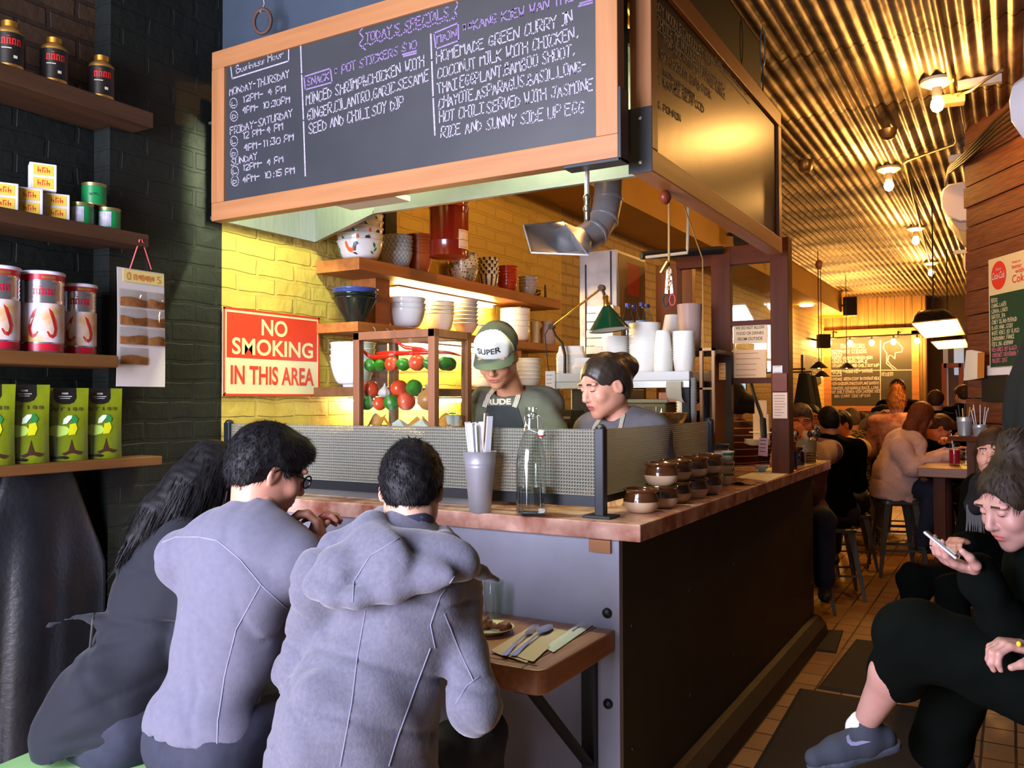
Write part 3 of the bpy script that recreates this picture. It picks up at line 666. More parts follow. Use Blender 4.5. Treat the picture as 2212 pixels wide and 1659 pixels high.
def leaf(x, z, l, w, a):
 c, s=math.cos(a), math.sin(a)
 return[(x+c*u-s*v, z+s*u+c*v)for u, v in((-l, 0), (-l*0.4, w*0.8), (l*0.2, w), (l, 0), (l*0.2, -w*0.7), (-l*0.4, -w*0.6))]
def rooster_sub(o):
 pr=bowl_prof(0.117, 0.105, 0.062, 'round')
 sh=[]
 for a in(VA-0.35, VA+1.75, VA+3.85):
  sh.append((a, [(-0.045, 0.088), (-0.034, 0.092), (-0.034, 0.078), (-0.026, 0.06), (-0.008, 0.055), (0.004, 0.058), (0.0, 0.043), (-0.014, 0.036), (-0.032, 0.044), (-0.044, 0.066)]))
 decal(pr, sh).build('rooster_body', m_org, o)
 decal(pr, [(a, p)for a in(VA-0.35, VA+1.75, VA+3.85)for p in([(-0.002, 0.060), (0.004, 0.084), (0.022, 0.090), (0.034, 0.078), (0.020, 0.070), (0.016, 0.045), (0.004, 0.043)], [(-0.01, 0.036), (0.012, 0.038), (0.028, 0.028), (0.016, 0.026)])]).build('rooster_tail', m_tail, o)
 decal(pr, [(a, p)for a in(VA+0.65, VA+2.75, VA-1.4)for p in(leaf(0, 0.075, 0.017, 0.008, -1.0), leaf(0.014, 0.055, 0.016, 0.007, 0.9), leaf(-0.004, 0.04, 0.016, 0.006, 2.7))]).build('leaf_painting', m_lf, o)
def SX(px, X):return onX(px, 868, X)
def on_shelf(px, Z, X=-2.86):p=SX(px, X);return(X, p.y, Z+0.0005)
stack(bowl('rooster_bowl', 'bowl', 0.117, 0.105, 0.062, 'round', m_por, sub=rooster_sub), on_shelf(778, UZ, -2.84), 5, 0.034, 'white bowl painted with an orange rooster', 'rooster bowls on the upper shelf', drz=0.55)
def lattice_mat():
 m=bpy.data.materials.new('lattice_porcelain');m.use_nodes=True;nt=m.node_tree;b=nt.nodes['Principled BSDF'];L=nt.links.new;b.inputs['Roughness'].default_value=0.2
 tc=nt.nodes.new('ShaderNodeTexCoord');sp=nt.nodes.new('ShaderNodeSeparateXYZ');L(tc.outputs['Object'], sp.inputs[0])
 at=nt.nodes.new('ShaderNodeMath');at.operation='ARCTAN2';L(sp.outputs['Y'], at.inputs[0]);L(sp.outputs['X'], at.inputs[1])
 u=nt.nodes.new('ShaderNodeMath');u.operation='MULTIPLY';u.inputs[1].default_value=22/(2*PI);L(at.outputs[0], u.inputs[0])
 v=nt.nodes.new('ShaderNodeMath');v.operation='MULTIPLY';v.inputs[1].default_value=34;L(sp.outputs['Z'], v.inputs[0])
 ms=[]
 for op in('ADD', 'SUBTRACT'):
  a=nt.nodes.new('ShaderNodeMath');a.operation=op;L(u.outputs[0], a.inputs[0]);L(v.outputs[0], a.inputs[1])
  f=nt.nodes.new('ShaderNodeMath');f.operation='PINGPONG';f.inputs[1].default_value=0.5;L(a.outputs[0], f.inputs[0])
  l=nt.nodes.new('ShaderNodeMath');l.operation='LESS_THAN';l.inputs[1].default_value=0.045;L(f.outputs[0], l.inputs[0]);ms.append(l)
 mx=nt.nodes.new('ShaderNodeMath');mx.operation='MAXIMUM';L(ms[0].outputs[0], mx.inputs[0]);L(ms[1].outputs[0], mx.inputs[1])
 c=nt.nodes.new('ShaderNodeMixRGB');c.inputs[1].default_value=lin((232, 240, 230));c.inputs[2].default_value=lin((70, 84, 88));L(mx.outputs[0], c.inputs[0]);L(c.outputs[0], b.inputs['Base Color'])
 return m
stack(bowl('lattice_bowl', 'bowl', 0.089, 0.102, 0.042, 'round', lattice_mat()), on_shelf(856, UZ), 5, 0.021, 'pale bowl with a fine net pattern', 'net-patterned bowls on the upper shelf')
stack(bowl('orange_bowl', 'bowl', 0.078, 0.112, 0.048, 'cone', M('orange_plastic', (196, 92, 36), 0.35)), on_shelf(907, UZ, -2.83), 7, 0.0175, 'plain orange plastic bowl', 'orange bowls on the upper shelf')
def wedge_mat(name, c1, c2, c3, n, rough=0.2, zsplit=None):
 """stripes round a bowl, with speckled decoration on part of it"""
 m=bpy.data.materials.new(name);m.use_nodes=True;nt=m.node_tree;b=nt.nodes['Principled BSDF'];L=nt.links.new;b.inputs['Roughness'].default_value=rough
 tc=nt.nodes.new('ShaderNodeTexCoord');sp=nt.nodes.new('ShaderNodeSeparateXYZ');L(tc.outputs['Object'], sp.inputs[0])
 at=nt.nodes.new('ShaderNodeMath');at.operation='ARCTAN2';L(sp.outputs['Y'], at.inputs[0]);L(sp.outputs['X'], at.inputs[1])
 u=nt.nodes.new('ShaderNodeMath');u.operation='MULTIPLY_ADD';u.inputs[1].default_value=n/(2*PI);u.inputs[2].default_value=50;L(at.outputs[0], u.inputs[0])
 f=nt.nodes.new('ShaderNodeMath');f.operation='FRACT';L(u.outputs[0], f.inputs[0])
 rp=nt.nodes.new('ShaderNodeValToRGB');rp.color_ramp.interpolation='CONSTANT';e=rp.color_ramp.elements;e[0].color=lin(c1);e[1].position=0.62;e[1].color=lin(c2);L(f.outputs[0], rp.inputs[0])
 vo=nt.nodes.new('ShaderNodeTexVoronoi');vo.inputs['Scale'].default_value=55;L(tc.outputs['Object'], vo.inputs['Vector'])
 lt=nt.nodes.new('ShaderNodeMath');lt.operation='LESS_THAN';lt.inputs[1].default_value=0.28;L(vo.outputs['Distance'], lt.inputs[0])
 mk=lt.outputs[0]
 if zsplit:
  zz=nt.nodes.new('ShaderNodeMath');zz.operation='LESS_THAN';zz.inputs[1].default_value=zsplit;L(sp.outputs['Z'], zz.inputs[0])
  mm=nt.nodes.new('ShaderNodeMath');mm.operation='MULTIPLY';L(lt.outputs[0], mm.inputs[0]);L(zz.outputs[0], mm.inputs[1]);mk=mm.outputs[0]
 c=nt.nodes.new('ShaderNodeMixRGB');L(mk, c.inputs[0]);L(rp.outputs[0], c.inputs[1]);c.inputs[2].default_value=lin(c3);L(c.outputs[0], b.inputs['Base Color'])
 return m
stack(bowl('floral_bowl', 'bowl', 0.088, 0.092, 0.044, 'round', wedge_mat('floral_porcelain', (226, 218, 190), (150, 142, 120), (62, 66, 60), 3)), on_shelf(1002, UZ), 6, 0.019, 'cream bowl with dark leaf sprigs', 'leaf-sprig bowls on the upper shelf')
stack(bowl('striped_bowl', 'bowl', 0.066, 0.098, 0.036, 'round', wedge_mat('striped_porcelain', (228, 218, 186), (48, 48, 46), (96, 104, 84), 11)), on_shelf(1056, UZ), 6, 0.021, 'cream bowl with black vertical stripes', 'black-striped bowls on the upper shelf', drz=0.3)
stack(bowl('flower_bowl', 'bowl', 0.065, 0.078, 0.036, 'round', wedge_mat('flower_porcelain', (178, 62, 34), (166, 52, 30), (226, 214, 190), 4, zsplit=0.03)), on_shelf(1097, UZ), 6, 0.021, 'red-brown glazed bowl dotted with pale flowers', 'red flowered bowls on the upper shelf')
stack(bowl('lined_bowl', 'bowl', 0.063, 0.084, 0.038, 'round', wedge_mat('lined_porcelain', (186, 182, 184), (122, 120, 130), (186, 182, 184), 46)), on_shelf(1141, UZ), 4, 0.021, 'grey bowl with fine upright lines', 'fine-lined grey bowls on the upper shelf')
stack(bowl('noodle_bowl', 'bowl', 0.112, 0.130, 0.046, 'cone', M('black_glaze', (26, 32, 28), 0.12, spec=0.6)), on_shelf(767, MZ, -2.84), 2, 0.022, 'wide black glazed conical bowl', 'black conical bowls on the middle shelf')
z0=on_shelf(767, MZ, -2.84)
o=bowl('noodle_bowl', 'bowl', 0.112, 0.130, 0.046, 'cone', M('blue_glaze', (54, 70, 128), 0.2, var=((70, 86, 148), 40)))();o.location=(z0[0], z0[1], z0[2]+0.046);o['label']='wide blue glazed conical bowl on top of two black ones'
stack(bowl('soup_bowl', 'bowl', 0.109, 0.115, 0.05, 'round', m_por), on_shelf(876, MZ, -2.84), 3, 0.028, 'big white round bowl beside the dark conical bowls', 'big white bowls on the middle shelf')
stack(bowl('rice_bowl', 'bowl', 0.083, 0.118, 0.046, 'round', M('cream_porcelain', (228, 226, 205), 0.2)), on_shelf(950, MZ, -2.84), 4, 0.022, 'creamy deep bowl right of the big white bowls', 'creamy deep bowls on the middle shelf')
stack(bowl('ribbed_bowl', 'bowl', 0.078, 0.084, 0.036, 'cone', bands('grey_ribbed', 2, [(0, (178, 178, 168)), (0.5, (206, 204, 196))], 0.4, scale=-120)), on_shelf(1006, MZ), 7, 0.0235, 'grey-white ribbed conical bowl', 'ribbed conical bowls on the middle shelf')
def leafsub(o):
 pr=bowl_prof(0.078, 0.095, 0.04, 'round')
 decal(pr, [(VA+d, p)for d in(-0.3, 0.9, 2.4)for p in(leaf(0, 0.055, 0.026, 0.010, 1.0), leaf(0.016, 0.07, 0.022, 0.009, 0.3), leaf(-0.004, 0.032, 0.018, 0.007, 2.6))]).build('leaf_painting', m_lf, o)
stack(bowl('leaf_bowl', 'bowl', 0.078, 0.095, 0.04, 'round', m_por, sub=leafsub), on_shelf(1056, MZ), 1, 0.02, "white bowl with a green leaf, behind the cook's cap", 'leaf bowls')
stack(bowl('melamine_bowl', 'bowl', 0.100, 0.108, 0.066, 'square', M('melamine', (234, 230, 214), 0.25)), on_shelf(1113, MZ, -2.84), 4, 0.038, "white melamine tub bowl right of the cook's cap", 'melamine bowls on the middle shelf')
stack(bowl('serving_bowl', 'bowl', 0.112, 0.13, 0.05, 'round', m_por), on_shelf(762, LZ, -2.83), 4, 0.03, 'large white bowl left of the glass case', 'large white bowls on the lowest shelf')
stack(bowl('serving_bowl', 'bowl', 0.108, 0.085, 0.05, 'round', bpy.data.materials['cream_porcelain']), on_shelf(1046, LZ, -2.85), 6, 0.026, 'shallow white bowl between glass case and cook', 'shallow white bowls beside the cook')
stack(bowl('serving_bowl', 'bowl', 0.112, 0.085, 0.05, 'round', bpy.data.materials['melamine']), on_shelf(1134, LZ, -2.85), 6, 0.026, "shallow white bowl behind the cook's shoulder", "shallow white bowls behind the cook's shoulder")
m_frost=M('frosted_plastic', (206, 176, 160), 0.35, trans=0.35, ior=1.2)
jp=on_shelf(1184, MZ, -2.79);jr=thing('plastic_jar', 'cloudy pinkish plastic jar at the far end of the middle shelf', 'jar', jp)
MB().lathe([(0.046, 0), (0.052, 0.01), (0.054, 0.11), (0.040, 0.135), (0.040, 0.15), (0.052, 0.165), (0.050, 0.165), (0.036, 0.148), (0.036, 0.135), (0.05, 0.11), (0.0, 0.008)], 24).build('body', m_frost, jr, smooth=50)
jp=on_shelf(1156, MZ, -2.80);MB().lathe([(0.024, 0), (0.029, 0.15), (0.030, 0.152), (0.027, 0.15), (0.022, 0.004), (0, 0.004)], 20, jp).build('paper_cups', m_paper, smooth=50, label='narrow sleeve of white paper cups beside the cloudy jar', cat='cup')
p=on_shelf(1162, UZ, -2.80);tt=MB()
for i in range(9):tt.ell((p[0]+0.012*math.sin(i*2.1), p[1]+0.014*math.cos(i*1.7), p[2]+0.006+0.0065*i), (0.011, 0.011, 0.008), None, 8, 6)
tt.lathe([(0.022, 0), (0.02, 0.008), (0, 0.01)], 12, p)
tt.build('trinket', M('bronze', (92, 66, 26), 0.35, 0.8), smooth=50, label='small bronze trinket at the end of the upper shelf', cat='ornament')
p=on_shelf(1188, UZ, -2.80);bx=thing('trinket_box', 'small black-backed glass box on the upper shelf end', 'box', p, 0.55)
MB().box((-0.032, 0, 0.055), (0.006, 0.082, 0.11)).build('back', m_black, bx);MB().box((0, 0, 0.003), (0.062, 0.082, 0.006)).build('base', m_black, bx)
MB().box((-0.024, 0, 0.06), (0.006, 0.05, 0.07)).build('picture', M('gold_card', (196, 160, 96), 0.5, var=((120, 84, 40), 60)), bx)
e=MB()
for sy in(-1, 1):e.box((0.029, sy*0.039, 0.055), (0.004, 0.004, 0.11))
e.box((0.029, 0, 0.108), (0.004, 0.082, 0.004));e.build('edge', M('brass_edge', (190, 150, 80), 0.3, 0.8), bx)
for i, px in enumerate((806, 835, 850)):
 p=SX(px, -2.715);tt=MB();tt.tube([(p.x, p.y, MZ-0.02), (p.x+0.012, p.y, MZ-0.03), (p.x+0.014, p.y, MZ-0.06), (p.x+0.004, p.y, MZ-0.07)], 0.002, 6)
 tt.build('cup_hook', m_galv, smooth=60, label=('cup hook nearest the black bowls, under the middle shelf', 'second cup hook from the black bowls, under the middle shelf', 'third cup hook from the black bowls, under the middle shelf')[i], cat='hook', group='hooks under the middle shelf')
# ================================================================ hood, its lights, gas pipe, duct
hd=thing('extractor_hood', 'stainless steel extractor hood behind the specials chalkboard', 'hood', (-2.0, 2.7, 2.25))
zz=2.25
pth=[(-2.97, 2.52), (-2.97, 3.16), (-2.30, 2.80), (-1.10, 2.80)]
sk=MB()
for a, b in zip(pth[:-1], pth[1:]):
 d=Vector((b[0]-a[0], b[1]-a[1], 0));sk.bar((a[0], a[1], zz+0.26), (b[0], b[1], zz+0.26), 0.008, 0.52, Vector((0, 0, 1)).cross(d.normalized()))
sk.build('skirt', m_steel, hd, world=True)
lp=MB()
for a, b in zip(pth[:-1], pth[1:]):lp.bar((a[0], a[1], zz), (b[0], b[1], zz), 0.022, 0.014, Vector((0, 0, 1)).cross(Vector((b[0]-a[0], b[1]-a[1], 0)).normalized()))
lp.build('rolled_lip', m_steel, hd, world=True)
cv=MB();cv.prism([(-2.97, 2.50), (-1.10, 2.50), (-1.10, 2.80), (-2.30, 2.80), (-2.97, 3.16)], (0, 0, zz+0.40), (1, 0, 0), (0, 1, 0), 0.01);cv.build('roof_plate', m_steel, hd, world=True)
for i, (x0, x1, lab)in enumerate(((-2.72, -2.36, 'hood lamp tube nearest the left wall'), (-1.78, -1.30, 'hood lamp tube over the water bottle'))):
 t=thing('hood_lamp', lab, 'lamp', ((x0+x1)/2, 2.66, zz+0.30), 0, 'lamps inside the hood')
 MB().span((x0-0.03, 2.62, zz+0.34), (x1+0.03, 2.70, zz+0.398)).build('housing', m_white, t, world=True)
 MB().cyl((x0, 2.66, zz+0.325), (x1, 2.66, zz+0.325), 0.013, n=10).build('tube', M('lit_hood_tube', (240, 255, 225), 0.5, emit=((244, 255, 200), 420)), t, world=True, smooth=60)
q=onY(780, 432, 2.55);MB().span((q.x-0.09, 2.5005, 2.214), (q.x+0.20, 2.60, 2.235)).build('junction_box', M('cream_metal', (208, 200, 170), 0.5), bevel=0.002, label='cream metal box under the specials chalkboard', cat='box', origin=(q.x, 2.56, 2.205))
q=onY(1268, 420, 2.56);gp=thing('gas_pipe', 'steel drop pipe with brass nozzle hanging by the chalkboard corner', 'pipe', (q.x, 2.56, 1.98))
zq=onY(1268, 478, 2.56).z;zm_=onY(1268, 430, 2.56).z
MB().cyl((q.x, 2.56, zm_), (q.x, 2.56, 2.66), 0.0085, n=12).build('pipe', m_galv, gp, world=True, smooth=40)
MB().lathe([(0.006, 0), (0.010, 0.006), (0.010, 0.03), (0.014, 0.034), (0.014, 0.046), (0.010, 0.05), (0.010, 0.07), (0.013, 0.074), (0.013, 0.084), (0.008, 0.09)], 14, (q.x, 2.56, zq)).build('nozzle', M('nickel', (150, 140, 120), 0.25, 0.9), gp, world=True, smooth=40)
du=thing('vent_duct', 'galvanised vent duct with elbow and flared rectangular mouth', 'duct', P(1310, 450, 3.7))
cl=[Vector((P(1314, 330, 3.7).x, P(1314, 330, 3.7).y, 3.29)), P(1314, 385, 3.7), P(1314, 430, 3.68), P(1305, 472, 3.66), P(1284, 503, 3.62), P(1256, 520, 3.58)]
MB().tube(cl, 0.061, 24, x=RT).build('elbow', m_galv, du, world=True, smooth=50)
for i in(1, 2, 3, 4):
 d=(cl[min(i+1, 5)]-cl[i-1]).normalized();MB().tube([cl[i]-d*0.006, cl[i]+d*0.006], 0.0645, 24).build('seam_collar', m_galv, du, world=True, smooth=50)
d=(cl[5]-cl[4]).normalized();xd, yd, zd=frame(d, UP)
circ=[cl[5]+xd*(0.061*math.cos(2*PI*k/24))+yd*(0.061*math.sin(2*PI*k/24))for k in range(24)]
cn=[P(1131, 487, 3.42), P(1148, 546, 3.36), P(1270, 551, 3.30), P(1216, 478, 3.62)]
def sq_ring(c4, n=24):
 out=[]
 for k in range(n):
  t=k/n*4;i=int(t)%4;f=t-int(t);out.append(c4[i].lerp(c4[(i+1)%4], f))
 return out
sr=sq_ring(cn);best=min(((sum((circ[(i*s_+o_)%24]-sr[i]).length for i in range(24)), o_, s_)for o_ in range(24)for s_ in(1, -1)))
cr=[circ[(i*best[2]+best[1])%24]for i in range(24)]
MB().loft([cr, [a.lerp(b, 0.5)for a, b in zip(cr, sr)], sr], cap=False).build('flared_mouth', m_galv, du, world=True, smooth=35)
MB().tube(sr, 0.004, 6, True).build('mouth_rim', m_galv, du, world=True)
hp=onX(970, 560, -2.58);zb_=onX(970, 556, -2.58).z
rl=thing('heat_lamp', 'red cylindrical heat lamp glowing over the upper shelf', 'lamp', (hp.x, hp.y, zb_))
m_rl=M('red_enamel', (124, 28, 14), 0.22, spec=0.6, coat=0.4)
MB().lathe([(0.100, 0.006), (0.106, 0.0), (0.106, 0.002), (0.104, 0.012), (0.104, 0.078), (0.106, 0.082), (0.104, 0.086), (0.104, 0.27), (0.104, 0.36), (0.06, 0.40), (0.03, 0.42), (0.0, 0.42), (0.0, 0.412), (0.03, 0.41), (0.098, 0.35), (0.099, 0.01)], 36).build('shade', m_rl, rl, smooth=40)
MB().tube([(0.1045*math.cos(a*PI/18), 0.1045*math.sin(a*PI/18), 0.262)for a in range(36)], 0.004, 6, True).build('band', M('copper_band', (190, 96, 50), 0.3, 0.9), rl, smooth=50)
MB().tube([(0.107, 0.0, 0.285), (0.122, -0.005, 0.27), (0.125, -0.008, 0.245), (0.112, -0.004, 0.228)], 0.003, 6).build('wire_handle', m_galv, rl, smooth=50)
MB().lathe([(0.0, 0.055), (0.035, 0.06), (0.05, 0.085), (0.03, 0.13), (0.02, 0.16)], 20).build('bulb', M('heat_bulb', (255, 150, 60), 0.4, emit=((255, 150, 50), 120)), rl, smooth=50)
va=math.atan2(-hp.y, -hp.x)+0.55
def cyl_patch(r, a0, a1, z0, z1, n=8):
 return MB().grid(lambda u, v:(r*math.cos(a0+(a1-a0)*u), r*math.sin(a0+(a1-a0)*u), z0+(z1-z0)*v), n, 1)
lb=cyl_patch(0.1052, va-0.05, va+0.75, 0.035, 0.135).build('warning_label', M('label_cream', (226, 206, 184), 0.5), rl)
g=MB()
for z1, z2 in((0.042, 0.045), (0.125, 0.128)):g.grid(lambda u, v:(0.1057*math.cos(va+0.02+0.6*u), 0.1057*math.sin(va+0.02+0.6*u), z1+(z2-z1)*v), 8, 1)
g.build('label_border', m_red, lb)
MB().cyl((hp.x, hp.y, zb_+0.41), (hp.x, hp.y, 2.94), 0.009, n=10).build('stem', m_black, rl, world=True)
MB().span((-2.997, hp.y-0.10, 2.3), (-2.93, hp.y+0.0, 2.9)).build('wall_riser', m_black, label='black riser duct on the yellow wall behind the heat lamp', cat='duct')
# ================================================================ glass produce case on the pass
pz=1.335
ps=thing('prep_station', 'steel prep station behind the rippled glass, under the produce case', 'prep station', (-2.1, 2.85, 0))
MB().span((-2.9, 2.66, pz-0.02), (-1.72, 3.06, pz)).build('worktop', m_steel, ps, world=True, bevel=0.003)
MB().span((-2.88, 2.68, 0.0), (-1.74, 3.04, pz-0.021)).build('cabinet', M('steel_dull', (120, 122, 118), 0.5, 0.6), ps, world=True)
cx0, cx1, cy0, cy1, cz0, cz1=-2.335, -1.925, 2.70, 2.965, pz, 1.738
gc=thing('produce_case', 'wood-framed glass case of limes and tomatoes', 'display case', ((cx0+cx1)/2, (cy0+cy1)/2, cz0))
m_casew=wood('case_wood', (150, 96, 60), (112, 70, 44), 'Z', 8, 0.5, 14, 0.15)
ft=0.032
for x in(cx0, cx1-ft):
 for y in(cy0, cy1-ft):MB().span((x, y, cz0), (x+ft, y+ft, cz1)).build('corner_post', m_casew, gc, world=True, bevel=0.002)
f=MB()
for y in(cy0, cy1-ft):f.span((cx0, y, cz1-ft), (cx1, y+ft, cz1));f.span((cx0, y, cz0), (cx1, y+ft, cz0+0.02))
for x in(cx0, cx1-ft):f.span((x, cy0+ft, cz1-ft), (x+ft, cy1-ft, cz1));f.span((x, cy0+ft, cz0), (x+ft, cy1-ft, cz0+0.02))
f.build('rails', m_casew, gc, world=True, bevel=0.002)
MB().span((cx0+ft, cy0+ft, cz0), (cx1-ft, cy1-ft, cz0+0.012)).build('floor_panel', M('case_paper', (226, 220, 200), 0.7), gc, world=True)
def thin_glass(name, col=(245, 250, 245), a=4.0):
 m=bpy.data.materials.new(name);m.use_nodes=True;nt=m.node_tree;L=nt.links.new;nt.nodes.remove(nt.nodes['Principled BSDF'])
 out=nt.nodes['Material Output'];t=nt.nodes.new('ShaderNodeBsdfTransparent');t.inputs[0].default_value=lin(col)
 g=nt.nodes.new('ShaderNodeBsdfGlossy');g.inputs['Roughness'].default_value=0.03;lw=nt.nodes.new('ShaderNodeLayerWeight');pw_=nt.nodes.new('ShaderNodeMath');pw_.operation='POWER';pw_.inputs[1].default_value=a;L(lw.outputs['Facing'], pw_.inputs[0])
 fr=nt.nodes.new('ShaderNodeMath');fr.operation='MULTIPLY_ADD';fr.inputs[1].default_value=0.7;fr.inputs[2].default_value=0.04;L(pw_.outputs[0], fr.inputs[0])
 mx=nt.nodes.new('ShaderNodeMixShader');L(fr.outputs[0], mx.inputs[0]);L(t.outputs[0], mx.inputs[1]);L(g.outputs[0], mx.inputs[2]);L(mx.outputs[0], out.inputs[0]);return m
m_thin=thin_glass('thin_glass')
for a, b in(((cx0+ft, cy0+0.012, cz0+0.02), (cx1-ft, cy0+0.016, cz1-ft)), ((cx1-0.018, cy0+ft, cz0+0.02), (cx1-0.014, cy1-ft, cz1-ft)), ((cx0+0.014, cy0+ft, cz0+0.02), (cx0+0.018, cy1-ft, cz1-ft))):
 MB().span(a, b).build('glass_pane', m_thin, gc, world=True)
tz=(onY(850, 887, 2.79).z, onY(850, 803, 2.79).z)
for z in tz:MB().span((cx0+0.036, cy0+0.036, z-0.005), (cx1-0.036, cy1-0.036, z)).build('glass_shelf', m_thin, gc, world=True)
m_lime=M('lime_skin', (62, 130, 34), 0.32, var=((44, 104, 26), 14), bump=(120, 0.15, 0.001));m_tom=M('tomato_skin', (214, 58, 26), 0.18, var=((226, 84, 40), 5), spec=0.6)
m_gar=M('garlic_skin', (216, 206, 200), 0.5, var=((190, 170, 176), 20));m_oni=M('onion_skin', (208, 146, 90), 0.3, var=((176, 112, 60), 8), stretch=(1, 1, 0.2));m_chi=M('chilli_skin', (206, 40, 22), 0.15, spec=0.6)
def fruit(kind, px, py, y, z, label, sc=1.0):
 p=onY(px, py, y)
 if kind=='lime':
  t=thing('lime', label, 'lime', (p.x, y, z));r=0.030*sc
  MB().lathe([(0.0, -r*1.18), (0.004, -r*1.1), (r*0.5, -r*0.88), (r*0.87, -r*0.5), (r, 0), (r*0.87, r*0.5), (r*0.5, r*0.88), (0.005, r*1.12), (0.0, r*1.24)], 20, (0, 0, r), (math.cos(px), math.sin(px), 0.25)).build('flesh', m_lime, t, smooth=60)
 elif kind=='tomato':
  t=thing('tomato', label, 'tomato', (p.x, y, z));r=0.031*sc
  MB().lathe([(0.0, -r*1.0), (r*0.5, -r*0.92), (r*0.9, -r*0.45), (r, 0.05*r), (r*0.85, r*0.6), (r*0.4, r*0.9), (0.0, r*0.84)], 20, (0, 0, r*0.97), (math.cos(px*1.7), math.sin(px*1.7), 0.15)).build('flesh', m_tom, t, smooth=60)
 elif kind=='garlic':
  t=thing('garlic', label, 'garlic', (p.x, y, z));r=0.025*sc;m=MB();rings=[]
  for(q, zq)in((0.3, 0), (0.85, 0.25), (1.0, 0.6), (0.85, 1.1), (0.4, 1.55), (0.16, 1.9), (0.12, 2.2)):
   rings.append([Vector((r*q*(1+0.07*math.cos(8*a))*math.cos(a), r*q*(1+0.07*math.cos(8*a))*math.sin(a), r*zq))for a in[2*PI*i/32 for i in range(32)]])
  m.loft(rings).build('bulb', m_gar, t, smooth=60)
 elif kind=='onion':
  t=thing('onion', label, 'onion', (p.x, y, z));r=0.046*sc
  MB().lathe([(0.0, 0), (r*0.5, r*0.12), (r*0.95, r*0.6), (r, r), (r*0.85, r*1.45), (r*0.4, r*1.8), (0.006, r*2.0), (0.004, r*2.2)], 24).build('bulb', m_oni, t, smooth=60)
 return t
z1, z2=tz[0]+0.0005, tz[1]+0.0005
fruit('lime', 793, 0, 2.77, z1, 'lime at the left end of the lower row in the glass case', 1.05);fruit('tomato', 820, 0, 2.78, z1, 'tomato between two limes, lower row in the glass case', 0.95)
fruit('lime', 845, 0, 2.76, z1, 'dark lime in the middle of the lower row in the glass case', 1.1);fruit('tomato', 877, 0, 2.79, z1, 'wide tomato beside the onion in the glass case', 1.25);fruit('onion', 924, 0, 2.79, z1, 'yellow onion behind the corner post of the glass case', 1.0)
zu=z1+0.052
fruit('tomato', 801, 0, 2.80, zu, 'tomato at the left end of the middle row in the glass case', 1.2);fruit('garlic', 831, 0, 2.775, zu+0.002, 'garlic bulb between two tomatoes in the glass case', 1.05)
fruit('tomato', 861, 0, 2.80, zu+0.004, 'tomato right of the garlic bulb in the glass case', 1.15);fruit('lime', 894, 0, 2.79, zu+0.006, 'big dark lime above the onion in the glass case', 1.15);fruit('garlic', 931, 0, 2.85, zu+0.03, 'garlic bulb half hidden by the corner post of the glass case', 0.95)
for px, k, l, s_ in((801, 'lime', 'lime at the left end of the top glass shelf', 0.95), (822, 'lime', 'second lime from the left on the top glass shelf', 0.9), (846, 'tomato', 'tomato left of a lime on the top glass shelf', 1.0), (871, 'lime', 'lime between two tomatoes on the top glass shelf', 0.92), (900, 'tomato', 'round tomato near the corner post on the top glass shelf', 1.1), (928, 'lime', 'lime behind the corner post on the top glass shelf', 0.95)):
 fruit(k, px, 0, 2.77, z2, l, s_)
for dx, dy, l in((-0.05, 0.86, 'lime farther back along the right side of the top glass shelf'), (-0.06, 0.91, 'lime farthest back along the right side of the top glass shelf')):
 t=fruit('lime', 950, 0, 2.85, z2, l, 0.98);t.location=(cx1+dx, cy0+(dy-0.70)*1.0-0.02, z2)
def chilli(pts, label):
 t=thing('red_chilli', label, 'chilli', pts[0]);n=len(pts)
 cat=[]
 for i in range(n-1):
  for k in range(4):
   a=Vector(pts[max(i-1, 0)]);b=Vector(pts[i]);c=Vector(pts[i+1]);d=Vector(pts[min(i+2, n-1)]);u=k/4
   cat.append(0.5*((2*b)+(c-a)*u+(2*a-5*b+4*c-d)*u*u+(3*b-a-3*c+d)*u**3))
 cat.append(Vector(pts[-1]));m=len(cat)
 MB().tube(cat, [0.0105*min(1, 0.25+6*(i/m))*(1-0.85*(i/(m-1))**3)for i in range(m)], 10).build('pod', m_chi, t, world=True, smooth=60)
def cq(px, py, y):p=onY(px, py, y);return(p.x, y, p.z)
chilli([cq(924, 758, 2.80), cq(895, 752, 2.80), cq(880, 751, 2.79), cq(866, 745, 2.78), cq(851, 732, 2.78)], 'curved red chilli with raised tip in the glass case')
chilli([cq(850, 766, 2.77), cq(830, 770, 2.77), cq(805, 771, 2.77), cq(790, 763, 2.76), cq(779, 751, 2.76)], 'red chilli curling up at the left of the glass case')
chilli([cq(812, 763, 2.80), cq(860, 763, 2.80), cq(930, 761, 2.82), cq(970, 762, 2.86), cq(1000, 770, 2.90)], 'long straight red chilli running to the right of the glass case')
m_crk=M('fried_cracker', (214, 146, 60), 0.6, var=((180, 108, 40), 30), bump=(60, 0.5))
for px, y, s_, lab in((815, 2.80, 1.0, 'fried cracker at the left of the case floor'), (836, 2.77, 0.8, 'fried cracker in the middle left of the case floor'), (893, 2.79, 0.8, 'fried cracker beside a folded paper on the case floor'), (921, 2.82, 0.8, 'fried cracker near the corner post on the case floor'), (960, 2.86, 1.1, 'large fried cracker by the white tub on the case floor')):
 p=onY(px, 920, y);a=px*0.37
 MB().sheet(lambda u, v:(p.x+0.035*s_*((u-.5)*math.cos(a)-(v-.5)*math.sin(a))*2, y+0.03*s_*(v-.5), cz0+0.016+0.045*s_*v+0.008*math.sin(7*u+a)), 6, 6, 0.004).build('cracker', m_crk, smooth=60, label=lab, cat='cracker', group='fried crackers in the glass case')
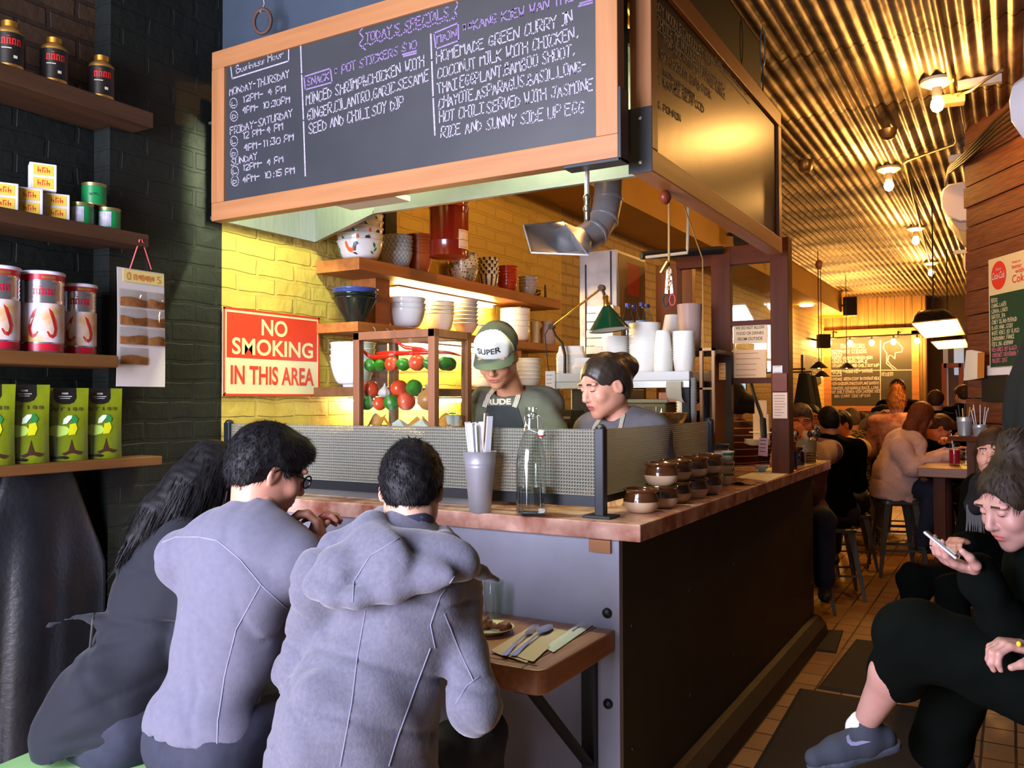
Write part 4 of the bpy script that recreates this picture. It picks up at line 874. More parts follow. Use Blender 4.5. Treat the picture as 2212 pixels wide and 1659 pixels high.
for px, lab in((856, 'folded white paper left of centre on the case floor'), (905, 'folded white paper right of centre on the case floor')):
 p=onY(px, 920, 2.755);MB().add([(p.x-0.05, 2.75, cz0+0.0125), (p.x+0.05, 2.745, cz0+0.0125), (p.x+0.055, 2.80, cz0+0.0125), (p.x-0.02, 2.80, cz0+0.05)], [(0, 1, 3), (1, 2, 3), (0, 3, 2), (0, 2, 1)]).build('paper_wrap', m_paper, label=lab, cat='paper')
p=onY(980, 920, 2.88);tu=thing('sauce_tub', 'small white tub with a green leaf mark in the glass case', 'tub', (p.x, 2.88, cz0+0.0125));MB().lathe([(0.026, 0), (0.032, 0.05), (0.033, 0.052), (0.03, 0.05), (0.0, 0.046)], 18).build('cup', m_white, tu, smooth=50);MB().lathe([(0.0, 0), (0.016, 0.002), (0.014, 0.006), (0, 0.008)], 8, (0.012, -0.025, 0.055)).build('herb', m_lf, tu)
# ================================================================ steel pass rack with takeout boxes
RY=3.92
rx0, rx1=onY(1188, 812, RY).x, onY(1489, 812, RY).x
rz=onY(1340, 804, RY).z
rk=thing('takeout_rack', 'white steel rack holding takeout tubs behind the cooks', 'rack', ((rx0+rx1)/2, RY+0.16, 0.9))
MB().span((rx0, RY, rz-0.045), (rx1, RY+0.36, rz)).build('shelf', M('white_enamel', (222, 224, 214), 0.35), rk, world=True, bevel=0.004)
MB().span((rx0, RY-0.004, rz-0.078), (rx1, RY+0.004, rz-0.046)).build('shelf_rail', M('pale_steel', (196, 202, 190), 0.4, 0.4), rk, world=True)
for x, m in((rx0+0.02, M('white_enamel')), (rx1-0.02, m_black), ):
 MB().span((x-0.018, RY+0.002, 0.9), (x+0.018, RY+0.036, rz-0.046)).build('leg', m, rk, world=True)
 MB().span((x-0.018, RY+0.32, 0.9), (x+0.018, RY+0.355, rz-0.046)).build('leg', m, rk, world=True)
kc=thing('prep_counter', 'dark back counter under the takeout rack', 'counter', (-1.8, 4.1, 0));MB().span((-2.5, 3.86, 0), (-1.40, 4.36, 0.88)).build('cabinet', m_dark, kc, world=True);MB().span((-2.52, 3.84, 0.88), (-1.38, 4.38, 0.90)).build('worktop', m_steel, kc, world=True)
MB().span((rx0+0.05, RY+0.14, 0.901), (rx0+0.38, RY+0.35, rz-0.08)).build('oven', M('oven_black', (20, 24, 22), 0.35), bevel=0.006, label='dark oven box under the takeout rack', cat='oven')
m_foam=M('white_takeout', (238, 236, 222), 0.45)
def tk_x(px):return onY(px, 800, RY+0.15).x
def rect_box():
 m=MB();rings=[]
 for s_, z in((0.84, 0), (0.9, 0.03), (1.0, 0.046), (1.03, 0.047), (1.03, 0.05), (0.97, 0.05), (0.88, 0.03), (0.82, 0.004)):
  hx, hy, r=0.075*s_, 0.055*s_, 0.018
  rings.append([Vector((sx*(hx-r)+r*math.cos(a), sy*(hy-r)+r*math.sin(a), z))for sx, sy, a0 in((1, 1, 0), (-1, 1, 90), (-1, -1, 180), (1, -1, 270))for a in[math.radians(a0+t)for t in(0, 30, 60, 90)]])
 return m.loft(rings).build('takeout_box', m_foam, smooth=40, origin=(0, 0, 0), cat='takeout box')
def cup(name, r0, r1, h, mat, cat):
 return lambda:MB().lathe([(r0, 0), (r1, h), (r1+0.003, h), (r1+0.003, h+0.003), (r1-0.002, h+0.003), (r0-0.002, 0.004), (0, 0.004)], 24).build(name, mat, smooth=40, origin=(0, 0, 0), cat=cat)
def nest(fn, loc, n, dz, desc, group, rz=0.0, flip=False):
 """nested copies nothing tells apart: one label for all of them"""
 f=fn();f['label']=desc;f['group']=group
 rot=(PI if flip else 0, 0, rz)
 for k in range(n):
  l=(loc[0], loc[1], loc[2]+k*dz)
  if k==0:f.location=l;f.rotation_euler=rot
  else:dup(f, l, None, desc, group, rot)
RB=RY+0.16
def h2(py0, py1):return(py1-py0)/F_*4.3
nest(rect_box, (tk_x(1233), RB, rz+0.0505), 14, 0.0075, 'white rectangular takeout box upside down in the tall stack, left end of the rack', 'stacked rectangular takeout boxes', 0.35, True)
nest(rect_box, (tk_x(1278), RB-0.05, rz+0.0505), 5, 0.0075, "white rectangular takeout box in the short stack behind the woman's hair", 'short stack of takeout boxes', 0.2, True)
nest(cup('tub_lid', 0.068, 0.070, 0.008, m_foam, 'lid'), (tk_x(1328), RB, rz+0.0005), 18, 0.0105, 'white round tub lid in the wide stack under the green lamp', 'stacked round lids')
nest(cup('soup_tub', 0.066, 0.080, 0.075, m_foam, 'tub'), (tk_x(1392), RB, rz+0.0005), 16, 0.0115, 'white round soup tub in the tallest, widest stack on the rack', 'tallest stack of soup tubs')
nest(cup('paper_cup', 0.033, 0.046, 0.10, m_foam, 'cup'), (tk_x(1437), RB-0.04, rz+0.104), 13, 0.0085, 'white cup upside down in the tapering stack on the rack', 'stacked cups upside down', 0, True)
nest(cup('deli_cup', 0.044, 0.053, 0.06, m_foam, 'cup'), (tk_x(1479), RB-0.02, rz-0.0), 17, 0.0085, 'white ribbed cup in the stack at the right end of the rack', 'stacked ribbed cups')
nest(cup('deli_cup', 0.040, 0.048, 0.07, m_foam, 'cup'), (onY(1482, 920, RY+0.05).x, RY+0.06, onY(1480, 925, RY+0.05).z), 13, 0.014, 'pale ribbed cup in the stack below the right end of the rack', 'pale cups under the rack')
bz=rz+0.12
hs=thing('storage_shelf', 'dark high shelf behind the takeout rack', 'shelf', (-1.75, 4.48, bz-0.02));MB().span((-2.05, 4.33, bz-0.02), (-1.30, 4.60, bz)).build('board', m_dark, hs, world=True);MB().span((-2.05, 4.56, 0.9), (-2.02, 4.60, bz-0.021)).build('leg', m_dark, hs, world=True);MB().span((-1.33, 4.56, 0.9), (-1.30, 4.60, bz-0.021)).build('leg', m_dark, hs, world=True)
def clam():
 m=MB();m.box((0, 0, 0.022), (0.16, 0.14, 0.044));m.box((0, 0, 0.068), (0.156, 0.136, 0.042));m.box((0, -0.072, 0.045), (0.05, 0.008, 0.012))
 return m.build('clamshell_box', m_foam, bevel=0.008, origin=(0, 0, 0), cat='takeout box')
stack(clam, (onY(1305, 800, 4.45).x, 4.45, bz+0.0005), 3, 0.0925, 'white clamshell box behind the green lamp', 'clamshell boxes behind the green lamp', drz=0.06)
nest(cup('paper_cup', 0.038, 0.058, 0.10, m_foam, 'cup'), (onY(1452, 720, 4.44).x, 4.44, bz+0.104), 12, 0.009, 'white cup upside down in the high stack beside the pitcher', 'cups beside the pitcher', 0, True)
pp=onY(1490, 700, 4.42);pt=thing('pitcher', 'cloudy red-lidded plastic pitcher high behind the rack', 'pitcher', (pp.x, 4.42, bz+0.0005))
hh=onY(1490, 658, 4.42).z-bz
MB().lathe([(0.055, 0), (0.058, 0.01), (0.066, hh*0.95), (0.067, hh), (0.063, hh), (0.054, 0.012), (0, 0.012)], 28).build('body', m_frost, pt, smooth=40)
MB().lathe([(0.0, hh-0.05), (0.061, hh-0.05), (0.061, hh-0.03), (0.0, hh-0.03)], 28).build('lid', M('pitcher_red', (176, 50, 60), 0.4), pt, smooth=40)
m_pet=thin_glass('clear_pet', (236, 244, 250))
for i, (px, yy, lab)in enumerate(((1356, 4.40, 'blue-capped water bottle nearest the green lamp'), (1370, 4.50, 'blue-capped water bottle half hidden behind the first one'), (1386, 4.40, 'blue-capped water bottle in the middle front, above the soup tubs'), (1399, 4.50, 'blue-capped water bottle on the right, nearest the cups'))):
 q=onY(px, 690, yy);o=thing('water_bottle', lab, 'bottle', (q.x, yy, bz+0.0005), 0, 'water bottles behind the rack');ht=onY(1386, 654, 4.4).z-bz
 MB().lathe([(0.030, 0), (0.032, 0.01), (0.032, ht*0.35), (0.030, ht*0.4), (0.032, ht*0.45), (0.032, ht*0.66), (0.022, ht*0.80), (0.013, ht*0.88), (0.013, ht*0.93)], 18).build('body', m_pet, o, smooth=40)
 MB().lathe([(0.014, ht*0.93), (0.014, ht), (0, ht)], 14).build('cap', M('blue_cap', (44, 60, 150), 0.4), o, smooth=40)
 MB().lathe([(0.0325, ht*0.47), (0.0325, ht*0.64)], 18).build('label_band', M('bottle_label', (120, 140, 180), 0.4), o)
jb=onY(1192, 706, 3.98);jt=onY(1300, 622, 3.80);so=onY(1309, 648, 3.80)
dl=thing('desk_lamp', 'green conical desk lamp on a brass arm over the takeout rack', 'lamp', (jb.x, 3.98, rz))
m_brass=M('brass', (196, 150, 66), 0.25, 0.9);m_bronze=M('dark_bronze', (60, 46, 30), 0.4, 0.7)
MB().tube([jb, jb.lerp(jt, 0.5), jt], 0.006, 10).build('arm', m_brass, dl, world=True, smooth=50)
MB().tube([jb, jb+Vector((0.02, 0, -0.05)), jb+Vector((0.06, 0, -0.09)), (jb.x+0.075, 3.98, jb.z-0.15), (jb.x+0.075, 3.98, rz)], 0.009, 10).build('stand', m_bronze, dl, world=True, smooth=50)
for p in(jb, jt):MB().lathe([(0.0, -0.014), (0.016, -0.014), (0.016, 0.014), (0.0, 0.014)], 14, p, (0, 1, 0)).build('joint', m_bronze, dl, world=True, smooth=40)
MB().tube([jb+Vector((-0.015, 0, 0)), jb+Vector((-0.035, -0.01, -0.04)), jb+Vector((-0.025, 0, -0.2)), jb+Vector((0.0, 0.01, -0.33))], 0.003, 6).build('cord', m_black, dl, world=True, smooth=50)
sc0=onY(1318, 662, 3.80);scn=onY(1320, 698, 3.80);ax=(so-scn);ax=Vector((ax.x*0.5, 0.0, ax.z)).normalized()
MB().tube([jt, jt+Vector((0.012, 0, -0.03)), so], 0.008, 10).build('neck', m_bronze, dl, world=True, smooth=50)
MB().lathe([(0.018, -0.035), (0.020, -0.02), (0.015, -0.01), (0.017, 0.015), (0.008, 0.025)], 16, so, ax).build('socket', m_brass, dl, world=True, smooth=50)
hc=0.115;Rr=0.098
MB().lathe([(0.018, 0.0), (Rr, -hc), (Rr+0.001, -hc-0.004), (Rr-0.003, -hc), (0.015, -0.004)], 32, so-ax*0.03, ax).build('shade', M('bottle_green_enamel', (14, 62, 36), 0.2, spec=0.6, coat=0.5), dl, world=True, smooth=40)
MB().lathe([(0.016, -0.008), (Rr-0.004, -hc+0.001)], 32, so-ax*0.031, ax).build('shade_lining', M('shade_white', (240, 236, 220), 0.5), dl, world=True, smooth=40)
MB().ell(so-ax*0.098, (0.024, 0.024, 0.026)).build('bulb', M('desk_bulb', (255, 235, 190), 0.5, emit=((255, 206, 120), 1500)), dl, world=True, smooth=60)
q=onY(1240, 925, 3.80);pr=thing('receipt_printer', 'dark receipt printer under the left end of the takeout rack', 'printer', (q.x, 3.74, q.z-0.03))
m_pr=M('printer_plastic', (72, 74, 58), 0.45);zq=0
MB().prism([(-0.08, 0), (0.08, 0), (0.08, 0.08), (0.04, 0.125), (-0.08, 0.125)], (0.065, 0, 0), (0, 1, 0), (0, 0, 1), -0.13).build('body', m_pr, pr, bevel=0.008)
MB().box((0, -0.085, 0.05), (0.075, 0.01, 0.025)).build('paper_slot', M('printer_green', (122, 140, 100), 0.5), pr);MB().box((0, -0.082, 0.085), (0.10, 0.012, 0.012)).build('cover_edge', m_white, pr)
ps2=thing('printer_stand', 'dark stand holding the receipt printer', 'stand', (q.x, 3.74, 0.9));MB().span((q.x-0.1, 3.62, 0.0), (q.x+0.1, 3.83, q.z-0.031)).build('box', m_dark, ps2, world=True)
q=onY(1450, 922, 3.72);MB().lathe([(0.03, 0), (0.05, 0.012), (0.072, 0.045), (0.078, 0.062), (0.080, 0.064), (0.076, 0.062), (0.05, 0.016), (0, 0.006)], 28, (q.x, 3.72, q.z)).build('metal_bowl', M('brassy_steel', (190, 160, 104), 0.2, 0.9), smooth=50, label='shiny metal bowl beside the woman in the grey shirt', cat='bowl')
ws=thing('worktop', 'steel worktop ledge beside the woman in the grey shirt', 'worktop', (q.x, 3.75, 0));MB().span((q.x-0.12, 3.63, q.z-0.03), (q.x+0.13, 3.83, q.z-0.0005)).build('top', m_steel, ws, world=True);MB().span((q.x-0.1, 3.65, 0), (q.x+0.11, 3.81, q.z-0.031)).build('pedestal', m_dark, ws, world=True)
q=onY(1422, 918, 3.86);MB().lathe([(0.04, 0), (0.044, 0.09), (0.046, 0.092), (0.042, 0.09), (0.038, 0.004), (0, 0.004)], 20, (q.x, 3.80, ws.location.z+onY(1450, 922, 3.72).z)).build('measuring_jug', m_thin, smooth=50, label='clear measuring jug behind the metal bowl', cat='jug')
q=onY(1420, 915, 4.2);tbx=thing('storage_tub', 'olive lidded storage tub under the takeout rack', 'tub', (q.x, 4.12, 0.9));zt_=onY(1420, 862, 4.12).z
MB().span((q.x-0.10, 4.0, 0.901), (q.x+0.12, 4.25, zt_-0.02)).build('body', M('olive_plastic', (128, 116, 74), 0.5), tbx, world=True, bevel=0.01);MB().span((q.x-0.115, 3.985, zt_-0.02), (q.x+0.135, 4.265, zt_)).build('lid', M('olive_lid', (150, 146, 108), 0.5), tbx, world=True, bevel=0.005)
def note(px0, py0, px1, py1, Y, label, mat=None, lines=6, name='paper_note', cat='note', ink=(120, 96, 80), wavy=0.0):
 a=onY(px0, py0, Y);b=onY(px1, py1, Y);t=thing(name, label, cat, ((a.x+b.x)/2, Y, b.z))
 MB().span((a.x, Y, b.z), (b.x, Y+0.003, a.z)).build('sheet', mat or m_paper, t, world=True)
 m=MB();rn=random.Random(int(px0));n=lines
 for i in range(n):
  zz_=a.z-(a.z-b.z)*(0.12+0.76*i/max(n-1, 1));x=a.x+(b.x-a.x)*0.10
  m.span((x, Y-0.0008, zz_-0.0012), (x+(b.x-a.x)*rn.uniform(0.45, 0.8), Y-0.0002, zz_+0.0012))
 m.build('print_lines', M('ink_%d'%ink[0], ink, 0.8), t, world=True)
 return t
note(1178, 802, 1199, 872, 3.905, 'strip of order tickets hanging left of the takeout rack', lines=7, name='order_ticket')
note(1423, 848, 1462, 868, 3.99, 'orange printed notice under the takeout rack', M('orange_paper', (206, 140, 96), 0.7), 4)
q=onY(1452, 823, 3.90);MB().sheet(lambda u, v:(q.x-0.03+0.075*u+0.02*v*v, 3.900-0.012*math.sin(PI*v), q.z-0.085*math.sin(v*PI/2)-0.02*u*v), 6, 8, 0.0006).build('receipt_strip', M('receipt_paper', (206, 204, 176), 0.7), smooth=60, label='curling receipt strip hanging from the takeout rack', cat='receipt')
# ================================================================ cabinet, partition with window, beam, ropes
cb=thing('metal_cabinet', 'grey battered metal cabinet at the back of the kitchen', 'cabinet', (-2.2, 5.05, 0))
MB().span((-2.32, 4.81, 0), (-2.07, 5.29, 2.38)).build('body', m_galv, cb, world=True, bevel=0.004)
MB().span((-2.071, 4.84, 0.5), (-2.066, 5.27, 2.36)).build('door', M('olive_door', (118, 96, 62), 0.5, 0.3, var=((96, 76, 46), 4)), cb, world=True)
f=MB();f.span((-2.28, 4.803, 1.4), (-2.272, 4.811, 2.3));f.span((-2.11, 4.803, 0.6), (-2.102, 4.811, 2.37));f.build('edge_strip', m_dark, cb, world=True)
r_=onX(1368, 605, -2.066);MB().span((-2.0665, r_.y-0.09, r_.z-0.10), (-2.0655, r_.y+0.10, r_.z+0.10)).build('red_smear', M('red_smear', (150, 52, 28), 0.6), cb, world=True)
wb=thing('wooden_locker', 'brown varnished locker door behind the hanging scissors', 'locker', (-1.95, 5.6, 0));MB().span((-2.05, 5.42, 0), (-1.80, 5.50, 2.36)).build('door', wood('varnished', (150, 92, 44), (116, 68, 30), 'Z', 8, 0.25, 12, 0.1), wb, world=True, bevel=0.004)
PY=4.60
def pw(px):return onY(px, 800, PY).x
def pzv(px, py):return onY(px, py, PY).z
pa=thing('wood_partition', 'dark red wooden partition with a glazed window behind the kitchen', 'partition', (pw(1600), PY, 0))
xa, xb_, xc_, xd_, xe_=pw(1461), pw(1537), pw(1579), pw(1667), pw(1706)
zt_=pzv(1600, 530)
MB().span((xb_, PY, SL+0.0005), (xc_, PY+0.05, zt_)).build('stile', m_brownwood, pa, world=True, bevel=0.002)
MB().span((xd_, PY-0.02, SL+0.0005), (xe_, PY+0.08, zt_+0.02)).build('post', m_brownwood, pa, world=True, bevel=0.003)
MB().span((xa, PY+0.002, zt_-0.10), (xd_, PY+0.05, zt_)).build('head_rail', m_brownwoodX, pa, world=True, bevel=0.002)
zmid=pzv(1620, 697);zlow=pzv(1620, 820)
MB().span((xc_, PY+0.002, zmid-0.013), (xd_, PY+0.045, zmid+0.013)).build('glazing_rail', m_brownwoodX, pa, world=True)
MB().span((xc_, PY+0.002, zlow-0.02), (xd_, PY+0.045, zlow+0.01)).build('sill_rail', m_brownwoodX, pa, world=True)
MB().span((xc_, PY+0.02, zlow), (xd_, PY+0.024, zt_-0.10)).build('window_pane', m_thin, pa, world=True)
MB().span((xa, PY+0.02, 1.9), (xa+0.02, PY+0.05, zt_)).build('thin_stile', m_brownwood, pa, world=True)
a=onY(1584, 697, PY+0.015);b=onY(1657, 740, PY+0.015)
sg=thing('notice', 'white WE DO NOT ALLOW FOOD OR DRINKS FROM OUTSIDE notice on the partition window', 'notice', ((a.x+b.x)/2, PY+0.015, b.z))
MB().span((a.x, PY+0.015, b.z), (b.x, PY+0.018, a.z)).build('sheet', M('notice_paper', (226, 196, 150), 0.7), sg, world=True)
m=MB();hh_=(a.z-b.z)
for i, s in enumerate(('WE DO NOT ALLOW', 'FOOD OR DRINKS', 'FROM OUTSIDE')):m.text(s, ((a.x+b.x)/2, PY+0.0148, a.z-hh_*(0.34+0.26*i)), (1, 0, 0), (0, 0, 1), w=(b.x-a.x)*(0.86-0.06*i), h=hh_*0.15, bold=0.012, align='C')
m.build('print', M('notice_ink', (90, 60, 36), 0.7), sg, world=True)
note(1581, 757, 1655, 817, PY+0.012, 'large calendar sheet below the notice on the partition window', M('calendar_paper', (232, 190, 140), 0.7), 5, 'calendar', 'calendar')
note(1553, 784, 1571, 820, PY-0.004, 'small cream card on the wooden stile left of the calendar', M('calendar_paper'), 4)
note(1669, 790, 1690, 806, PY-0.024, 'folded white card above the brown pocket on the post', m_paper, 2)
qa=onY(1668, 806, PY-0.03);qb=onY(1701, 846, PY-0.03);MB().span((qa.x, PY-0.034, qb.z), (qb.x, PY-0.024, qa.z)).build('leather_pocket', M('brown_leather', (112, 52, 28), 0.6), bevel=0.003, label='brown leather pocket nailed to the partition post', cat='pocket')
note(1669, 848, 1701, 904, PY-0.03, 'long order slips pinned to the partition post', M('slip_paper', (226, 196, 168), 0.7), 8, 'order_slip')
bl0=onY(1385, 552, 4.2);bl1=onY(1560, 540, 4.56)
MB().tube([bl0, bl1], 0.022, 12).build('roller_bar', m_black, smooth=50, label='black roller bar running to the wooden partition', cat='bar')
r0_=onY(1445, 392, 3.2);r1_=onY(1445, 545, 3.2)
sc=thing('rope_with_scissors', 'thick rope with knotted scissors hanging in the kitchen', 'rope', r1_)
m_rope=M('rope', (168, 128, 74), 0.9, bump=(160, 0.6, 0.002))
rt_=onY(1445, 585, 3.2)
MB().tube([(r0_.x, 3.2, CEIL-0.012), r0_, r1_, rt_], 0.005, 8).build('rope', m_rope, sc, world=True, smooth=60)
kx=MB()
for i in range(10):kx.ell((rt_.x+0.007*math.sin(i*1.3), 3.2+0.006*math.cos(i*1.9), rt_.z-0.008*i), (0.009, 0.009, 0.006), None, 8, 6)
kx.build('knot', M('pale_twine', (196, 170, 130), 0.9), sc, world=True, smooth=60)
zs=rt_.z-0.07
for sx in(-1, 1):
 b_=MB();b_.prism([(0, 0), (0.012, 0.002), (0.004, 0.095), (0, 0.10)]if sx>0 else[(0, 0), (-0.012, 0.002), (-0.004, 0.095), (0, 0.10)][::-1], (rt_.x+sx*0.004, 3.2+sx*0.003, zs-0.02), (1, 0, 0), (0, 0, 1), 0.002)
 b_.build('blade', m_steel, sc, world=True);cc=Vector((rt_.x+sx*0.014, 3.2, zs-0.045))
 MB().tube([cc+Vector((0.012*math.cos(a*PI/8), 0, 0.022*math.sin(a*PI/8)))for a in range(16)], 0.004, 8, True).build('handle', M('scissor_red', (150, 30, 26), 0.4)if sx>0 else m_black, sc, world=True, smooth=60)
tj=onY(1436, 572, 3.19);MB().cyl((tj.x-0.015, 3.19, tj.z-0.03), (tj.x+0.012, 3.19, tj.z+0.012), 0.013, n=14).build('brass_bell', m_brass, smooth=40, label='small brass bell beside the hanging scissors', cat='bell')
w0=onY(1488, 420, 4.0);w1=onY(1485, 546, 4.0);w2=onY(1395, 556, 4.0)
MB().tube([(w0.x, 4.0, CEIL-0.012), w0, Vector(w1)+Vector((0, 0, 0.02)), w1, w2], 0.008, 8).build('white_pipe', M('white_pipe', (214, 196, 160), 0.4), smooth=50, label='thin white pipe dropping beside the rope', cat='pipe')
c0=onY(1460, 395, 3.3);c1=onY(1518, 560, 4.0);c2=onY(1519, 752, 4.0)
MB().tube([c0, c1, c2], 0.0035, 6).build('pull_cord', m_rope, smooth=60, label='thin cord slanting from the chalkboard to the partition', cat='cord')
hk=onX(1437, 392, -1.05);MB().ell((hk.x, hk.y, 2.175), (0.02, 0.03, 0.025), None, 12, 8).build('pulley', M('pulley_brown', (120, 52, 28), 0.4), smooth=60, label='brown pulley under the noodle chalkboard', cat='pulley')
wr=thing('rack_frame', 'slim brown metal frame standing right of the takeout rack', 'frame', (onY(1505, 900, 4.0).x, 4.0, 0.9))
f0=onY(1512, 752, 4.0);f1=onY(1538, 752, 4.0)
f=MB();f.span((f0.x, 3.99, 0.0), (f0.x+0.014, 4.01, f0.z));f.span((f1.x, 3.99, 0.0), (f1.x+0.014, 4.01, f0.z));f.span((f0.x, 3.99, f0.z-0.014), (f1.x+0.014, 4.01, f0.z));f.span((f0.x, 3.99, f0.z-0.2), (f1.x, 4.01, f0.z-0.19));f.build('bars', M('bronze_tube', (110, 78, 40), 0.4, 0.5), wr, world=True)
# ================================================================ figures: smooth blended surfaces
def v3(a):return np.array((a[0], a[1], a[2]), dtype=float)
class Field:
 """a solid made of smoothly blended limbs, turned into one continuous skin"""
 def __init__(s):s.p=[]
 def cone(s, a, b, ra, rb, k=0.03):s.p.append(('c', v3(a), v3(b), ra, rb, k, 1));return s
 def chain(s, pts, rs, k=0.02):
  for i in range(len(pts)-1):s.cone(pts[i], pts[i+1], rs[i], rs[i+1], k)
  return s
 def ell(s, c, r, R=None, k=0.03, sign=1):s.p.append(('e', v3(c), np.array(r, float), np.array(R, float)if R is not None else np.eye(3), None, k, sign));return s
 def cut(s, c, r, R=None, k=0.01):return s.ell(c, r, R, k, -1)
 def plane(s, o, n, k=0.004):s.p.append(('p', v3(o), v3(Vector(n).normalized()), None, None, k, -1));return s
 def mesh(s, h, fn=None, pad=0.03):
  lo=np.full(3, 1e9);hi=-lo
  for q in s.p:
   if q[6]<0:continue
   if q[0]=='c':
    r=max(q[3], q[4]);a=np.minimum(q[1], q[2])-r;b=np.maximum(q[1], q[2])+r
   else:
    e=np.sqrt(((q[3]*q[2][None, :])**2).sum(1));a=q[1]-e;b=q[1]+e
   lo=np.minimum(lo, a);hi=np.maximum(hi, b)
  lo-=pad;hi+=pad
  n=np.ceil((hi-lo)/h).astype(int)+1
  ax=[lo[i]+h*np.arange(n[i])for i in range(3)]
  D=np.full(tuple(n), 0.5, dtype=np.float32)
  for q in s.p:
   k=q[5];m=k+3*h
   if q[0]=='p':
    d=(ax[0][:, None, None]-q[1][0])*q[2][0]+(ax[1][None, :, None]-q[1][1])*q[2][1]+(ax[2][None, None, :]-q[1][2])*q[2][2]
    D=np.maximum(D, d.astype(np.float32));continue
   if q[0]=='c':
    r=max(q[3], q[4]);a=np.minimum(q[1], q[2])-r;b=np.maximum(q[1], q[2])+r
   else:
    e=np.sqrt(((q[3]*q[2][None, :])**2).sum(1));a=q[1]-e;b=q[1]+e
   i0=np.clip(((a-m-lo)/h).astype(int), 0, n);i1=np.clip(((b+m-lo)/h).astype(int)+2, 0, n)
   if(i1<=i0).any():continue
   sl=tuple(slice(i0[i], i1[i])for i in range(3))
   X=ax[0][sl[0]][:, None, None];Y=ax[1][sl[1]][None, :, None];Z=ax[2][sl[2]][None, None, :]
   if q[0]=='c':
    ab=q[2]-q[1];L2=max(float(ab@ab), 1e-12)
    px, py, pz_=X-q[1][0], Y-q[1][1], Z-q[1][2]
    t=np.clip((px*ab[0]+py*ab[1]+pz_*ab[2])/L2, 0, 1)
    d=np.sqrt((px-t*ab[0])**2+(py-t*ab[1])**2+(pz_-t*ab[2])**2)-(q[3]+(q[4]-q[3])*t)
   else:
    px, py, pz_=X-q[1][0], Y-q[1][1], Z-q[1][2];R=q[3];r=q[2]
    u=[(px*R[0, i]+py*R[1, i]+pz_*R[2, i])for i in range(3)]
    k0=np.sqrt(sum((u[i]/r[i])**2 for i in range(3)));k1=np.sqrt(sum((u[i]/r[i]**2)**2 for i in range(3)))+1e-9
    d=k0*(k0-1)/k1
   o=D[sl];d=d.astype(np.float32)
   if q[6]>0:
    hh=np.maximum(k-np.abs(o-d), 0)/k;D[sl]=np.minimum(o, d)-hh*hh*k*0.25
   else:
    d=-d;hh=np.maximum(k-np.abs(o-d), 0)/k;D[sl]=np.maximum(o, d)+hh*hh*k*0.25
  if fn is not None:D=D+fn(ax[0][:, None, None], ax[1][None, :, None], ax[2][None, None, :]).astype(np.float32)
  return surface_net(D, lo, h)
def surface_net(D, lo, h):
 S=D<0;nx, ny, nz=D.shape
 cs=[(i, j, k)for i in(0, 1)for j in(0, 1)for k in(0, 1)]
 sub=lambda A, c:A[c[0]:nx-1+c[0], c[1]:ny-1+c[1], c[2]:nz-1+c[2]]
 cnt=sum(sub(S, c).astype(np.int8)for c in cs);act=(cnt>0)&(cnt<8)
 I=np.argwhere(act);N=len(I);idx=np.full(act.shape, -1, dtype=np.int64);idx[act]=np.arange(N)
 acc=np.zeros((N, 3));num=np.zeros(N)
 val={c:D[I[:, 0]+c[0], I[:, 1]+c[1], I[:, 2]+c[2]].astype(float)for c in cs}
 for a in cs:
  for ax in range(3):
   if a[ax]:continue
   b=tuple(a[i]+(1 if i==ax else 0)for i in range(3));da, db=val[a], val[b]
   m=(da<0)!=(db<0);t=np.where(m, da/np.where(m, da-db, 1), 0)
   p=np.array(a, float)[None, :].repeat(N, 0);p[:, ax]+=t
   acc[m]+=p[m];num[m]+=1
 V=lo+h*(I+acc/np.maximum(num, 1)[:, None])
 F=[]
 for ax in range(3):
  o1, o2=(ax+1)%3, (ax+2)%3
  s0=[slice(None)]*3;s1=[slice(None)]*3;s0[ax]=slice(0, -1);s1[ax]=slice(1, None)
  A, B=S[tuple(s0)], S[tuple(s1)];ch=np.argwhere(A!=B)
  ok=(ch[:, o1]>0)&(ch[:, o2]>0)&(ch[:, o1]<D.shape[o1]-1)&(ch[:, o2]<D.shape[o2]-1);ch=ch[ok]
  q=[]
  for d1, d2 in((-1, -1), (0, -1), (0, 0), (-1, 0)):
   c=ch.copy();c[:, o1]+=d1;c[:, o2]+=d2;q.append(idx[c[:, 0], c[:, 1], c[:, 2]])
  q=np.stack(q, 1);fl=~A[ch[:, 0], ch[:, 1], ch[:, 2]];q[fl]=q[fl][:, ::-1];F.append(q)
 return V, np.concatenate(F)
def wrinkle(seed, amp=0.004, wl=(0.07, 0.16), n=7, zs=1.0):
 r=np.random.RandomState(seed);K=[]
 for _ in range(n):
  d=r.normal(size=3);d[2]*=zs;d/=np.linalg.norm(d);K.append((d*2*PI/r.uniform(*wl), r.uniform(0, 6.28)))
 def fn(X, Y, Z):
  o=0
  for kv, ph in K:o=o+np.sin(kv[0]*X+kv[1]*Y+kv[2]*Z+ph)
  return o*(amp/math.sqrt(n))
 return fn
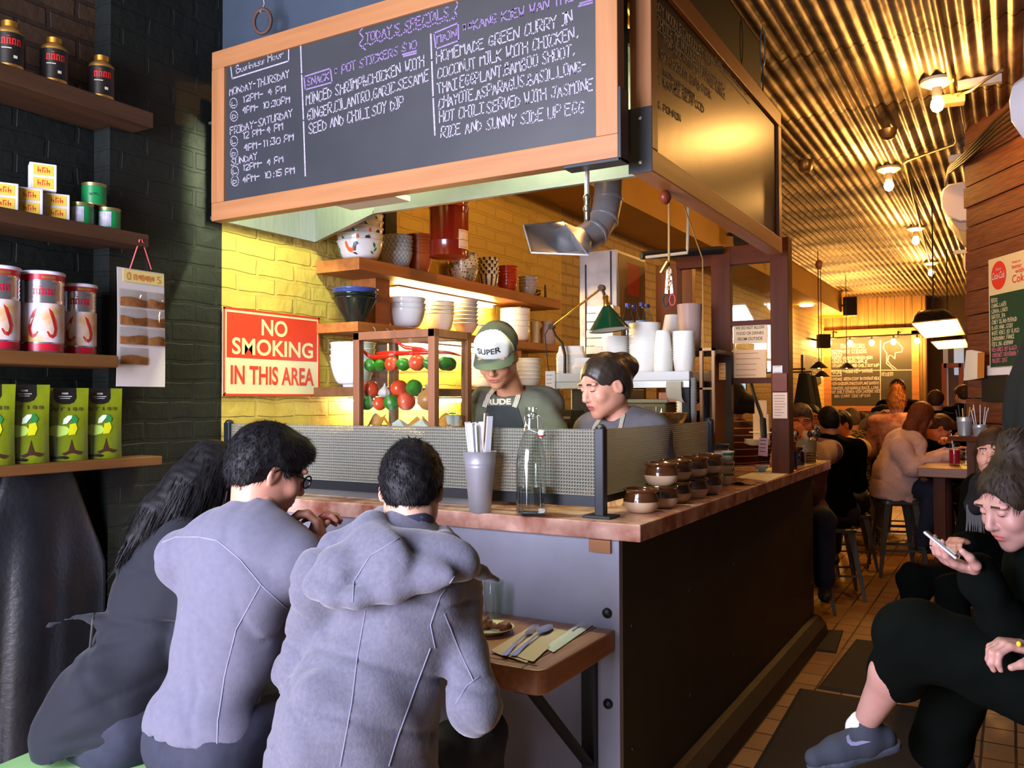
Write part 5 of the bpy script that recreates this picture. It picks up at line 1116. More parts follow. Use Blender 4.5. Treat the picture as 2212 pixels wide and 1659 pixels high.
def creases(seed, amp=0.008, soft=0.004, wl=(0.10, 0.24), n=5, dirs=None):
 """cloth folds: soft swells with narrow valleys"""
 r=np.random.RandomState(seed);K=[];base=wrinkle(seed+1, soft, (0.10, 0.25), 5)
 for i in range(n):
  d=np.array(dirs[i%len(dirs)], float)+r.normal(size=3)*0.25 if dirs else r.normal(size=3);d/=np.linalg.norm(d);K.append((d*PI/r.uniform(*wl), r.uniform(0, 6.28), r.normal(size=3)*9, r.uniform(0, 6)))
 def fn(X, Y, Z):
  o=base(X, Y, Z)
  for kv, ph, wv, p2 in K:
   m=0.5+0.5*np.sin(wv[0]*X+wv[1]*Y+wv[2]*Z+p2)
   o=o+(amp/math.sqrt(n))*m*np.exp(-(np.sin(kv[0]*X+kv[1]*Y+kv[2]*Z+ph)/0.22)**2)
  return o
 return fn
def link_skin(name, parts, mats, parent, base, matfn=None, label=None):
 """parts = [(V, F)] joined into one mesh object"""
 V=np.concatenate([p[0]for p in parts]);o=0;F=[]
 for v, f in parts:F.append(f+o);o+=len(v)
 F=np.concatenate(F)
 me=bpy.data.meshes.new(name);me.from_pydata((V-np.array(base)).tolist(), [], F.tolist())
 for m in(mats if isinstance(mats, (list, tuple))else[mats]):me.materials.append(m)
 if matfn is not None:
  c=V[F].mean(1);me.polygons.foreach_set('material_index', matfn(c).astype(np.int32))
 me.shade_smooth();me.update()
 ob=bpy.data.objects.new(name, me);COL.objects.link(ob)
 if parent is not None:ob.parent=parent
 if label:ob['label']=label
 return ob
def basis(look, up=(0, 0, 1)):
 f=Vector(look).normalized();u=Vector(up);r=f.cross(u).normalized();u=r.cross(f)
 return np.array([[r.x, f.x, u.x], [r.y, f.y, u.y], [r.z, f.z, u.z]])
def head_field(c, R, sc=1.0, female=False, closed=False, neck=None, open_mouth=0.0):
 f=Field();c=v3(c)
 def w(x, y, z):return c+R@(np.array((x, y, z))*sc)
 def E(x, y, z, a, b, d, k=0.02, sign=1, rot=None):f.ell(w(x, y, z), np.array((a, b, d))*sc, R if rot is None else R@rot, k*sc, sign)
 E(0, -0.012, 0.035, 0.075, 0.094, 0.083)
 E(0, 0.028, -0.02, 0.062, 0.064, 0.085, 0.03)
 E(0, 0.040, -0.070, 0.046 if female else 0.050, 0.046, 0.042, 0.03)
 E(0, 0.072, -0.100, 0.020, 0.018, 0.016, 0.025)
 for s in(-1, 1):
  E(s*0.048, -0.002, -0.055, 0.018, 0.040, 0.030, 0.03)
  E(s*0.038, 0.062, -0.025, 0.026, 0.026, 0.024, 0.02)
  E(s*0.030, 0.080, 0.032, 0.030, 0.014, 0.010, 0.015)
  E(s*0.032, 0.102, 0.012, 0.019, 0.018, 0.012, 0.012, -1)
  E(s*0.031, 0.078, 0.011, 0.0145, 0.0135, 0.0115 if not closed else 0.0125, 0.004)
  rot=np.array(Matrix.Rotation(s*0.35, 3, 'Z'))@np.array(Matrix.Rotation(-0.15, 3, 'X'))
  E(s*0.077, -0.008, -0.006, 0.0075, 0.019, 0.031, 0.006, 1, rot)
  E(s*0.086, -0.004, -0.002, 0.006, 0.010, 0.018, 0.006, -1, rot)
 f.cone(w(0, 0.086, 0.022), w(0, 0.108, -0.020), 0.0085*sc, 0.0115*sc, 0.014*sc)
 E(0, 0.107, -0.026, 0.012, 0.012, 0.009, 0.008)
 for s in(-1, 1):E(s*0.012, 0.096, -0.029, 0.0075, 0.010, 0.007, 0.006)
 E(0, 0.085, -0.052, 0.026, 0.012, 0.016, 0.016)
 E(0, 0.0925, -0.0555+open_mouth, 0.021, 0.0085, 0.0052, 0.004);E(0, 0.0905, -0.0665-open_mouth, 0.018, 0.0088, 0.0062, 0.004)
 E(0, 0.103, -0.061, 0.022, 0.010, 0.0016+open_mouth*0.8, 0.003, -1)
 if neck is not None:
  f.cone(w(0, -0.030, -0.05), neck, 0.050*sc*(0.92 if female else 1.06), 0.056*sc*(0.92 if female else 1.06), 0.035)
 return f, w
def hair_field(c, R, sc, style, extra=(), thick=1.0):
 f=Field();c=v3(c)
 def w(x, y, z):return c+R@(np.array((x, y, z))*sc)
 t=thick
 f.ell(w(0, -0.016, 0.040), np.array((0.0835*t, 0.106*t, 0.092*t))*sc, R, 0.02)
 if style in('short', 'crop'):
  f.ell(w(0, -0.055, -0.005), np.array((0.072*t, 0.062*t, 0.075))*sc, R, 0.03)
  if style=='short':f.ell(w(0, 0.055, 0.085), np.array((0.062, 0.05, 0.035))*sc, R, 0.03)
 else:
  f.ell(w(0, -0.050, -0.01), np.array((0.076*t, 0.064*t, 0.085))*sc, R, 0.03)
 for a, b, ra, rb in extra:f.cone(a if len(a)==3 and not isinstance(a, tuple)else w(*a), b if not isinstance(b, tuple)else w(*b), ra, rb, 0.03)
 if style=='up':f.cut(w(0, 0.132, -0.030), np.array((0.084, 0.094, 0.118))*sc, R, 0.012)
 else:f.cut(w(0, 0.125, -0.045), np.array((0.078, 0.092, 0.112))*sc, R, 0.012)
 if style in('short', 'crop'):
  f.cut(w(0, 0.0, -0.155), np.array((0.12, 0.15, 0.105))*sc, R, 0.012)
  for s in(-1, 1):f.cut(w(s*0.088, 0.002, -0.022), np.array((0.03, 0.028, 0.040))*sc, R, 0.01)
 elif style=='up':
  f.cut(w(0, 0.02, -0.16), np.array((0.12, 0.13, 0.112))*sc, R, 0.012)
  for s in(-1, 1):f.cut(w(s*0.088, 0.004, -0.022), np.array((0.03, 0.026, 0.040))*sc, R, 0.01)
 return f, w
def strands(V, F, c, R, n, ln, wd, seed, crown=(0, -0.03, 0.13), lift=0.35, down=0.0):
 """fine tapered locks growing out of the hair surface"""
 r=np.random.RandomState(seed);P3=V[F];cen=P3.mean(1);nr=np.cross(P3[:, 2]-P3[:, 0], P3[:, 3]-P3[:, 1]);nr/=np.linalg.norm(nr, axis=1)[:, None]+1e-9
 pick=r.randint(0, len(F), n);p=cen[pick];nn=nr[pick];cr=v3(c)+R@np.array(crown)
 fl=p-cr;fl-=(fl*nn).sum(1)[:, None]*nn;fl/=np.linalg.norm(fl, axis=1)[:, None]+1e-9
 d=fl+nn*lift*r.uniform(0.2, 1.4, (n, 1))+r.normal(size=(n, 3))*0.13;d[:, 2]-=down;d/=np.linalg.norm(d, axis=1)[:, None]
 L_=ln*r.uniform(0.5, 1.3, (n, 1));sd=np.cross(d, nn);sd/=np.linalg.norm(sd, axis=1)[:, None]+1e-9
 a=p-nn*0.003-d*0.004;mid=a+d*L_*0.55+nn*0.0015;tip=a+d*L_-nn*0.002*(down>0)
 vs=np.stack([a-sd*wd, a+sd*wd, mid+sd*wd*0.7, mid-sd*wd*0.7, tip+sd*wd*0.12, tip-sd*wd*0.12], 1).reshape(-1, 3)
 b=np.arange(n)[:, None]*6;fs=np.concatenate([b+np.array([[0, 1, 2, 3]]), b+np.array([[3, 2, 4, 5]])])
 return vs, fs
def hand_part(wr, d, pal, thumb, curl=0.5, sc=1.0, h=0.004, spread=0.10, curls=None):
 """hand from wrist wr, knuckles towards d, palm facing pal, thumb on the side `thumb`"""
 wr, d, pal=Vector(wr), Vector(d).normalized(), Vector(pal);pal=(pal-d*pal.dot(d)).normalized();s=d.cross(pal).normalized()
 if s.dot(Vector(thumb))<0:s=-s
 f=Field();R=np.array([[s.x, d.x, pal.x], [s.y, d.y, pal.y], [s.z, d.z, pal.z]])
 pc=wr+d*0.048*sc
 f.cone(wr-d*0.03, wr+d*0.01, 0.026*sc, 0.025*sc, 0.02);f.ell(pc, (0.040*sc, 0.050*sc, 0.0155*sc), R, 0.02)
 for i, (off, ln, r)in enumerate(((0.027, 0.074, 0.0088), (0.009, 0.082, 0.0090), (-0.009, 0.076, 0.0086), (-0.026, 0.060, 0.0078))):
  q=wr+d*(0.086-0.004*abs(i-1))*sc+s*off*sc;a=0.0;dd=d+s*spread*(1.5-i)*0.5;cu=(curls[i]if curls else curl)
  pts=[q-d*0.02*sc, q]
  for frac, ang in((0.46, 0.9), (0.30, 1.1), (0.24, 0.7)):
   a+=ang*cu;q=q+(dd*math.cos(a)+pal*math.sin(a))*ln*frac*sc;pts.append(q)
  f.chain(pts, [r*sc*1.05, r*sc*1.05, r*sc, r*sc*0.93, r*sc*0.8], 0.006)
 t0=wr+d*0.022*sc+s*0.026*sc;t1=t0+(d*0.55+s*0.75+pal*0.35).normalized()*0.036*sc;t2=t1+(d*0.85+s*0.2+pal*(0.3+curl*0.4)).normalized()*0.032*sc;t3=t2+(d*0.9-s*0.15+pal*(0.25+curl*0.3)).normalized()*0.026*sc
 f.chain([t0, t1, t2, t3], [0.015*sc, 0.012*sc, 0.0102*sc, 0.0085*sc], 0.008)
 return f.mesh(h)
SKIN=M('skin_light', (214, 166, 140), 0.5, var=((204, 148, 122), 18, 0.35), spec=0.4)
SKIN_W=M('skin_tan', (196, 140, 104), 0.5, var=((184, 126, 90), 18, 0.35), spec=0.4)
LIP=M('lips', (176, 92, 84), 0.4);BROW=M('brow_hair', (44, 32, 26), 0.8)
def hair_mat(name, c1, c2):return M(name, c1, 0.55, var=(c2, 6, 0.25), stretch=(9, 9, 1.4), bump=(30, 0.35, 0.003), spec=0.22)
HB=hair_mat('black_hair', (15, 14, 16), (26, 25, 27));HBR=hair_mat('brown_hair', (70, 46, 30), (48, 32, 22));HAUB=hair_mat('auburn_hair', (122, 64, 30), (84, 42, 20));HBL=hair_mat('blonde_hair', (206, 136, 66), (160, 98, 44));HGR=hair_mat('grey_hair', (120, 104, 88), (78, 66, 56))
EYEW=M('eye_white', (226, 218, 210), 0.2);EYEI=M('iris', (44, 30, 22), 0.15)
def person(label, head, look, neck, pel, fwd, sh=None, el=None, wr=None, knees=None, ank=None, hips=None, top=None, sleeve=1.0, fat=0.02, trousers=None, shoes=None, hair='short', hairm=None, extra=(), thick=1.0, skin=None, hsc=1.0, hup=(0, 0, 1), female=False, closed=False, hd=0.004, bd=0.012, td=0.010, hands=None, seed=1, fuzz=0, fuzzlen=0.022, fuzzw=0.0016, lift=0.35, down=0.0, topname='shirt', collar=0.0, wr_amp=0.004, eyes=True, hem=None, topfn=None, hairname='hair', shw=0.185, brows=True, open_mouth=0.0, bulk=1.0, foot=None, vest=None, armfat=None, folds=None):
 """a person: one continuous body skin as the thing, hair and clothes as its children"""
 skin=skin or SKIN;hairm=hairm or HB;up=Vector((0, 0, 1));fwd=Vector(fwd);fwd.z=0;fwd.normalize();rt=fwd.cross(up)
 head, neck, pel=Vector(head), Vector(neck), Vector(pel);sp=(neck-pel);spd=sp.normalized();L=sp.length
 back=rt.cross(spd)
 sh=[Vector(s)for s in sh]if sh else[neck-spd*0.05-rt*shw, neck-spd*0.05+rt*shw]
 el=[Vector(e)for e in el]if el else[sh[0]+fwd*0.10-up*0.27-rt*0.04, sh[1]+fwd*0.10-up*0.27+rt*0.04]
 wr=[Vector(e)for e in wr]if wr else[el[0]+fwd*0.22+up*0.03+rt*0.05, el[1]+fwd*0.22+up*0.03-rt*0.05]
 hips=[Vector(e)for e in hips]if hips else[pel-rt*0.09, pel+rt*0.09]
 knees=[Vector(e)for e in knees]if knees else[hips[0]+fwd*0.40-rt*0.05+up*0.02, hips[1]+fwd*0.40+rt*0.05+up*0.02]
 ank=[Vector(e)for e in ank]if ank else[Vector((k.x, k.y, max(k.z-0.42, 0.08)))-fwd*0.03 for k in knees]
 Rt=basis(back.cross(rt)if False else back, spd)
 base=Vector((pel.x, pel.y, 0.0))if foot is None else Vector((pel.x, pel.y, foot))
 def torso(f, g, k=0.05):
  f.ell(pel+spd*0.02, (0.155*bulk+g, 0.115*bulk+g, 0.11+g), Rt, k)
  f.ell(pel+spd*L*0.42, (0.135*bulk+g, 0.10*bulk+g, 0.16+g), Rt, k)
  f.ell(pel+spd*L*0.72, (0.155*bulk+g, 0.11*bulk+g, 0.15+g), Rt, k)
  f.ell(pel+spd*L*0.88, (0.150*bulk+g, 0.09*bulk+g, 0.08+g), Rt, k)
  for s in sh:f.cone(neck-spd*0.03, s, 0.050+g, 0.052+g, k)
  return f
 body=torso(Field(), 0)
 hf, w=head_field(head, basis(look, hup), hsc, female, closed, neck-spd*0.02, open_mouth);Rh=basis(look, hup)
 body.cone(head+(neck-head)*0.45, neck-spd*0.02, 0.052, 0.06, 0.03)
 for i in(0, 1):
  body.cone(sh[i], el[i], 0.046, 0.037, 0.03);body.cone(el[i], wr[i], 0.037, 0.025, 0.02)
  body.cone(hips[i], knees[i], 0.085, 0.058, 0.05);body.cone(knees[i], knees[i].lerp(ank[i], 0.45), 0.055, 0.057, 0.03);body.cone(knees[i].lerp(ank[i], 0.45), ank[i], 0.057, 0.037, 0.03)
 parts=[body.mesh(bd), hf.mesh(hd*hsc)]
 if hands is None:hands=[dict(), dict()]
 for i in(0, 1):
  if hands[i]is False:continue
  hk=dict(curl=0.55, h=max(hd, 0.004));hk.update(hands[i])
  d=hk.pop('d', None)or(wr[i]-el[i]);pal=hk.pop('pal', None)or-up;th=hk.pop('thumb', None)or(rt if i==0 else-rt)
  parts.append(hand_part(wr[i], d, pal, th, **hk))
 C0=v3(head)
 def paint(c):
  q=(c-C0)@Rh/hsc;m=np.zeros(len(c))
  m[(np.abs(q[:, 0])<0.021)&(q[:, 1]>0.082)&(np.abs(q[:, 2]+0.061)<0.0105+open_mouth-np.abs(q[:, 0])*0.25)]=1
  if brows:
   ax_=np.abs(q[:, 0]);m[(ax_>0.014)&(ax_<0.046)&(q[:, 1]>0.06)&(np.abs(q[:, 2]-(0.034-8.0*(ax_-0.030)**2))<0.0034)]=2
   m[(ax_>0.019)&(ax_<0.043)&(q[:, 1]>0.07)&(np.abs(q[:, 2]-(0.004 if closed else 0.0175)+9*(ax_-0.031)**2*(-1 if closed else 1))<0.0016)]=2
  return m
 o=link_skin('person', parts, [skin, LIP, BROW], None, base, paint);o.location=base
 tag(o, label, 'person')
 if eyes and not closed:
  for s in(-1, 1):
   m=MB();cc=w(s*0.031, 0.0795, 0.010);X, Y, Z=frame(Rh[:, 1], Rh[:, 0])
   m.lathe([(0.0, 0.0134*hsc), (0.005*hsc, 0.0127*hsc), (0.0052*hsc, 0.0122*hsc)], 12, cc, Rh[:, 1], sy=0.62);m.mat(1);m.lathe([(0.0052*hsc, 0.0120*hsc), (0.0095*hsc, 0.0093*hsc), (0.0115*hsc, 0.006*hsc)], 12, cc, Rh[:, 1], sy=0.42)
   m.build('eye', [EYEI, EYEW], o, world=True, smooth=60)
 if hair:
  xf, w2=hair_field(head, Rh, hsc, hair, extra, thick);V, F=xf.mesh(max(hd, 0.005)*hsc, wrinkle(seed+5, 0.0010 if hair=='up' else 0.0016, (0.02, 0.06), 6))
  ps=[(V, F)]
  if fuzz:ps.append(strands(V, F, head, Rh, fuzz, fuzzlen, fuzzw, seed, lift=lift, down=down))
  link_skin(hairname, ps, hairm, o, base)
 garments={}
 if top:
  f=torso(Field(), fat)
  for i in(0, 1):
   g=fat*0.9 if armfat is None else armfat;e=sh[i]+(el[i]-sh[i])*min(sleeve*2, 1.0)
   f.cone(sh[i], e, 0.050+g, 0.050+g-0.006*min(sleeve*2, 1), 0.04)
   if sleeve>0.5:
    w_=el[i]+(wr[i]-el[i])*((sleeve-0.5)*2);f.cone(el[i], w_, 0.042+g, 0.030+g*0.8, 0.03)
  if collar:f.cone(neck-spd*0.03, neck+(head-neck)*0.22, 0.058+collar, 0.056+collar, 0.03)
  if topfn:topfn(f)
  nd=(head-neck).normalized();f.cut(neck+nd*(0.075 if not collar else 0.115), (0.066+collar*0.6, 0.066+collar*0.6, 0.07), basis(back, nd), 0.01)
  V, F=f.mesh(td, folds or wrinkle(seed, wr_amp))
  garments['top']=(V, F);g_=link_skin(topname, [(V, F)], top, o, base);garments['ob']=g_
 if vest:
  f=torso(Field(), fat+0.008, 0.03);f.cut(neck+(head-neck).normalized()*0.05, (0.07, 0.09, 0.10), basis(back, (head-neck).normalized()), 0.01);link_skin('vest', [f.mesh(td)], vest, o, base)
 if trousers:
  f=Field();f.ell(pel-spd*0.03, (0.165*bulk, 0.125*bulk, 0.12), Rt, 0.05)
  for i in(0, 1):f.cone(hips[i], knees[i], 0.098, 0.073, 0.05);f.cone(knees[i], knees[i].lerp(ank[i], 0.93), 0.074, 0.068, 0.03)
  link_skin('trousers', [f.mesh(max(td, 0.012), wrinkle(seed+2, 0.004))], trousers, o, base)
 if shoes:
  for i in(0, 1):
   f=Field();a=ank[i];d=fwd;z0=Vector((0, 0, -0.055))
   f.cone(a+z0*0.6-d*0.01, a+z0+d*0.11, 0.043, 0.036, 0.03).cone(a+z0+d*0.08, a+z0*1.05+d*0.17, 0.036, 0.030, 0.03).plane(a+z0*1.45, (0, 0, -1))
   link_skin('shoe', [f.mesh(0.010)], shoes, o, base)
 garments['o']=o;garments['w']=w;garments['base']=base;garments['Rh']=Rh
 return o, garments
def bvh(V, F):return BVHTree.FromPolygons([Vector(v)for v in V], [tuple(int(i)for i in f)for f in F])
def cast(tree, px, py, off=0.001):
 d=ray(px, py).normalized();r=tree.ray_cast(CAM, d)
 if r[0]is None:return None
 n=r[1]if r[1].dot(d)<0 else-r[1]
 return r[0]+n*off, n
def seam(tree, pts, r, name, mat, parent, flat=0.6, n=6, sub=8, off=0.0005):
 """a stitched seam or strap laid on a garment, through the given places"""
 P_=[]
 for(a, b)in zip(pts[:-1], pts[1:]):
  for k in range(sub):
   u=k/sub;c=cast(tree, a[0]+(b[0]-a[0])*u, a[1]+(b[1]-a[1])*u, off)
   if c:P_.append(c)
 c=cast(tree, pts[-1][0], pts[-1][1], off)
 if c:P_.append(c)
 if len(P_)<2:return None
 clean=[P_[0]]
 for q in P_[1:]:
  if(q[0]-clean[-1][0]).length<0.09:clean.append(q)
 if len(clean)<2:return None
 return MB().tube([q[0]for q in clean], r, n, x=clean[0][1]).build(name, mat, parent, world=True, smooth=60)
def strap(tree, pts, wd, name, mat, parent, sub=8, th=0.003):
 P_=[]
 for(a, b)in zip(pts[:-1], pts[1:]):
  for k in range(sub+1):
   u=k/sub;c=cast(tree, a[0]+(b[0]-a[0])*u, a[1]+(b[1]-a[1])*u, 0.002)
   if c and(not P_ or(c[0]-P_[-1][0]).length>0.002):P_.append(c)
 if len(P_)<2:return None
 rings=[]
 for i, (p, nrm)in enumerate(P_):
  d=(P_[min(i+1, len(P_)-1)][0]-P_[max(i-1, 0)][0]).normalized();s=d.cross(nrm).normalized()*wd/2
  rings.append([p-s, p+s, p+s+nrm*th, p-s+nrm*th])
 return MB().loft(rings).build(name, mat, parent, world=True)
# ================================================================ stools
def metal_stool(h, mat, label, loc, rz, w=0.30):
 t=thing('metal_stool', label, 'stool', loc, rz)
 o=[]
 for s_, z in((1.0, h-0.035), (1.0, h-0.008), (0.94, h), (0.5, h-0.004), (0.0001, h-0.006)):
  r=0.05*s_;hx=w/2*s_
  o.append([Vector((sx*(hx-r)+r*math.cos(a), sy*(hx-r)+r*math.sin(a), z))for sx, sy, a0 in((1, 1, 0), (-1, 1, 90), (-1, -1, 180), (1, -1, 270))for a in[math.radians(a0+q)for q in(0, 30, 60, 90)]])
 MB().loft(o).build('seat', mat, t, smooth=40)
 for sx in(-1, 1):
  for sy in(-1, 1):
   a=Vector((sx*w*0.44, sy*w*0.44, h-0.03));b=Vector((sx*w*0.66, sy*w*0.66, 0.0));m=MB();d1=Vector((-sx, 0, 0));d2=Vector((0, -sy, 0))
   for d in(d1, d2):m.add([a, a+d*0.05, b+d*0.022, b, a+(d1+d2-d)*0.003, a+d*0.05+(d1+d2-d)*0.003, b+d*0.022+(d1+d2-d)*0.003, b+(d1+d2-d)*0.003], [(0, 1, 2, 3), (4, 7, 6, 5), (0, 4, 5, 1), (1, 5, 6, 2), (2, 6, 7, 3), (3, 7, 4, 0)])
   m.build('leg', mat, t)
 k=0.66-0.22*0.35;z=h*0.35;c=w*k
 m=MB()
 for a, b in(((-c, -c), (c, -c)), ((c, -c), (c, c)), ((c, c), (-c, c)), ((-c, c), (-c, -c))):m.bar((a[0], a[1], z), (b[0], b[1], z), 0.012, 0.018)
 m.build('foot_brace', mat, t)
 return t
m_green_st=M('pale_green_paint', (142, 190, 120), 0.35);m_grey_st=M('gunmetal', (110, 108, 100), 0.35, 0.6)
s1=P(120, 1612, 2.30)
metal_stool(0.46, m_green_st, 'pale green metal stool under the woman in the black jacket', (s1.x, s1.y, 0), 0.12, 0.40)
# ================================================================ the three diners seen from behind
m_coat=M('grey_wool', (100, 99, 112), 0.95, var=((80, 79, 92), 90, 0.4), bump=(160, 0.5, 0.002), sheen=0.3, spec=0.2)
m_sweat=M('grey_sweatshirt', (100, 99, 114), 0.95, var=((88, 87, 102), 60, 0.4), bump=(220, 0.3, 0.0015), sheen=0.2, spec=0.2)
m_navyj=M('black_jacket', (23, 25, 34), 0.8, var=((18, 20, 28), 6), bump=(90, 0.2, 0.002), sheen=0.1, spec=0.3)
m_jeans=M('dark_jeans', (40, 42, 58), 0.85, var=((32, 34, 48), 30))
fA=Vector((-0.1, 1, 0))
pel=P(765, 1700, 2.02);nk=P(885, 1165, 2.10);hd_=P(890, 1058, 2.17)
fat=0.030
def skirt(f):
 f.cone(P(745, 1560, 2.0), P(730, 1830, 1.98), 0.17, 0.20, 0.08);f.cone(P(800, 1600, 2.06), P(800, 1830, 2.05), 0.15, 0.19, 0.08)
def hood(f):
 f.ell(P(800, 1212, 1.99), (0.135, 0.05, 0.085), basis((0.25, 1, -0.25)), 0.02).ell(P(915, 1200, 2.0), (0.12, 0.05, 0.06), basis((-0.15, 1, -0.25)), 0.02).ell(P(955, 1205, 1.99), (0.085, 0.045, 0.045), basis((-0.25, 1, -0.2)), 0.03).ell(P(880, 1235, 1.955), (0.13, 0.035, 0.04), basis((0, 1, -0.3)), 0.03).ell(P(725, 1235, 1.99), (0.075, 0.05, 0.06), basis((0.4, 1, -0.2)), 0.03)
 f.chain([P(668, 1222, 2.06), P(682, 1265, 1.98), P(720, 1288, 1.93), P(772, 1292, 1.91), P(850, 1276, 1.91), P(930, 1250, 1.925), P(1005, 1222, 1.97), P(1040, 1236, 2.02), P(1076, 1254, 2.07)], [0.016, 0.02, 0.021, 0.021, 0.02, 0.02, 0.02, 0.014, 0.005], 0.03)
 f.chain([P(668, 1222, 2.06), P(720, 1175, 2.08), P(806, 1135, 2.08)], [0.018, 0.03, 0.034], 0.02).chain([P(1005, 1222, 1.97), P(985, 1195, 2.08), P(955, 1160, 2.12)], [0.022, 0.03, 0.03], 0.02)
 f.chain([P(806, 1150, 2.06), P(830, 1125, 2.16), P(900, 1135, 2.22)], [0.034, 0.03, 0.02], 0.03);f.chain([P(806, 1150, 2.06), P(870, 1185, 2.0), P(955, 1180, 2.06), P(960, 1165, 2.18)], [0.034, 0.034, 0.03, 0.02], 0.03)
d3, g3=person('person in a hooded grey wool coat, back turned, elbow at the low table', hd_, FW+RT*0.02+Vector((0, 0, -0.42)), nk, pel, fA, sh=[P(700, 1255, 2.06), P(972, 1268, 2.12)], el=[P(640, 1450, 2.16), P(1030, 1530, 1.97)], wr=[P(790, 1420, 2.42), P(1000, 1412, 2.30)], top=m_coat, fat=0.026, armfat=0.012, folds=creases(12, 0.016, 0.005, dirs=[(0.5, 0.2, 1), (-0.6, 0.2, 0.8), (0.8, 0, 0.5), (0, 0.3, 1)]), sleeve=0.98, trousers=m_jeans, shoes=m_black, hair='crop', hairm=HB, thick=1.0, hsc=0.95, hd=0.005, bd=0.014, td=0.008, seed=11, fuzz=5200, fuzzlen=0.020, fuzzw=0.0013, lift=0.5, topname='hooded_coat', topfn=skirt, eyes=False, collar=0.006, knees=[pel+Vector((-0.22, 0.44, -0.02)), pel+Vector((0.06, 0.46, -0.02))], hips=[pel+Vector((-0.1, 0, -0.02)), pel+Vector((0.09, 0, -0.02))])
hf_=Field();hood(hf_);HV=hf_.mesh(0.007, creases(14, 0.008, 0.003));link_skin('hood', [HV], m_coat, d3, g3['base'])
T3=bvh(np.concatenate([g3['top'][0], HV[0]]), np.concatenate([g3['top'][1], HV[1]+len(g3['top'][0])]));m_seam=M('coat_seam', (112, 112, 130), 0.95)
for pts in(((790, 1318), (772, 1420), (760, 1520), (735, 1655)), ((985, 1240), (950, 1290), (930, 1350), (940, 1400)), ((960, 1325), (990, 1400), (1022, 1470)), ((985, 1520), (1010, 1480), (1035, 1462)), ((930, 1400), (900, 1480), (860, 1590), (840, 1655)), ((868, 1160), (800, 1200), (765, 1255), (762, 1300))):
 seam(T3, pts, 0.0018, 'coat_seam', m_seam, d3)
col_=Field();cn_=(hd_-nk).normalized();col_.cone(nk+cn_*0.005, nk+cn_*0.055, 0.066, 0.060, 0.01).cut(nk+cn_*0.085, (0.06, 0.06, 0.05), basis(FW, cn_), 0.006)
link_skin('shirt_collar', [col_.mesh(0.006)], M('navy_collar', (48, 52, 72), 0.8), d3, g3['base'])
pel2=P(440, 1590, 2.20);nk2=P(548, 1128, 2.30);hd2=P(580, 1018, 2.37);lk2=RT*0.80+FW*0.55+Vector((0, 0, -0.42))
hand_at=P(688, 1150, 2.42)
def hemline(f):
 f.plane(P(430, 1640, 2.0), (0, -0.06, -1))
d2, g2=person('person in a grey sweatshirt and glasses with clasped hands, back turned', hd2, lk2, nk2, pel2, Vector((0.12, 1, 0)), sh=[P(400, 1205, 2.34), P(640, 1215, 2.22)], el=[P(560, 1300, 2.52), P(668, 1290, 2.30)], wr=[P(664, 1190, 2.46), P(700, 1192, 2.40)], top=m_sweat, fat=0.026, sleeve=0.97, trousers=m_jeans, shoes=m_black, hair='short', hairm=HB, thick=1.04, hsc=1.0, hd=0.004, bd=0.012, td=0.008, seed=22, fuzz=5600, fuzzlen=0.024, fuzzw=0.0014, lift=0.42, topname='sweatshirt', armfat=0.018, folds=creases(23, 0.011, 0.004, dirs=[(1, 0, 0.5), (0.7, 0, 1), (1, 0.3, 0.2)]), eyes=False, collar=0.004, topfn=hemline, hands=[dict(d=RT*0.25+UP*0.85+FW*0.25, pal=RT, thumb=-FW, curl=0.75), dict(d=-RT*0.2+UP*0.85+FW*0.15, pal=-RT, thumb=-FW, curl=0.7)], knees=[pel2+Vector((-0.14, 0.42, -0.03)), pel2+Vector((0.16, 0.44, -0.03))], skin=M('skin_fair', (196, 144, 120), 0.5, var=((186, 126, 106), 16, 0.35)))
T2=bvh(*g2['top']);m_seam2=M('sweat_seam', (128, 126, 146), 0.95)
for pts in(((350, 1172), (380, 1160), (430, 1160), (470, 1168), (520, 1210), (565, 1265), (620, 1315)), ((562, 1265), (510, 1360), (485, 1460), (470, 1560), (468, 1635)), ((275, 1600), (300, 1625), (400, 1648), (468, 1637))):
 seam(T2, pts, 0.0015, 'sweatshirt_seam', m_seam2, d2)
w=g2['w'];Rh=g2['Rh'];gl=MB()
for s in(-1, 1):
 c=Vector(w(s*0.034, 0.104, 0.008));X=Vector(Rh[:, 0]);Z=Vector(Rh[:, 2])
 gl.tube([c+X*(0.024*math.cos(a*PI/10))*(1.0)+Z*(0.018*math.sin(a*PI/10))for a in range(20)], 0.0026, 6, True)
 gl.tube([w(s*0.058, 0.100, 0.012), w(s*0.076, 0.05, 0.012), w(s*0.082, 0.0, 0.010), w(s*0.08, -0.02, -0.01)], 0.0026, 6)
gl.tube([w(-0.012, 0.106, 0.012), w(0, 0.11, 0.015), w(0.012, 0.106, 0.012)], 0.0025, 6)
gl.build('glasses', M('black_acetate', (18, 18, 20), 0.2), d2, world=True, smooth=60)
pel1=P(245, 1560, 2.46);nk1=P(400, 1150, 2.60);hd1=P(466, 1062, 2.66)
def jk(f):
 f.cone(P(225, 1480, 2.44), P(170, 1590, 2.42), 0.12, 0.13, 0.06);f.cone(P(290, 1500, 2.5), P(290, 1600, 2.5), 0.13, 0.15, 0.06)
 f.chain([P(225, 1345, 2.46), P(170, 1328, 2.45), P(108, 1352, 2.44)], [0.03, 0.02, 0.008], 0.012)
 f.plane(P(100, 1622, 2.4), (0.05, 0, -1))
lh=[P(455, 1000, 2.66), P(410, 1055, 2.60), P(345, 1110, 2.55), P(285, 1165, 2.50)]
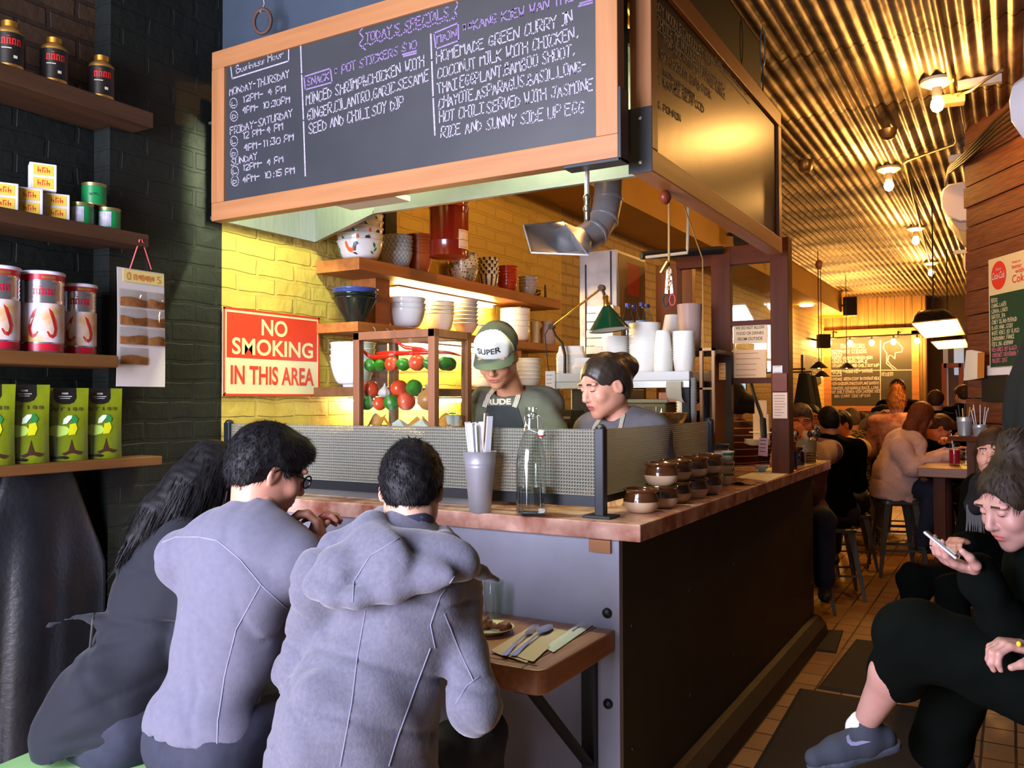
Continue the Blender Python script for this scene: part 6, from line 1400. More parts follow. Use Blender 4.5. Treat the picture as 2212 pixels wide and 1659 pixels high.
d1, g1=person('person with long black hair in a black jacket, leaning in beside the wall', hd1, RT*0.5+FW*0.75+Vector((0, 0, -0.5)), nk1, pel1, Vector((0.35, 1, 0)), sh=[P(320, 1215, 2.66), P(455, 1230, 2.48)], el=[P(360, 1400, 2.75), P(430, 1400, 2.42)], wr=[P(520, 1330, 2.85), P(560, 1330, 2.62)], top=m_navyj, fat=0.03, sleeve=0.98, trousers=m_jeans, shoes=m_black, hair='long', hairm=HB, thick=1.03, hsc=0.94, female=True, hd=0.006, bd=0.014, td=0.009, seed=33, fuzz=3500, fuzzlen=0.10, fuzzw=0.0022, lift=0.12, down=0.7, topname='jacket', topfn=jk, eyes=False, folds=creases(35, 0.016, 0.006, dirs=[(0.3, 0, 1), (-0.4, 0, 1), (1, 0, 0.6)]), extra=[(lh[0], lh[1], 0.075, 0.075), (lh[1], lh[2], 0.075, 0.06), (lh[2], lh[3], 0.06, 0.02), (P(430, 1040, 2.68), P(370, 1150, 2.62), 0.07, 0.03)], hands=[False, False])
T1=bvh(*g1['top'])
seam(T1, ((212, 1240), (205, 1300), (195, 1400)), 0.004, 'zip', m_black, d1);seam(T1, ((215, 1275), (240, 1340), (285, 1390)), 0.004, 'zip', m_black, d1)
z=cast(T1, 212, 1247, 0.003)
if z:MB().box(z[0], (0.010, 0.004, 0.012)).build('buckle', m_steel, d1, world=True)
for(p, lab)in((pel2, 'dark metal stool under the person in the grey sweatshirt'), (pel, 'dark metal stool under the person in the hooded coat')):
 metal_stool(p.z-0.115, m_grey_st, lab, (p.x, p.y, 0), 0.1, 0.32)
# ================================================================ the two cooks
m_tee=M('dark_green_tee', (92, 94, 80), 0.9, var=((80, 82, 70), 20), bump=(200, 0.2, 0.001), spec=0.2)
m_greytee=M('grey_tee', (108, 106, 108), 0.9, var=((96, 94, 96), 20), bump=(200, 0.2, 0.001), spec=0.2)
def stand(pel, fwd):
 f=Vector(fwd);f.z=0;f.normalize();r=f.cross(Vector((0, 0, 1)))
 hp=[pel-r*0.09, pel+r*0.09];kn=[Vector((h.x, h.y, 0.48))+f*0.02 for h in hp];an=[Vector((h.x, h.y, 0.09))-f*0.02 for h in hp]
 return dict(hips=hp, knees=kn, ank=an)
hc1=P(1074, 770, 3.50);lk=-FW*0.78-RT*0.22+Vector((0, 0, -0.50));nk=P(1112, 862, 3.64);pel=P(1128, 1165, 3.72);fw_=-FW*0.95-RT*0.3
c1, gc1=person('person in a white-fronted cap and dark green T-shirt, head bowed behind the glass', hc1, lk, nk, pel, fw_, sh=[P(1172, 880, 3.60), P(1052, 880, 3.66)], el=[P(1200, 985, 3.46), P(1030, 990, 3.55)], wr=[P(1120, 1010, 3.28), P(1080, 1010, 3.28)], top=m_tee, fat=0.030, sleeve=0.42, trousers=m_jeans, shoes=m_black, hair='crop', hairm=HB, thick=0.95, hsc=0.97, hd=0.004, bd=0.010, td=0.008, seed=5, topname='t_shirt', collar=0.0, skin=SKIN_W, closed=True, wr_amp=0.005, **stand(pel, fw_))
R=gc1['Rh'];w=gc1['w'];hs=0.97;capm=MB()
cap=Field();cap.ell(w(0, -0.016, 0.042), np.array((0.092, 0.113, 0.104))*hs, R, 0.02);cap.ell(w(0, 0.045, 0.085), np.array((0.068, 0.05, 0.055))*hs, R, 0.03)
cap.plane(w(0, 0.09, 0.038), Vector(R@np.array((0, 0.05, -1.0))))
V, F=cap.mesh(0.005, wrinkle(9, 0.003, (0.05, 0.1)))
C0=v3(hc1)
def capmat(c):
 q=(c-C0)@R/hs;return(q[:, 1]<0.022+0.25*(q[:, 2]-0.10)+0.3*np.maximum(np.abs(q[:, 0])-0.05, 0)).astype(int)
m_mesh=bands('cap_mesh', 2, [(0, (40, 42, 34)), (0.5, (62, 64, 52))], 0.8, scale=-160)
link_skin('cap', [(V, F)], [M('cap_white', (200, 200, 190), 0.8), m_mesh], c1, gc1['base'], capmat)
br=MB()
def brim(u, v):
 a=(u-0.5)*2.5;rx, ry=0.086*hs, 0.108*hs
 return Vector(w((rx*math.sin(a)*(1+0.12*v))/hs, (-0.016+0.108*math.cos(a)+0.062*v*max(math.cos(a*0.85), 0)), 0.038-0.016*v-0.026*v*math.sin(a)**2))
br.sheet(brim, 18, 6, 0.004);br.build('cap_brim', M('brim_green', (78, 86, 66), 0.85, bump=(150, 0.2, 0.001)), c1, world=True, smooth=50)
ct_=bvh(V, F)
q0=w(0, 0.13, 0.062);
def on_cap(x, y):
 o=Vector(w(0.0-x, 0.30, 0.068+y));d=Vector(R@np.array((0, -1, 0)))
 r=ct_.ray_cast(o, d);return(r[0]-d*0.0012)if r[0]is not None else o+d*0.2
t=MB();t.text('SUPER', (0, 0, 0), (1, 0, 0), (0, 1, 0), w=0.098, h=0.024, bold=0.02, align='C', curve=on_cap)
t.build('cap_lettering', m_black, c1, world=True)
TT=bvh(*gc1['top'])
def px_text(tree, s, px, py, wpx, hpx, slope=0.0, bold=0.02):
 def cv(x, y):
  c=cast(tree, px+x, py-y+slope*x, 0.0015);return c[0]if c else P(px+x, py-y, 3.5)
 m=MB();m.text(s, (0, 0, 0), (1, 0, 0), (0, 1, 0), w=wpx, h=hpx, bold=bold, curve=cv);return m
px_text(TT, 'RUDE', 1052, 874, 52, 12, -0.02, 0.05).build('shirt_print', M('print_cream', (196, 190, 160), 0.8), c1, world=True)
def bib(tree, quad, name, mat, par):
 a, b, c, d=[Vector((q[0], q[1], 0))for q in quad];m=MB()
 def fn(u, v):
  q=a.lerp(b, u).lerp(d.lerp(c, u), v);r=cast(tree, q.x, q.y, 0.004);return r[0]if r else P(q.x, q.y, 3.5)
 m.sheet(fn, 10, 8, 0.003);return m.build(name, mat, par, world=True, smooth=50)
bib(TT, ((1054, 877), (1118, 876), (1140, 950), (1030, 950)), 'apron', M('navy_apron', (42, 48, 46), 0.9, bump=(200, 0.3, 0.001)), c1)
m_tape=bands('striped_tape', 0, [(0, (200, 192, 168)), (0.6, (120, 112, 96))], 0.8, scale=-160)
strap(TT, ((1136, 812), (1124, 840), (1112, 880)), 0.020, 'apron_strap', m_tape, c1);strap(TT, ((1074, 832), (1056, 856), (1046, 880)), 0.020, 'apron_strap', m_tape, c1)
hc2=P(1306, 833, 3.50);lk=-RT*0.82-FW*0.48+Vector((0, 0, -0.32));nk=P(1344, 908, 3.56);pel=P(1352, 1185, 3.62);fw_=-FW*0.85-RT*0.5
c2, gc2=person('person with dark hair in a bun and grey T-shirt, looking down behind the counter', hc2, lk, nk, pel, fw_, sh=[P(1404, 932, 3.46), P(1282, 934, 3.66)], el=[P(1440, 1060, 3.40), P(1268, 1060, 3.60)], wr=[P(1360, 1080, 3.22), P(1300, 1080, 3.24)], top=m_greytee, fat=0.026, sleeve=0.42, trousers=m_jeans, shoes=m_black, hair='up', hairm=M('dark_brown_hair', (40, 32, 26), 0.4, var=((56, 46, 36), 6, 0.25), stretch=(9, 9, 1.4), bump=(40, 0.3, 0.002)), hsc=1.02, female=True, hd=0.0035, bd=0.010, td=0.008, seed=6, topname='t_shirt', closed=True, wr_amp=0.005, shw=0.165, open_mouth=0.0015, extra=[((0, -0.115, 0.055), (0, -0.135, 0.035), 0.050, 0.048), ((0.0, -0.09, -0.03), (0, -0.07, -0.075), 0.035, 0.02)], **stand(pel, fw_), skin=M('skin_warm', (216, 160, 132), 0.45, var=((208, 144, 118), 16, 0.35)))
T4=bvh(*gc2['top'])
strap(T4, ((1350, 882), (1346, 900), (1340, 930), (1334, 945)), 0.020, 'apron_strap', m_tape, c2);strap(T4, ((1300, 902), (1288, 918), (1276, 945)), 0.020, 'apron_strap', m_tape, c2)
# ================================================================ things on the counter
m_vase=M('zinc_vase', (186, 184, 190), 0.4, 0.45, var=((150, 148, 156), 8, 0.3))
b=onZ(1037, 1106, SL);vs=thing('metal_vase', 'tall zinc vase holding paper-wrapped chopsticks', 'vase', (b.x, b.y, SL+0.0005));kk=depth(b)/F_
hv=(1106-976)*kk;r0, r1=22.5*kk, 36*kk
MB().lathe([(r0, 0), (r0+0.001, 0.003), (r0+(r1-r0)*0.72, hv*0.73), (r0+(r1-r0)*0.78, hv*0.745), (r0+(r1-r0)*0.76, hv*0.765), (r0+(r1-r0)*0.80, hv*0.79), (r0+(r1-r0)*0.86, hv*0.805), (r0+(r1-r0)*0.84, hv*0.825), (r1, hv), (r1+0.001, hv+0.001), (r1-0.002, hv), (r0-0.002, 0.005), (0, 0.005)], 36).build('body', m_vase, vs, smooth=40)
rn=random.Random(5)
for i in range(13):
 a=rn.uniform(0, 2*PI);rr=rn.uniform(0.2, 0.75)*r0;tx=-0.03+rn.uniform(-0.022, 0.022);ty=rn.uniform(-0.02, 0.02)
 if i<8:a=PI*(0.9+0.16*i);
 lean=Vector((tx*0.9, ty, 0.300+rn.uniform(-0.008, 0.006)))
 if i in(9, 10):lean=Vector((0.026, 0.0, 0.325+0.01*(i-9)))
 p0=Vector((b.x+rr*math.cos(a), b.y+rr*math.sin(a), SL+0.008));p1=p0+lean
 o=MB().bar(p0, p1, 0.021, 0.006, Vector((math.cos(i*0.5-0.3), math.sin(i*0.5-0.3), 0))).build('chopstick_packet', M('packet_white', (206, 204, 208), 0.6)if i!=10 else M('packet_tan', (190, 164, 146), 0.6), label='white paper chopstick packet standing in the zinc vase' if i!=10 else 'tan paper chopstick packet standing in the zinc vase', cat='chopsticks', group='chopstick packets in the vase' if i!=10 else None)
 if i==10:
  d_=(p1-p0).normalized();xx, yy_, zz_=frame(d_, Vector((math.cos(i*0.5-0.3), math.sin(i*0.5-0.3), 0)))
  mk=MB()
  for k in range(7):mk.bar(p0.lerp(p1, 0.55+0.03*k)-yy_*0.0033, p0.lerp(p1, 0.57+0.03*k)-yy_*0.0033, 0.005, 0.0006, xx)
  mk.build('print', M('ink_90', (90, 70, 60), 0.8), o, world=True)
b=onZ(1148, 1113, SL);bo=thing('water_carafe', 'clear swing-top water bottle on the counter, one third full', 'bottle', (b.x, b.y, SL+0.0005));kk=depth(b)/F_;rb=33*kk;hb=(1113-880)*kk
prof=[(rb*0.9, 0.0), (rb, 0.006), (rb, hb*0.46), (rb*0.98, hb*0.52), (rb*0.80, hb*0.64), (rb*0.52, hb*0.76), (rb*0.38, hb*0.86), (rb*0.36, hb*0.90), (rb*0.45, hb*0.91), (rb*0.45, hb*0.935), (rb*0.37, hb*0.945), (rb*0.40, hb*0.96), (rb*0.40, hb)]
MB().lathe(prof+[(max(a-0.0025, 0.003), z)for a, z in reversed(prof[2:])]+[(rb-0.003, 0.010), (0.0, 0.014)], 40).build('glass', thin_glass('bottle_glass', (252, 254, 252), 1.6), bo, smooth=40)
hw=hb*0.268
MB().lathe([(0.0, 0.0145), (rb-0.0034, 0.0115), (rb-0.0029, hw), (0.0, hw)], 40).build('water', M('water', (250, 252, 252), 0.0, trans=1.0, ior=1.33), bo, smooth=40)
wi=MB();zt_=hb*0.925
for s in(-1, 1):wi.tube([(s*rb*0.46, 0, zt_), (s*rb*0.50, 0, zt_-0.018), (s*rb*0.2+rb*0.35, -rb*0.36*(1 if s<0 else 0.3), zt_-0.05), (rb*0.75, -0.004, zt_-0.062)], 0.0012, 6)
wi.tube([(rb*0.46, 0, zt_), (rb*0.9, -0.004, zt_-0.008), (rb*0.95, -0.004, zt_-0.04), (rb*0.72, -0.004, zt_-0.062)], 0.0013, 6)
wi.tube([(rb*0.46*math.cos(a), rb*0.46*math.sin(a), zt_)for a in[2*PI*i/20 for i in range(20)]], 0.0012, 6, True);wi.build('wire_bail', M('steel_wire', (180, 180, 190), 0.25, 0.9), bo, smooth=60)
st=thing
axs=(0.25, -0.2, 1.0);sc_=(rb*0.78, -0.006, zt_-0.075)
MB().lathe([(0.0, 0.0), (0.004, 0.0), (0.006, 0.005), (0.0055, 0.007)], 16, sc_, axs).build('stopper_tip', m_white, bo, smooth=40)
MB().lathe([(0.008, 0.005), (0.0135, 0.010), (0.012, 0.013)], 18, sc_, axs).build('rubber_ring', M('rubber_red', (178, 40, 30), 0.5), bo, smooth=40)
MB().lathe([(0.0115, 0.012), (0.0125, 0.018), (0.010, 0.026), (0.0, 0.027)], 18, sc_, axs).build('stopper', m_por, bo, smooth=40)
m_cb=M('crock_brown', (96, 54, 24), 0.12, var=((70, 38, 18), 9), spec=0.6, coat=0.5);m_cc=M('crock_cream', (214, 184, 150), 0.3, var=((204, 172, 136), 12))
def crock(label, loc, rz):
 t=thing('onion_soup_crock', label, 'crock', loc, rz, 'brown and cream crocks on the counter');R_=0.062
 MB().lathe([(0.040, 0), (0.044, 0.002), (0.056, 0.016), (R_, 0.034), (R_-0.0005, 0.038)], 36).build('cream_base', m_cc, t, smooth=50)
 MB().lathe([(R_, 0.0375), (R_-0.001, 0.050), (0.055, 0.062), (0.055, 0.068), (0.061, 0.073), (0.063, 0.078), (0.060, 0.081), (0.054, 0.078), (0.051, 0.068), (0.057, 0.045), (0.04, 0.010), (0, 0.008)], 36).build('glazed_collar', m_cb, t, smooth=50)
 return t
cr0=None
spots=[((1385, 1106), 1, ('nearest to the viewer, standing alone', )), ((1428, 1096), 2, ('under the frontmost upper crock', 'frontmost of the upper row')), ((1458, 1085), 2, ('third from the front in the lower row', 'second from the front in the upper row')), ((1496, 1075), 2, ('fourth from the front in the lower row', 'third from the front in the upper row')), ((1528, 1066), 2, ('beside the green-banded cups, lower row', 'beside the green-banded cups, upper row'))]
for(px, py), n, labs in spots:
 p=onZ(px, py, SL)
 for k in range(n):
  lab='brown and cream soup crock, '+labs[k];loc=(p.x, p.y+(0.004 if k else 0), SL+0.0008+k*0.0795)
  if cr0 is None:cr0=crock(lab, loc, 0.0)
  else:dup(cr0, loc, px*0.1+k, lab)
m_band=bands('green_band_china', 2, [(0, (226, 218, 208)), (0.040, (32, 122, 72)), (0.0525, (226, 218, 208))], 0.25)
def gcup():return MB().lathe([(0.030, 0), (0.034, 0.003), (0.046, 0.03), (0.053, 0.058), (0.055, 0.06), (0.052, 0.059), (0.044, 0.03), (0.0, 0.006)], 32).build('banded_cup', m_band, smooth=50, origin=(0, 0, 0), cat='cup')
for(px, py), d in(((1536, 1055), 'white china cup with green band beside the crocks'), ((1562, 1047), 'white green-banded cup in front of the glass jar')):
 p=onZ(px, py, SL);stack(gcup, (p.x, p.y, SL+0.0005), 3, 0.046, d, 'green-banded cups '+('by the crocks' if px<1550 else 'by the jar'), drz=0.2)
p=onZ(1566, 1040, SL);p=Vector((p.x-0.06, p.y+0.10, SL));gj=thing('glass_jar', 'large glass jar with a blue screw lid, behind the green-banded cups', 'jar', (p.x, p.y, SL+0.0005))
MB().lathe([(0.055, 0), (0.060, 0.006), (0.061, 0.12), (0.055, 0.138), (0.047, 0.146), (0.047, 0.165), (0.044, 0.165), (0.044, 0.146), (0.052, 0.136), (0.058, 0.12), (0.057, 0.008), (0, 0.006)], 32).build('glass', m_thin, gj, smooth=40)
MB().lathe([(0.051, 0.152), (0.051, 0.170), (0.048, 0.173), (0.0, 0.173)], 32).build('lid', M('blue_steel_lid', (72, 96, 116), 0.35, 0.4), gj, smooth=40)
MB().lathe([(0.0, 0.008), (0.053, 0.009), (0.055, 0.07), (0.03, 0.085), (0.0, 0.08)], 20).build('contents', M('jar_contents', (120, 84, 50), 0.7, var=((206, 196, 190), 40, 0.1)), gj, smooth=50)
p=onZ(1604, 1046, SL)
MB().sheet(lambda u, v:(p.x-0.05+0.10*u+0.01*math.sin(5*v), p.y-0.04+0.13*v, SL+0.001+0.012*abs(math.sin(4*u+2*v))*(1-abs(2*u-1)**3)), 12, 12, 0.003).build('folded_cloth', M('cloth_tan', (166, 124, 88), 0.9), smooth=60, label='crumpled tan cloth beside the green-banded cups', cat='cloth')
def sheet_px(px, label, name='menu_sheet', mat=None, dz=0.0, lines=0, cat='menu'):
 c=[onZ(x, y, SL)for x, y in px];z=SL+0.0008+dz
 t=thing(name, label, cat, (sum(q.x for q in c)/4, sum(q.y for q in c)/4, z));m=MB()
 m.add([(q.x, q.y, z)for q in c]+[(q.x, q.y, z+0.0012)for q in c], [(3, 2, 1, 0), (4, 5, 6, 7), (0, 1, 5, 4), (1, 2, 6, 5), (2, 3, 7, 6), (3, 0, 4, 7)]);m.build('paper', mat or m_paper, t, world=True)
 if lines:
  g=MB()
  for i in range(lines):
   u=0.12+0.76*i/lines;a=c[0].lerp(c[3], u).lerp(c[1].lerp(c[2], u), 0.08);b_=c[0].lerp(c[3], u).lerp(c[1].lerp(c[2], u), 0.5+0.35*math.sin(i*7)**2)
   g.bar((a.x, a.y, z+0.0016), (b_.x, b_.y, z+0.0016), 0.004, 0.0006, (1, 0, 0))
  g.build('print_lines', M('ink_120', (120, 110, 100), 0.8), t, world=True)
 return t
m_menu=M('menu_paper', (236, 226, 196), 0.7)
sheet_px([(1590, 1032), (1660, 1040), (1722, 1016), (1660, 1011)], 'large paper menu under the small blue-rimmed bowl', mat=m_menu, lines=9)
sheet_px([(1668, 1006), (1742, 1008), (1790, 996), (1738, 993)], 'paper menu by the condiment bottles near the counter end', mat=m_menu, lines=6)
p=onZ(1646, 1019, SL);MB().lathe(bowl_prof(0.036, 0.030, 0.018, 'round'), 24, (p.x, p.y, SL+0.0025)).build('sauce_bowl', M('pale_blue_china', (190, 204, 210), 0.25), smooth=50, label='small pale blue-rimmed bowl lying on the large paper menu', cat='bowl')
p=onZ(1680, 1000, SL)
stack(lambda:MB().lathe([(0.025, 0), (0.028, 0.002), (0.046, 0.012), (0.048, 0.013), (0.045, 0.013), (0.026, 0.005), (0, 0.005)], 24).build('side_plate', m_por, smooth=50, origin=(0, 0, 0), cat='plate'), (p.x, p.y, SL+0.0005), 6, 0.008, 'small white side plate behind the ticket spike', 'side plates by the ticket spike')
p=onZ(1684, 1008, SL);tk2=thing('ticket_spike', 'wire ticket spike standing by the side plates', 'ticket spike', (p.x, p.y, SL+0.0005));hh_=(1008-945)*depth(p)/F_
MB().tube([(0, 0, 0.004), (-0.004, 0, hh_)], 0.0017, 6).build('spike', m_galv, tk2);MB().tube([(0.032*math.cos(a*PI/8), 0.032*math.sin(a*PI/8), 0.004)for a in range(16)], 0.003, 6, True).build('base_ring', m_galv, tk2);MB().tube([(-0.032, 0, 0.004), (0.032, 0, 0.004)], 0.003, 6).build('base_bar', m_galv, tk2)
def bottle(px, py, py_top, r, label, body, capc, name='sauce_bottle', band=None, neck=0.5, sq=False):
 p=onZ(px, py, SL);h=(py-py_top)*depth(p)/F_;t=thing(name, label, 'bottle', (p.x, p.y, SL+0.0005))
 MB().lathe([(r*0.92, 0), (r, 0.004), (r, h*0.70), (r*0.85, h*0.78), (r*neck, h*0.84), (r*neck, h*0.90), (0, h*0.90)], 22).build('body', body, t, smooth=40)
 MB().lathe([(r*neck*1.25, h*0.86), (r*neck*1.25, h*0.99), (r*neck*1.0, h), (0, h)], 18).build('cap', capc, t, smooth=40)
 if band:MB().lathe([(r+0.0008, h*0.10), (r+0.0008, h*0.64)], 22).build('paper_label', band, t)
 return t
bottle(1702, 1014, 958, 0.013, 'slim yellow-green sauce bottle on the counter', M('lime_sauce', (176, 190, 40), 0.3, trans=0.2), M('cap_white', (222, 222, 214), 0.8))
bottle(1713, 1014, 953, 0.024, 'blue-labelled sauce bottle with a red cap', M('chilli_sauce', (150, 50, 30), 0.3), M('cap_red', (196, 50, 32), 0.4), band=M('label_blue', (44, 74, 150), 0.4), neck=0.62)
bottle(1737, 1001, 962, 0.017, 'small violet-white squeeze bottle near the counter end', M('violet_plastic', (186, 168, 196), 0.4), M('cap_white'), neck=0.4)
bottle(1691, 1006, 962, 0.025, 'round brown soy sauce bottle behind the slim yellow-green bottle', M('soy', (52, 28, 14), 0.1, coat=0.4), M('cap_grey', (176, 170, 160), 0.4), neck=0.4)
bottle(1728, 1006, 966, 0.026, 'dark round soy sauce pot right of the blue-labelled bottle', M('soy'), m_black, neck=0.5)
p=onZ(1752, 994, SL);p=Vector((p.x-0.04, p.y+0.05, SL));cp=thing('utensil_crock', 'grey-green stoneware pot of spoons near the counter end', 'pot', (p.x, p.y, SL+0.0005));hp_=0.125
MB().lathe([(0.05, 0), (0.06, 0.01), (0.066, hp_*0.8), (0.064, hp_), (0.060, hp_), (0.055, 0.012), (0, 0.01)], 30).build('pot', M('stoneware', (128, 120, 92), 0.5), cp, smooth=40)
for i in range(5):
 a=i*1.3;sp_=thing('serving_spoon', ('dark spoon leaning left', 'steel spoon at the back', 'spoon with a wooden handle', 'bent black ladle', 'thin steel spoon')[i]+' in the stoneware pot', 'spoon', (p.x+0.02*math.cos(a), p.y+0.02*math.sin(a), SL+0.012))
 d_=Vector((math.cos(a)*0.4, math.sin(a)*0.4, 1)).normalized();MB().tube([(0, 0, 0), d_*0.15], 0.004, 6).build('handle', (m_black, m_steel, m_shelfwood, m_black, m_steel)[i], sp_);MB().ell(d_*0.165, (0.017, 0.012, 0.022), None, 10, 6).build('bowl', m_steel if i%2 else m_black, sp_, smooth=60)
stack(lambda:MB().lathe([(0.022, 0), (0.030, 0.004), (0.034, 0.014), (0.032, 0.016), (0.027, 0.006), (0, 0.005)], 20).build('dip_dish', bands('rimmed_dish', 2, [(0, (196, 170, 120)), (0.010, (50, 40, 34))], 0.3), smooth=50, origin=(0, 0, 0), cat='dish'), (lambda q:(q.x, q.y, SL+0.0005))(onZ(1752, 1001, SL)), 4, 0.016, 'dark-rimmed dipping dish in front of the stoneware pot', 'dipping dishes')
p=onZ(1765, 985, SL);mh=thing('menu_holder', 'black and white patterned card holder by the stoneware pot', 'holder', (p.x-0.04, p.y+0.05, SL+0.126));MB().box((0, 0, 0.045), (0.05, 0.012, 0.09), 0.5).build('card', M('checker_card', (36, 36, 34), 0.5, var=((210, 204, 190), 70, 0.03)), mh);mh.rotation_euler=(0, 0.35, 0)
q=P(1650, 950, 4.5)
ta=thing('ticket_hanger', 'black jointed arm with a pink order ticket hanging over the counter', 'ticket holder', (q.x, q.y, SL));tp_=P(1622, 826, 4.75)
MB().tube([tp_, P(1630, 855, 4.7), P(1644, 895, 4.6), P(1648, 915, 4.55)], 0.010, 8).build('arm_segment', m_black, ta, world=True, smooth=50)
MB().tube([P(1648, 905, 4.55), P(1650, 946, 4.5)], 0.017, 8).build('arm_segment', m_black, ta, world=True, smooth=50)
c4=[P(1640, 945, 4.5), P(1660, 946, 4.5), P(1658, 986, 4.5), P(1638, 984, 4.5)]
m=MB();m.add(c4+[v+FW*0.002 for v in c4], [(0, 1, 2, 3), (7, 6, 5, 4), (0, 4, 5, 1), (1, 5, 6, 2), (2, 6, 7, 3), (3, 7, 4, 0)]);tkk=m.build('pink_ticket', M('pink_ticket', (210, 160, 158), 0.7), ta, world=True)
m=MB()
for i in range(4):a=c4[0].lerp(c4[3], 0.15+0.2*i)-FW*0.001;b_=c4[1].lerp(c4[2], 0.15+0.2*i)-FW*0.001;m.bar(a.lerp(b_, 0.1), a.lerp(b_, 0.75), 0.004, 0.0008, UP)
m.build('print_lines', M('ink_90'), tkk, world=True)
q=P(1572, 858, 5.75);mo=thing('computer_monitor', 'glowing pale blue computer monitor behind the partition', 'monitor', (q.x, q.y, 0));a=P(1536, 826, 5.75);b_=P(1606, 884, 5.75)
X=(RT-Vector((0, 0, RT.z))).normalized()
MB().bar(q-X*0.125, q+X*0.125, 0.03, 0.20, FW).build('housing', m_black, mo, world=True, bevel=0.004)
MB().bar(q-X*0.117-FW*0.0162, q+X*0.117-FW*0.0162, 0.001, 0.185, FW).build('screen', M('screen_glow', (150, 180, 210), 0.4, emit=((140, 178, 220), 1.1)), mo, world=True)
MB().cyl((q.x, q.y, 0.9), (q.x, q.y, q.z-0.09), 0.015, n=10).build('stand', m_black, mo, world=True)
sd=thing('service_station', 'dark service station holding the computer behind the partition', 'station', (q.x, q.y, 0));MB().span((q.x-0.30, q.y-0.15, 0), (q.x+0.25, q.y+0.2, 0.9)).build('cabinet', m_dark, sd, world=True)
q=P(1650, 962, 4.95);zs=q.z;ss=thing('ledge', 'dark ledge with papers and plates behind the counter end', 'ledge', (q.x, q.y, 0))
MB().span((-1.95, 4.90, zs-0.03), (-1.445, 5.10, zs)).build('board', m_dark, ss, world=True);MB().span((-1.93, 4.92, 0), (-1.46, 5.08, zs-0.031)).build('base', m_dark, ss, world=True)
for px, n, d_ in((1630, 4, 'white plate on the ledge beside the striped shirt'), ):
 q=onZ(px, 963, zs);stack(lambda:MB().lathe([(0.04, 0), (0.045, 0.002), (0.07, 0.010), (0.072, 0.012), (0.042, 0.005), (0, 0.005)], 24).build('dinner_plate', m_por, smooth=50, origin=(0, 0, 0), cat='plate'), (q.x, 4.99, zs+0.0005), n, 0.008, d_, 'plates on the ledge')
q=onZ(1676, 960, zs);nb=thing('napkin_box', 'white napkin box on the ledge left of the post', 'box', (-1.53, 4.97, zs+0.0005));MB().box((0, 0, 0.03), (0.11, 0.09, 0.06)).build('box', m_white, nb, bevel=0.005);MB().box((0, 0, 0.064), (0.06, 0.05, 0.006)).build('napkins', m_paper, nb)
q=P(1652, 918, 5.05);pst=thing('paper_stand', 'tall stand of white papers behind the black ticket arm', 'paper stand', (q.x, 5.04, zs+0.0005));MB().box((0, 0, 0.09), (0.09, 0.03, 0.18)).build('sheets', M('slip_paper'), pst);MB().box((0.0, -0.02, 0.075), (0.13, 0.02, 0.006)).build('flap', m_paper, pst);MB().box((0, -0.01, 0.21), (0.07, 0.012, 0.10)).build('sheets', M('slip_paper'), pst)
# ================================================================ on the low table
TZ=0.7305
p=onZ(1066, 1334, TZ);gg=thing('water_glass', "clear tumbler on the low table beside the coat's hood", 'glass', (p.x, p.y, TZ+0.0008));kk=depth(p)/F_;hg=(1330-1252)*kk
MB().lathe([(0.027, 0), (0.029, 0.002), (0.034, hg), (0.0335, hg+0.001), (0.0325, hg), (0.027, 0.008), (0, 0.008)], 32).build('glass', m_thin, gg, smooth=40)
g=MB()
for i in range(6):a=i*PI/3;g.tube([(0.0292*math.cos(a), 0.0292*math.sin(a), 0.004), (0.0338*math.cos(a), 0.0338*math.sin(a), hg-0.01)], 0.0009, 5)
g.build('facet_lines', m_glass, gg)
p=onZ(1068, 1368, TZ);pl=thing('dinner_plate', 'cream plate with a bone left on it, on the low table', 'plate', (p.x-0.02, p.y, TZ+0.0008))
MB().lathe([(0.045, 0), (0.048, 0.003), (0.078, 0.016), (0.080, 0.019), (0.077, 0.019), (0.050, 0.008), (0, 0.007)], 40).build('plate', M('cream_china', (206, 196, 160), 0.25), pl, smooth=50)
bn=thing('chicken_bone', 'gnawed brown chicken bone on the cream plate', 'bone', (p.x+0.0, p.y+0.005, TZ+0.012));m_bone=M('bone', (122, 70, 40), 0.5, var=((90, 44, 26), 30))
f=Field();f.chain([(-0.035, 0.004, 0.012), (0.0, 0, 0.009), (0.035, -0.004, 0.012)], [0.010, 0.006, 0.009], 0.01).ell((-0.042, 0.012, 0.012), (0.012, 0.011, 0.011)).ell((-0.040, -0.004, 0.014), (0.011, 0.010, 0.010)).ell((0.042, 0.0, 0.013), (0.014, 0.013, 0.012))
link_skin('meat_shred', [f.mesh(0.003, wrinkle(3, 0.002, (0.01, 0.03)))], m_bone, bn, (0, 0, 0))
npx=[(1060, 1412), (1138, 1434), (1215, 1366), (1150, 1352)]
c=[onZ(x, y, TZ)for x, y in npx];nt_=thing('paper_napkin', 'folded tan napkin under the fork and spoon', 'napkin', (c[0].x, c[0].y, TZ+0.0008))
def nf(u, v):
 q=c[0].lerp(c[1], u).lerp(c[3].lerp(c[2], u), v);return(q.x, q.y, TZ+0.0012+0.003*math.sin(PI*u)**2*(1-v)+0.0045*max(0, 0.25-u)*(1-v)*6)
MB().sheet(nf, 12, 10, 0.0018).build('fold', M('kraft_napkin', (190, 158, 138), 0.9, bump=(120, 0.2, 0.001)), nt_, world=True, smooth=60)
MB().sheet(lambda u, v:tuple(Vector(nf(0.35+0.75*u, 0.05+0.98*v))+Vector((0.004, -0.002, 0.0028))), 10, 8, 0.001).build('napkin_flap', M('kraft_napkin_light', (200, 174, 156), 0.9), nt_, world=True, smooth=60)
m_cut=M('cutlery_steel', (200, 200, 204), 0.15, 1.0)
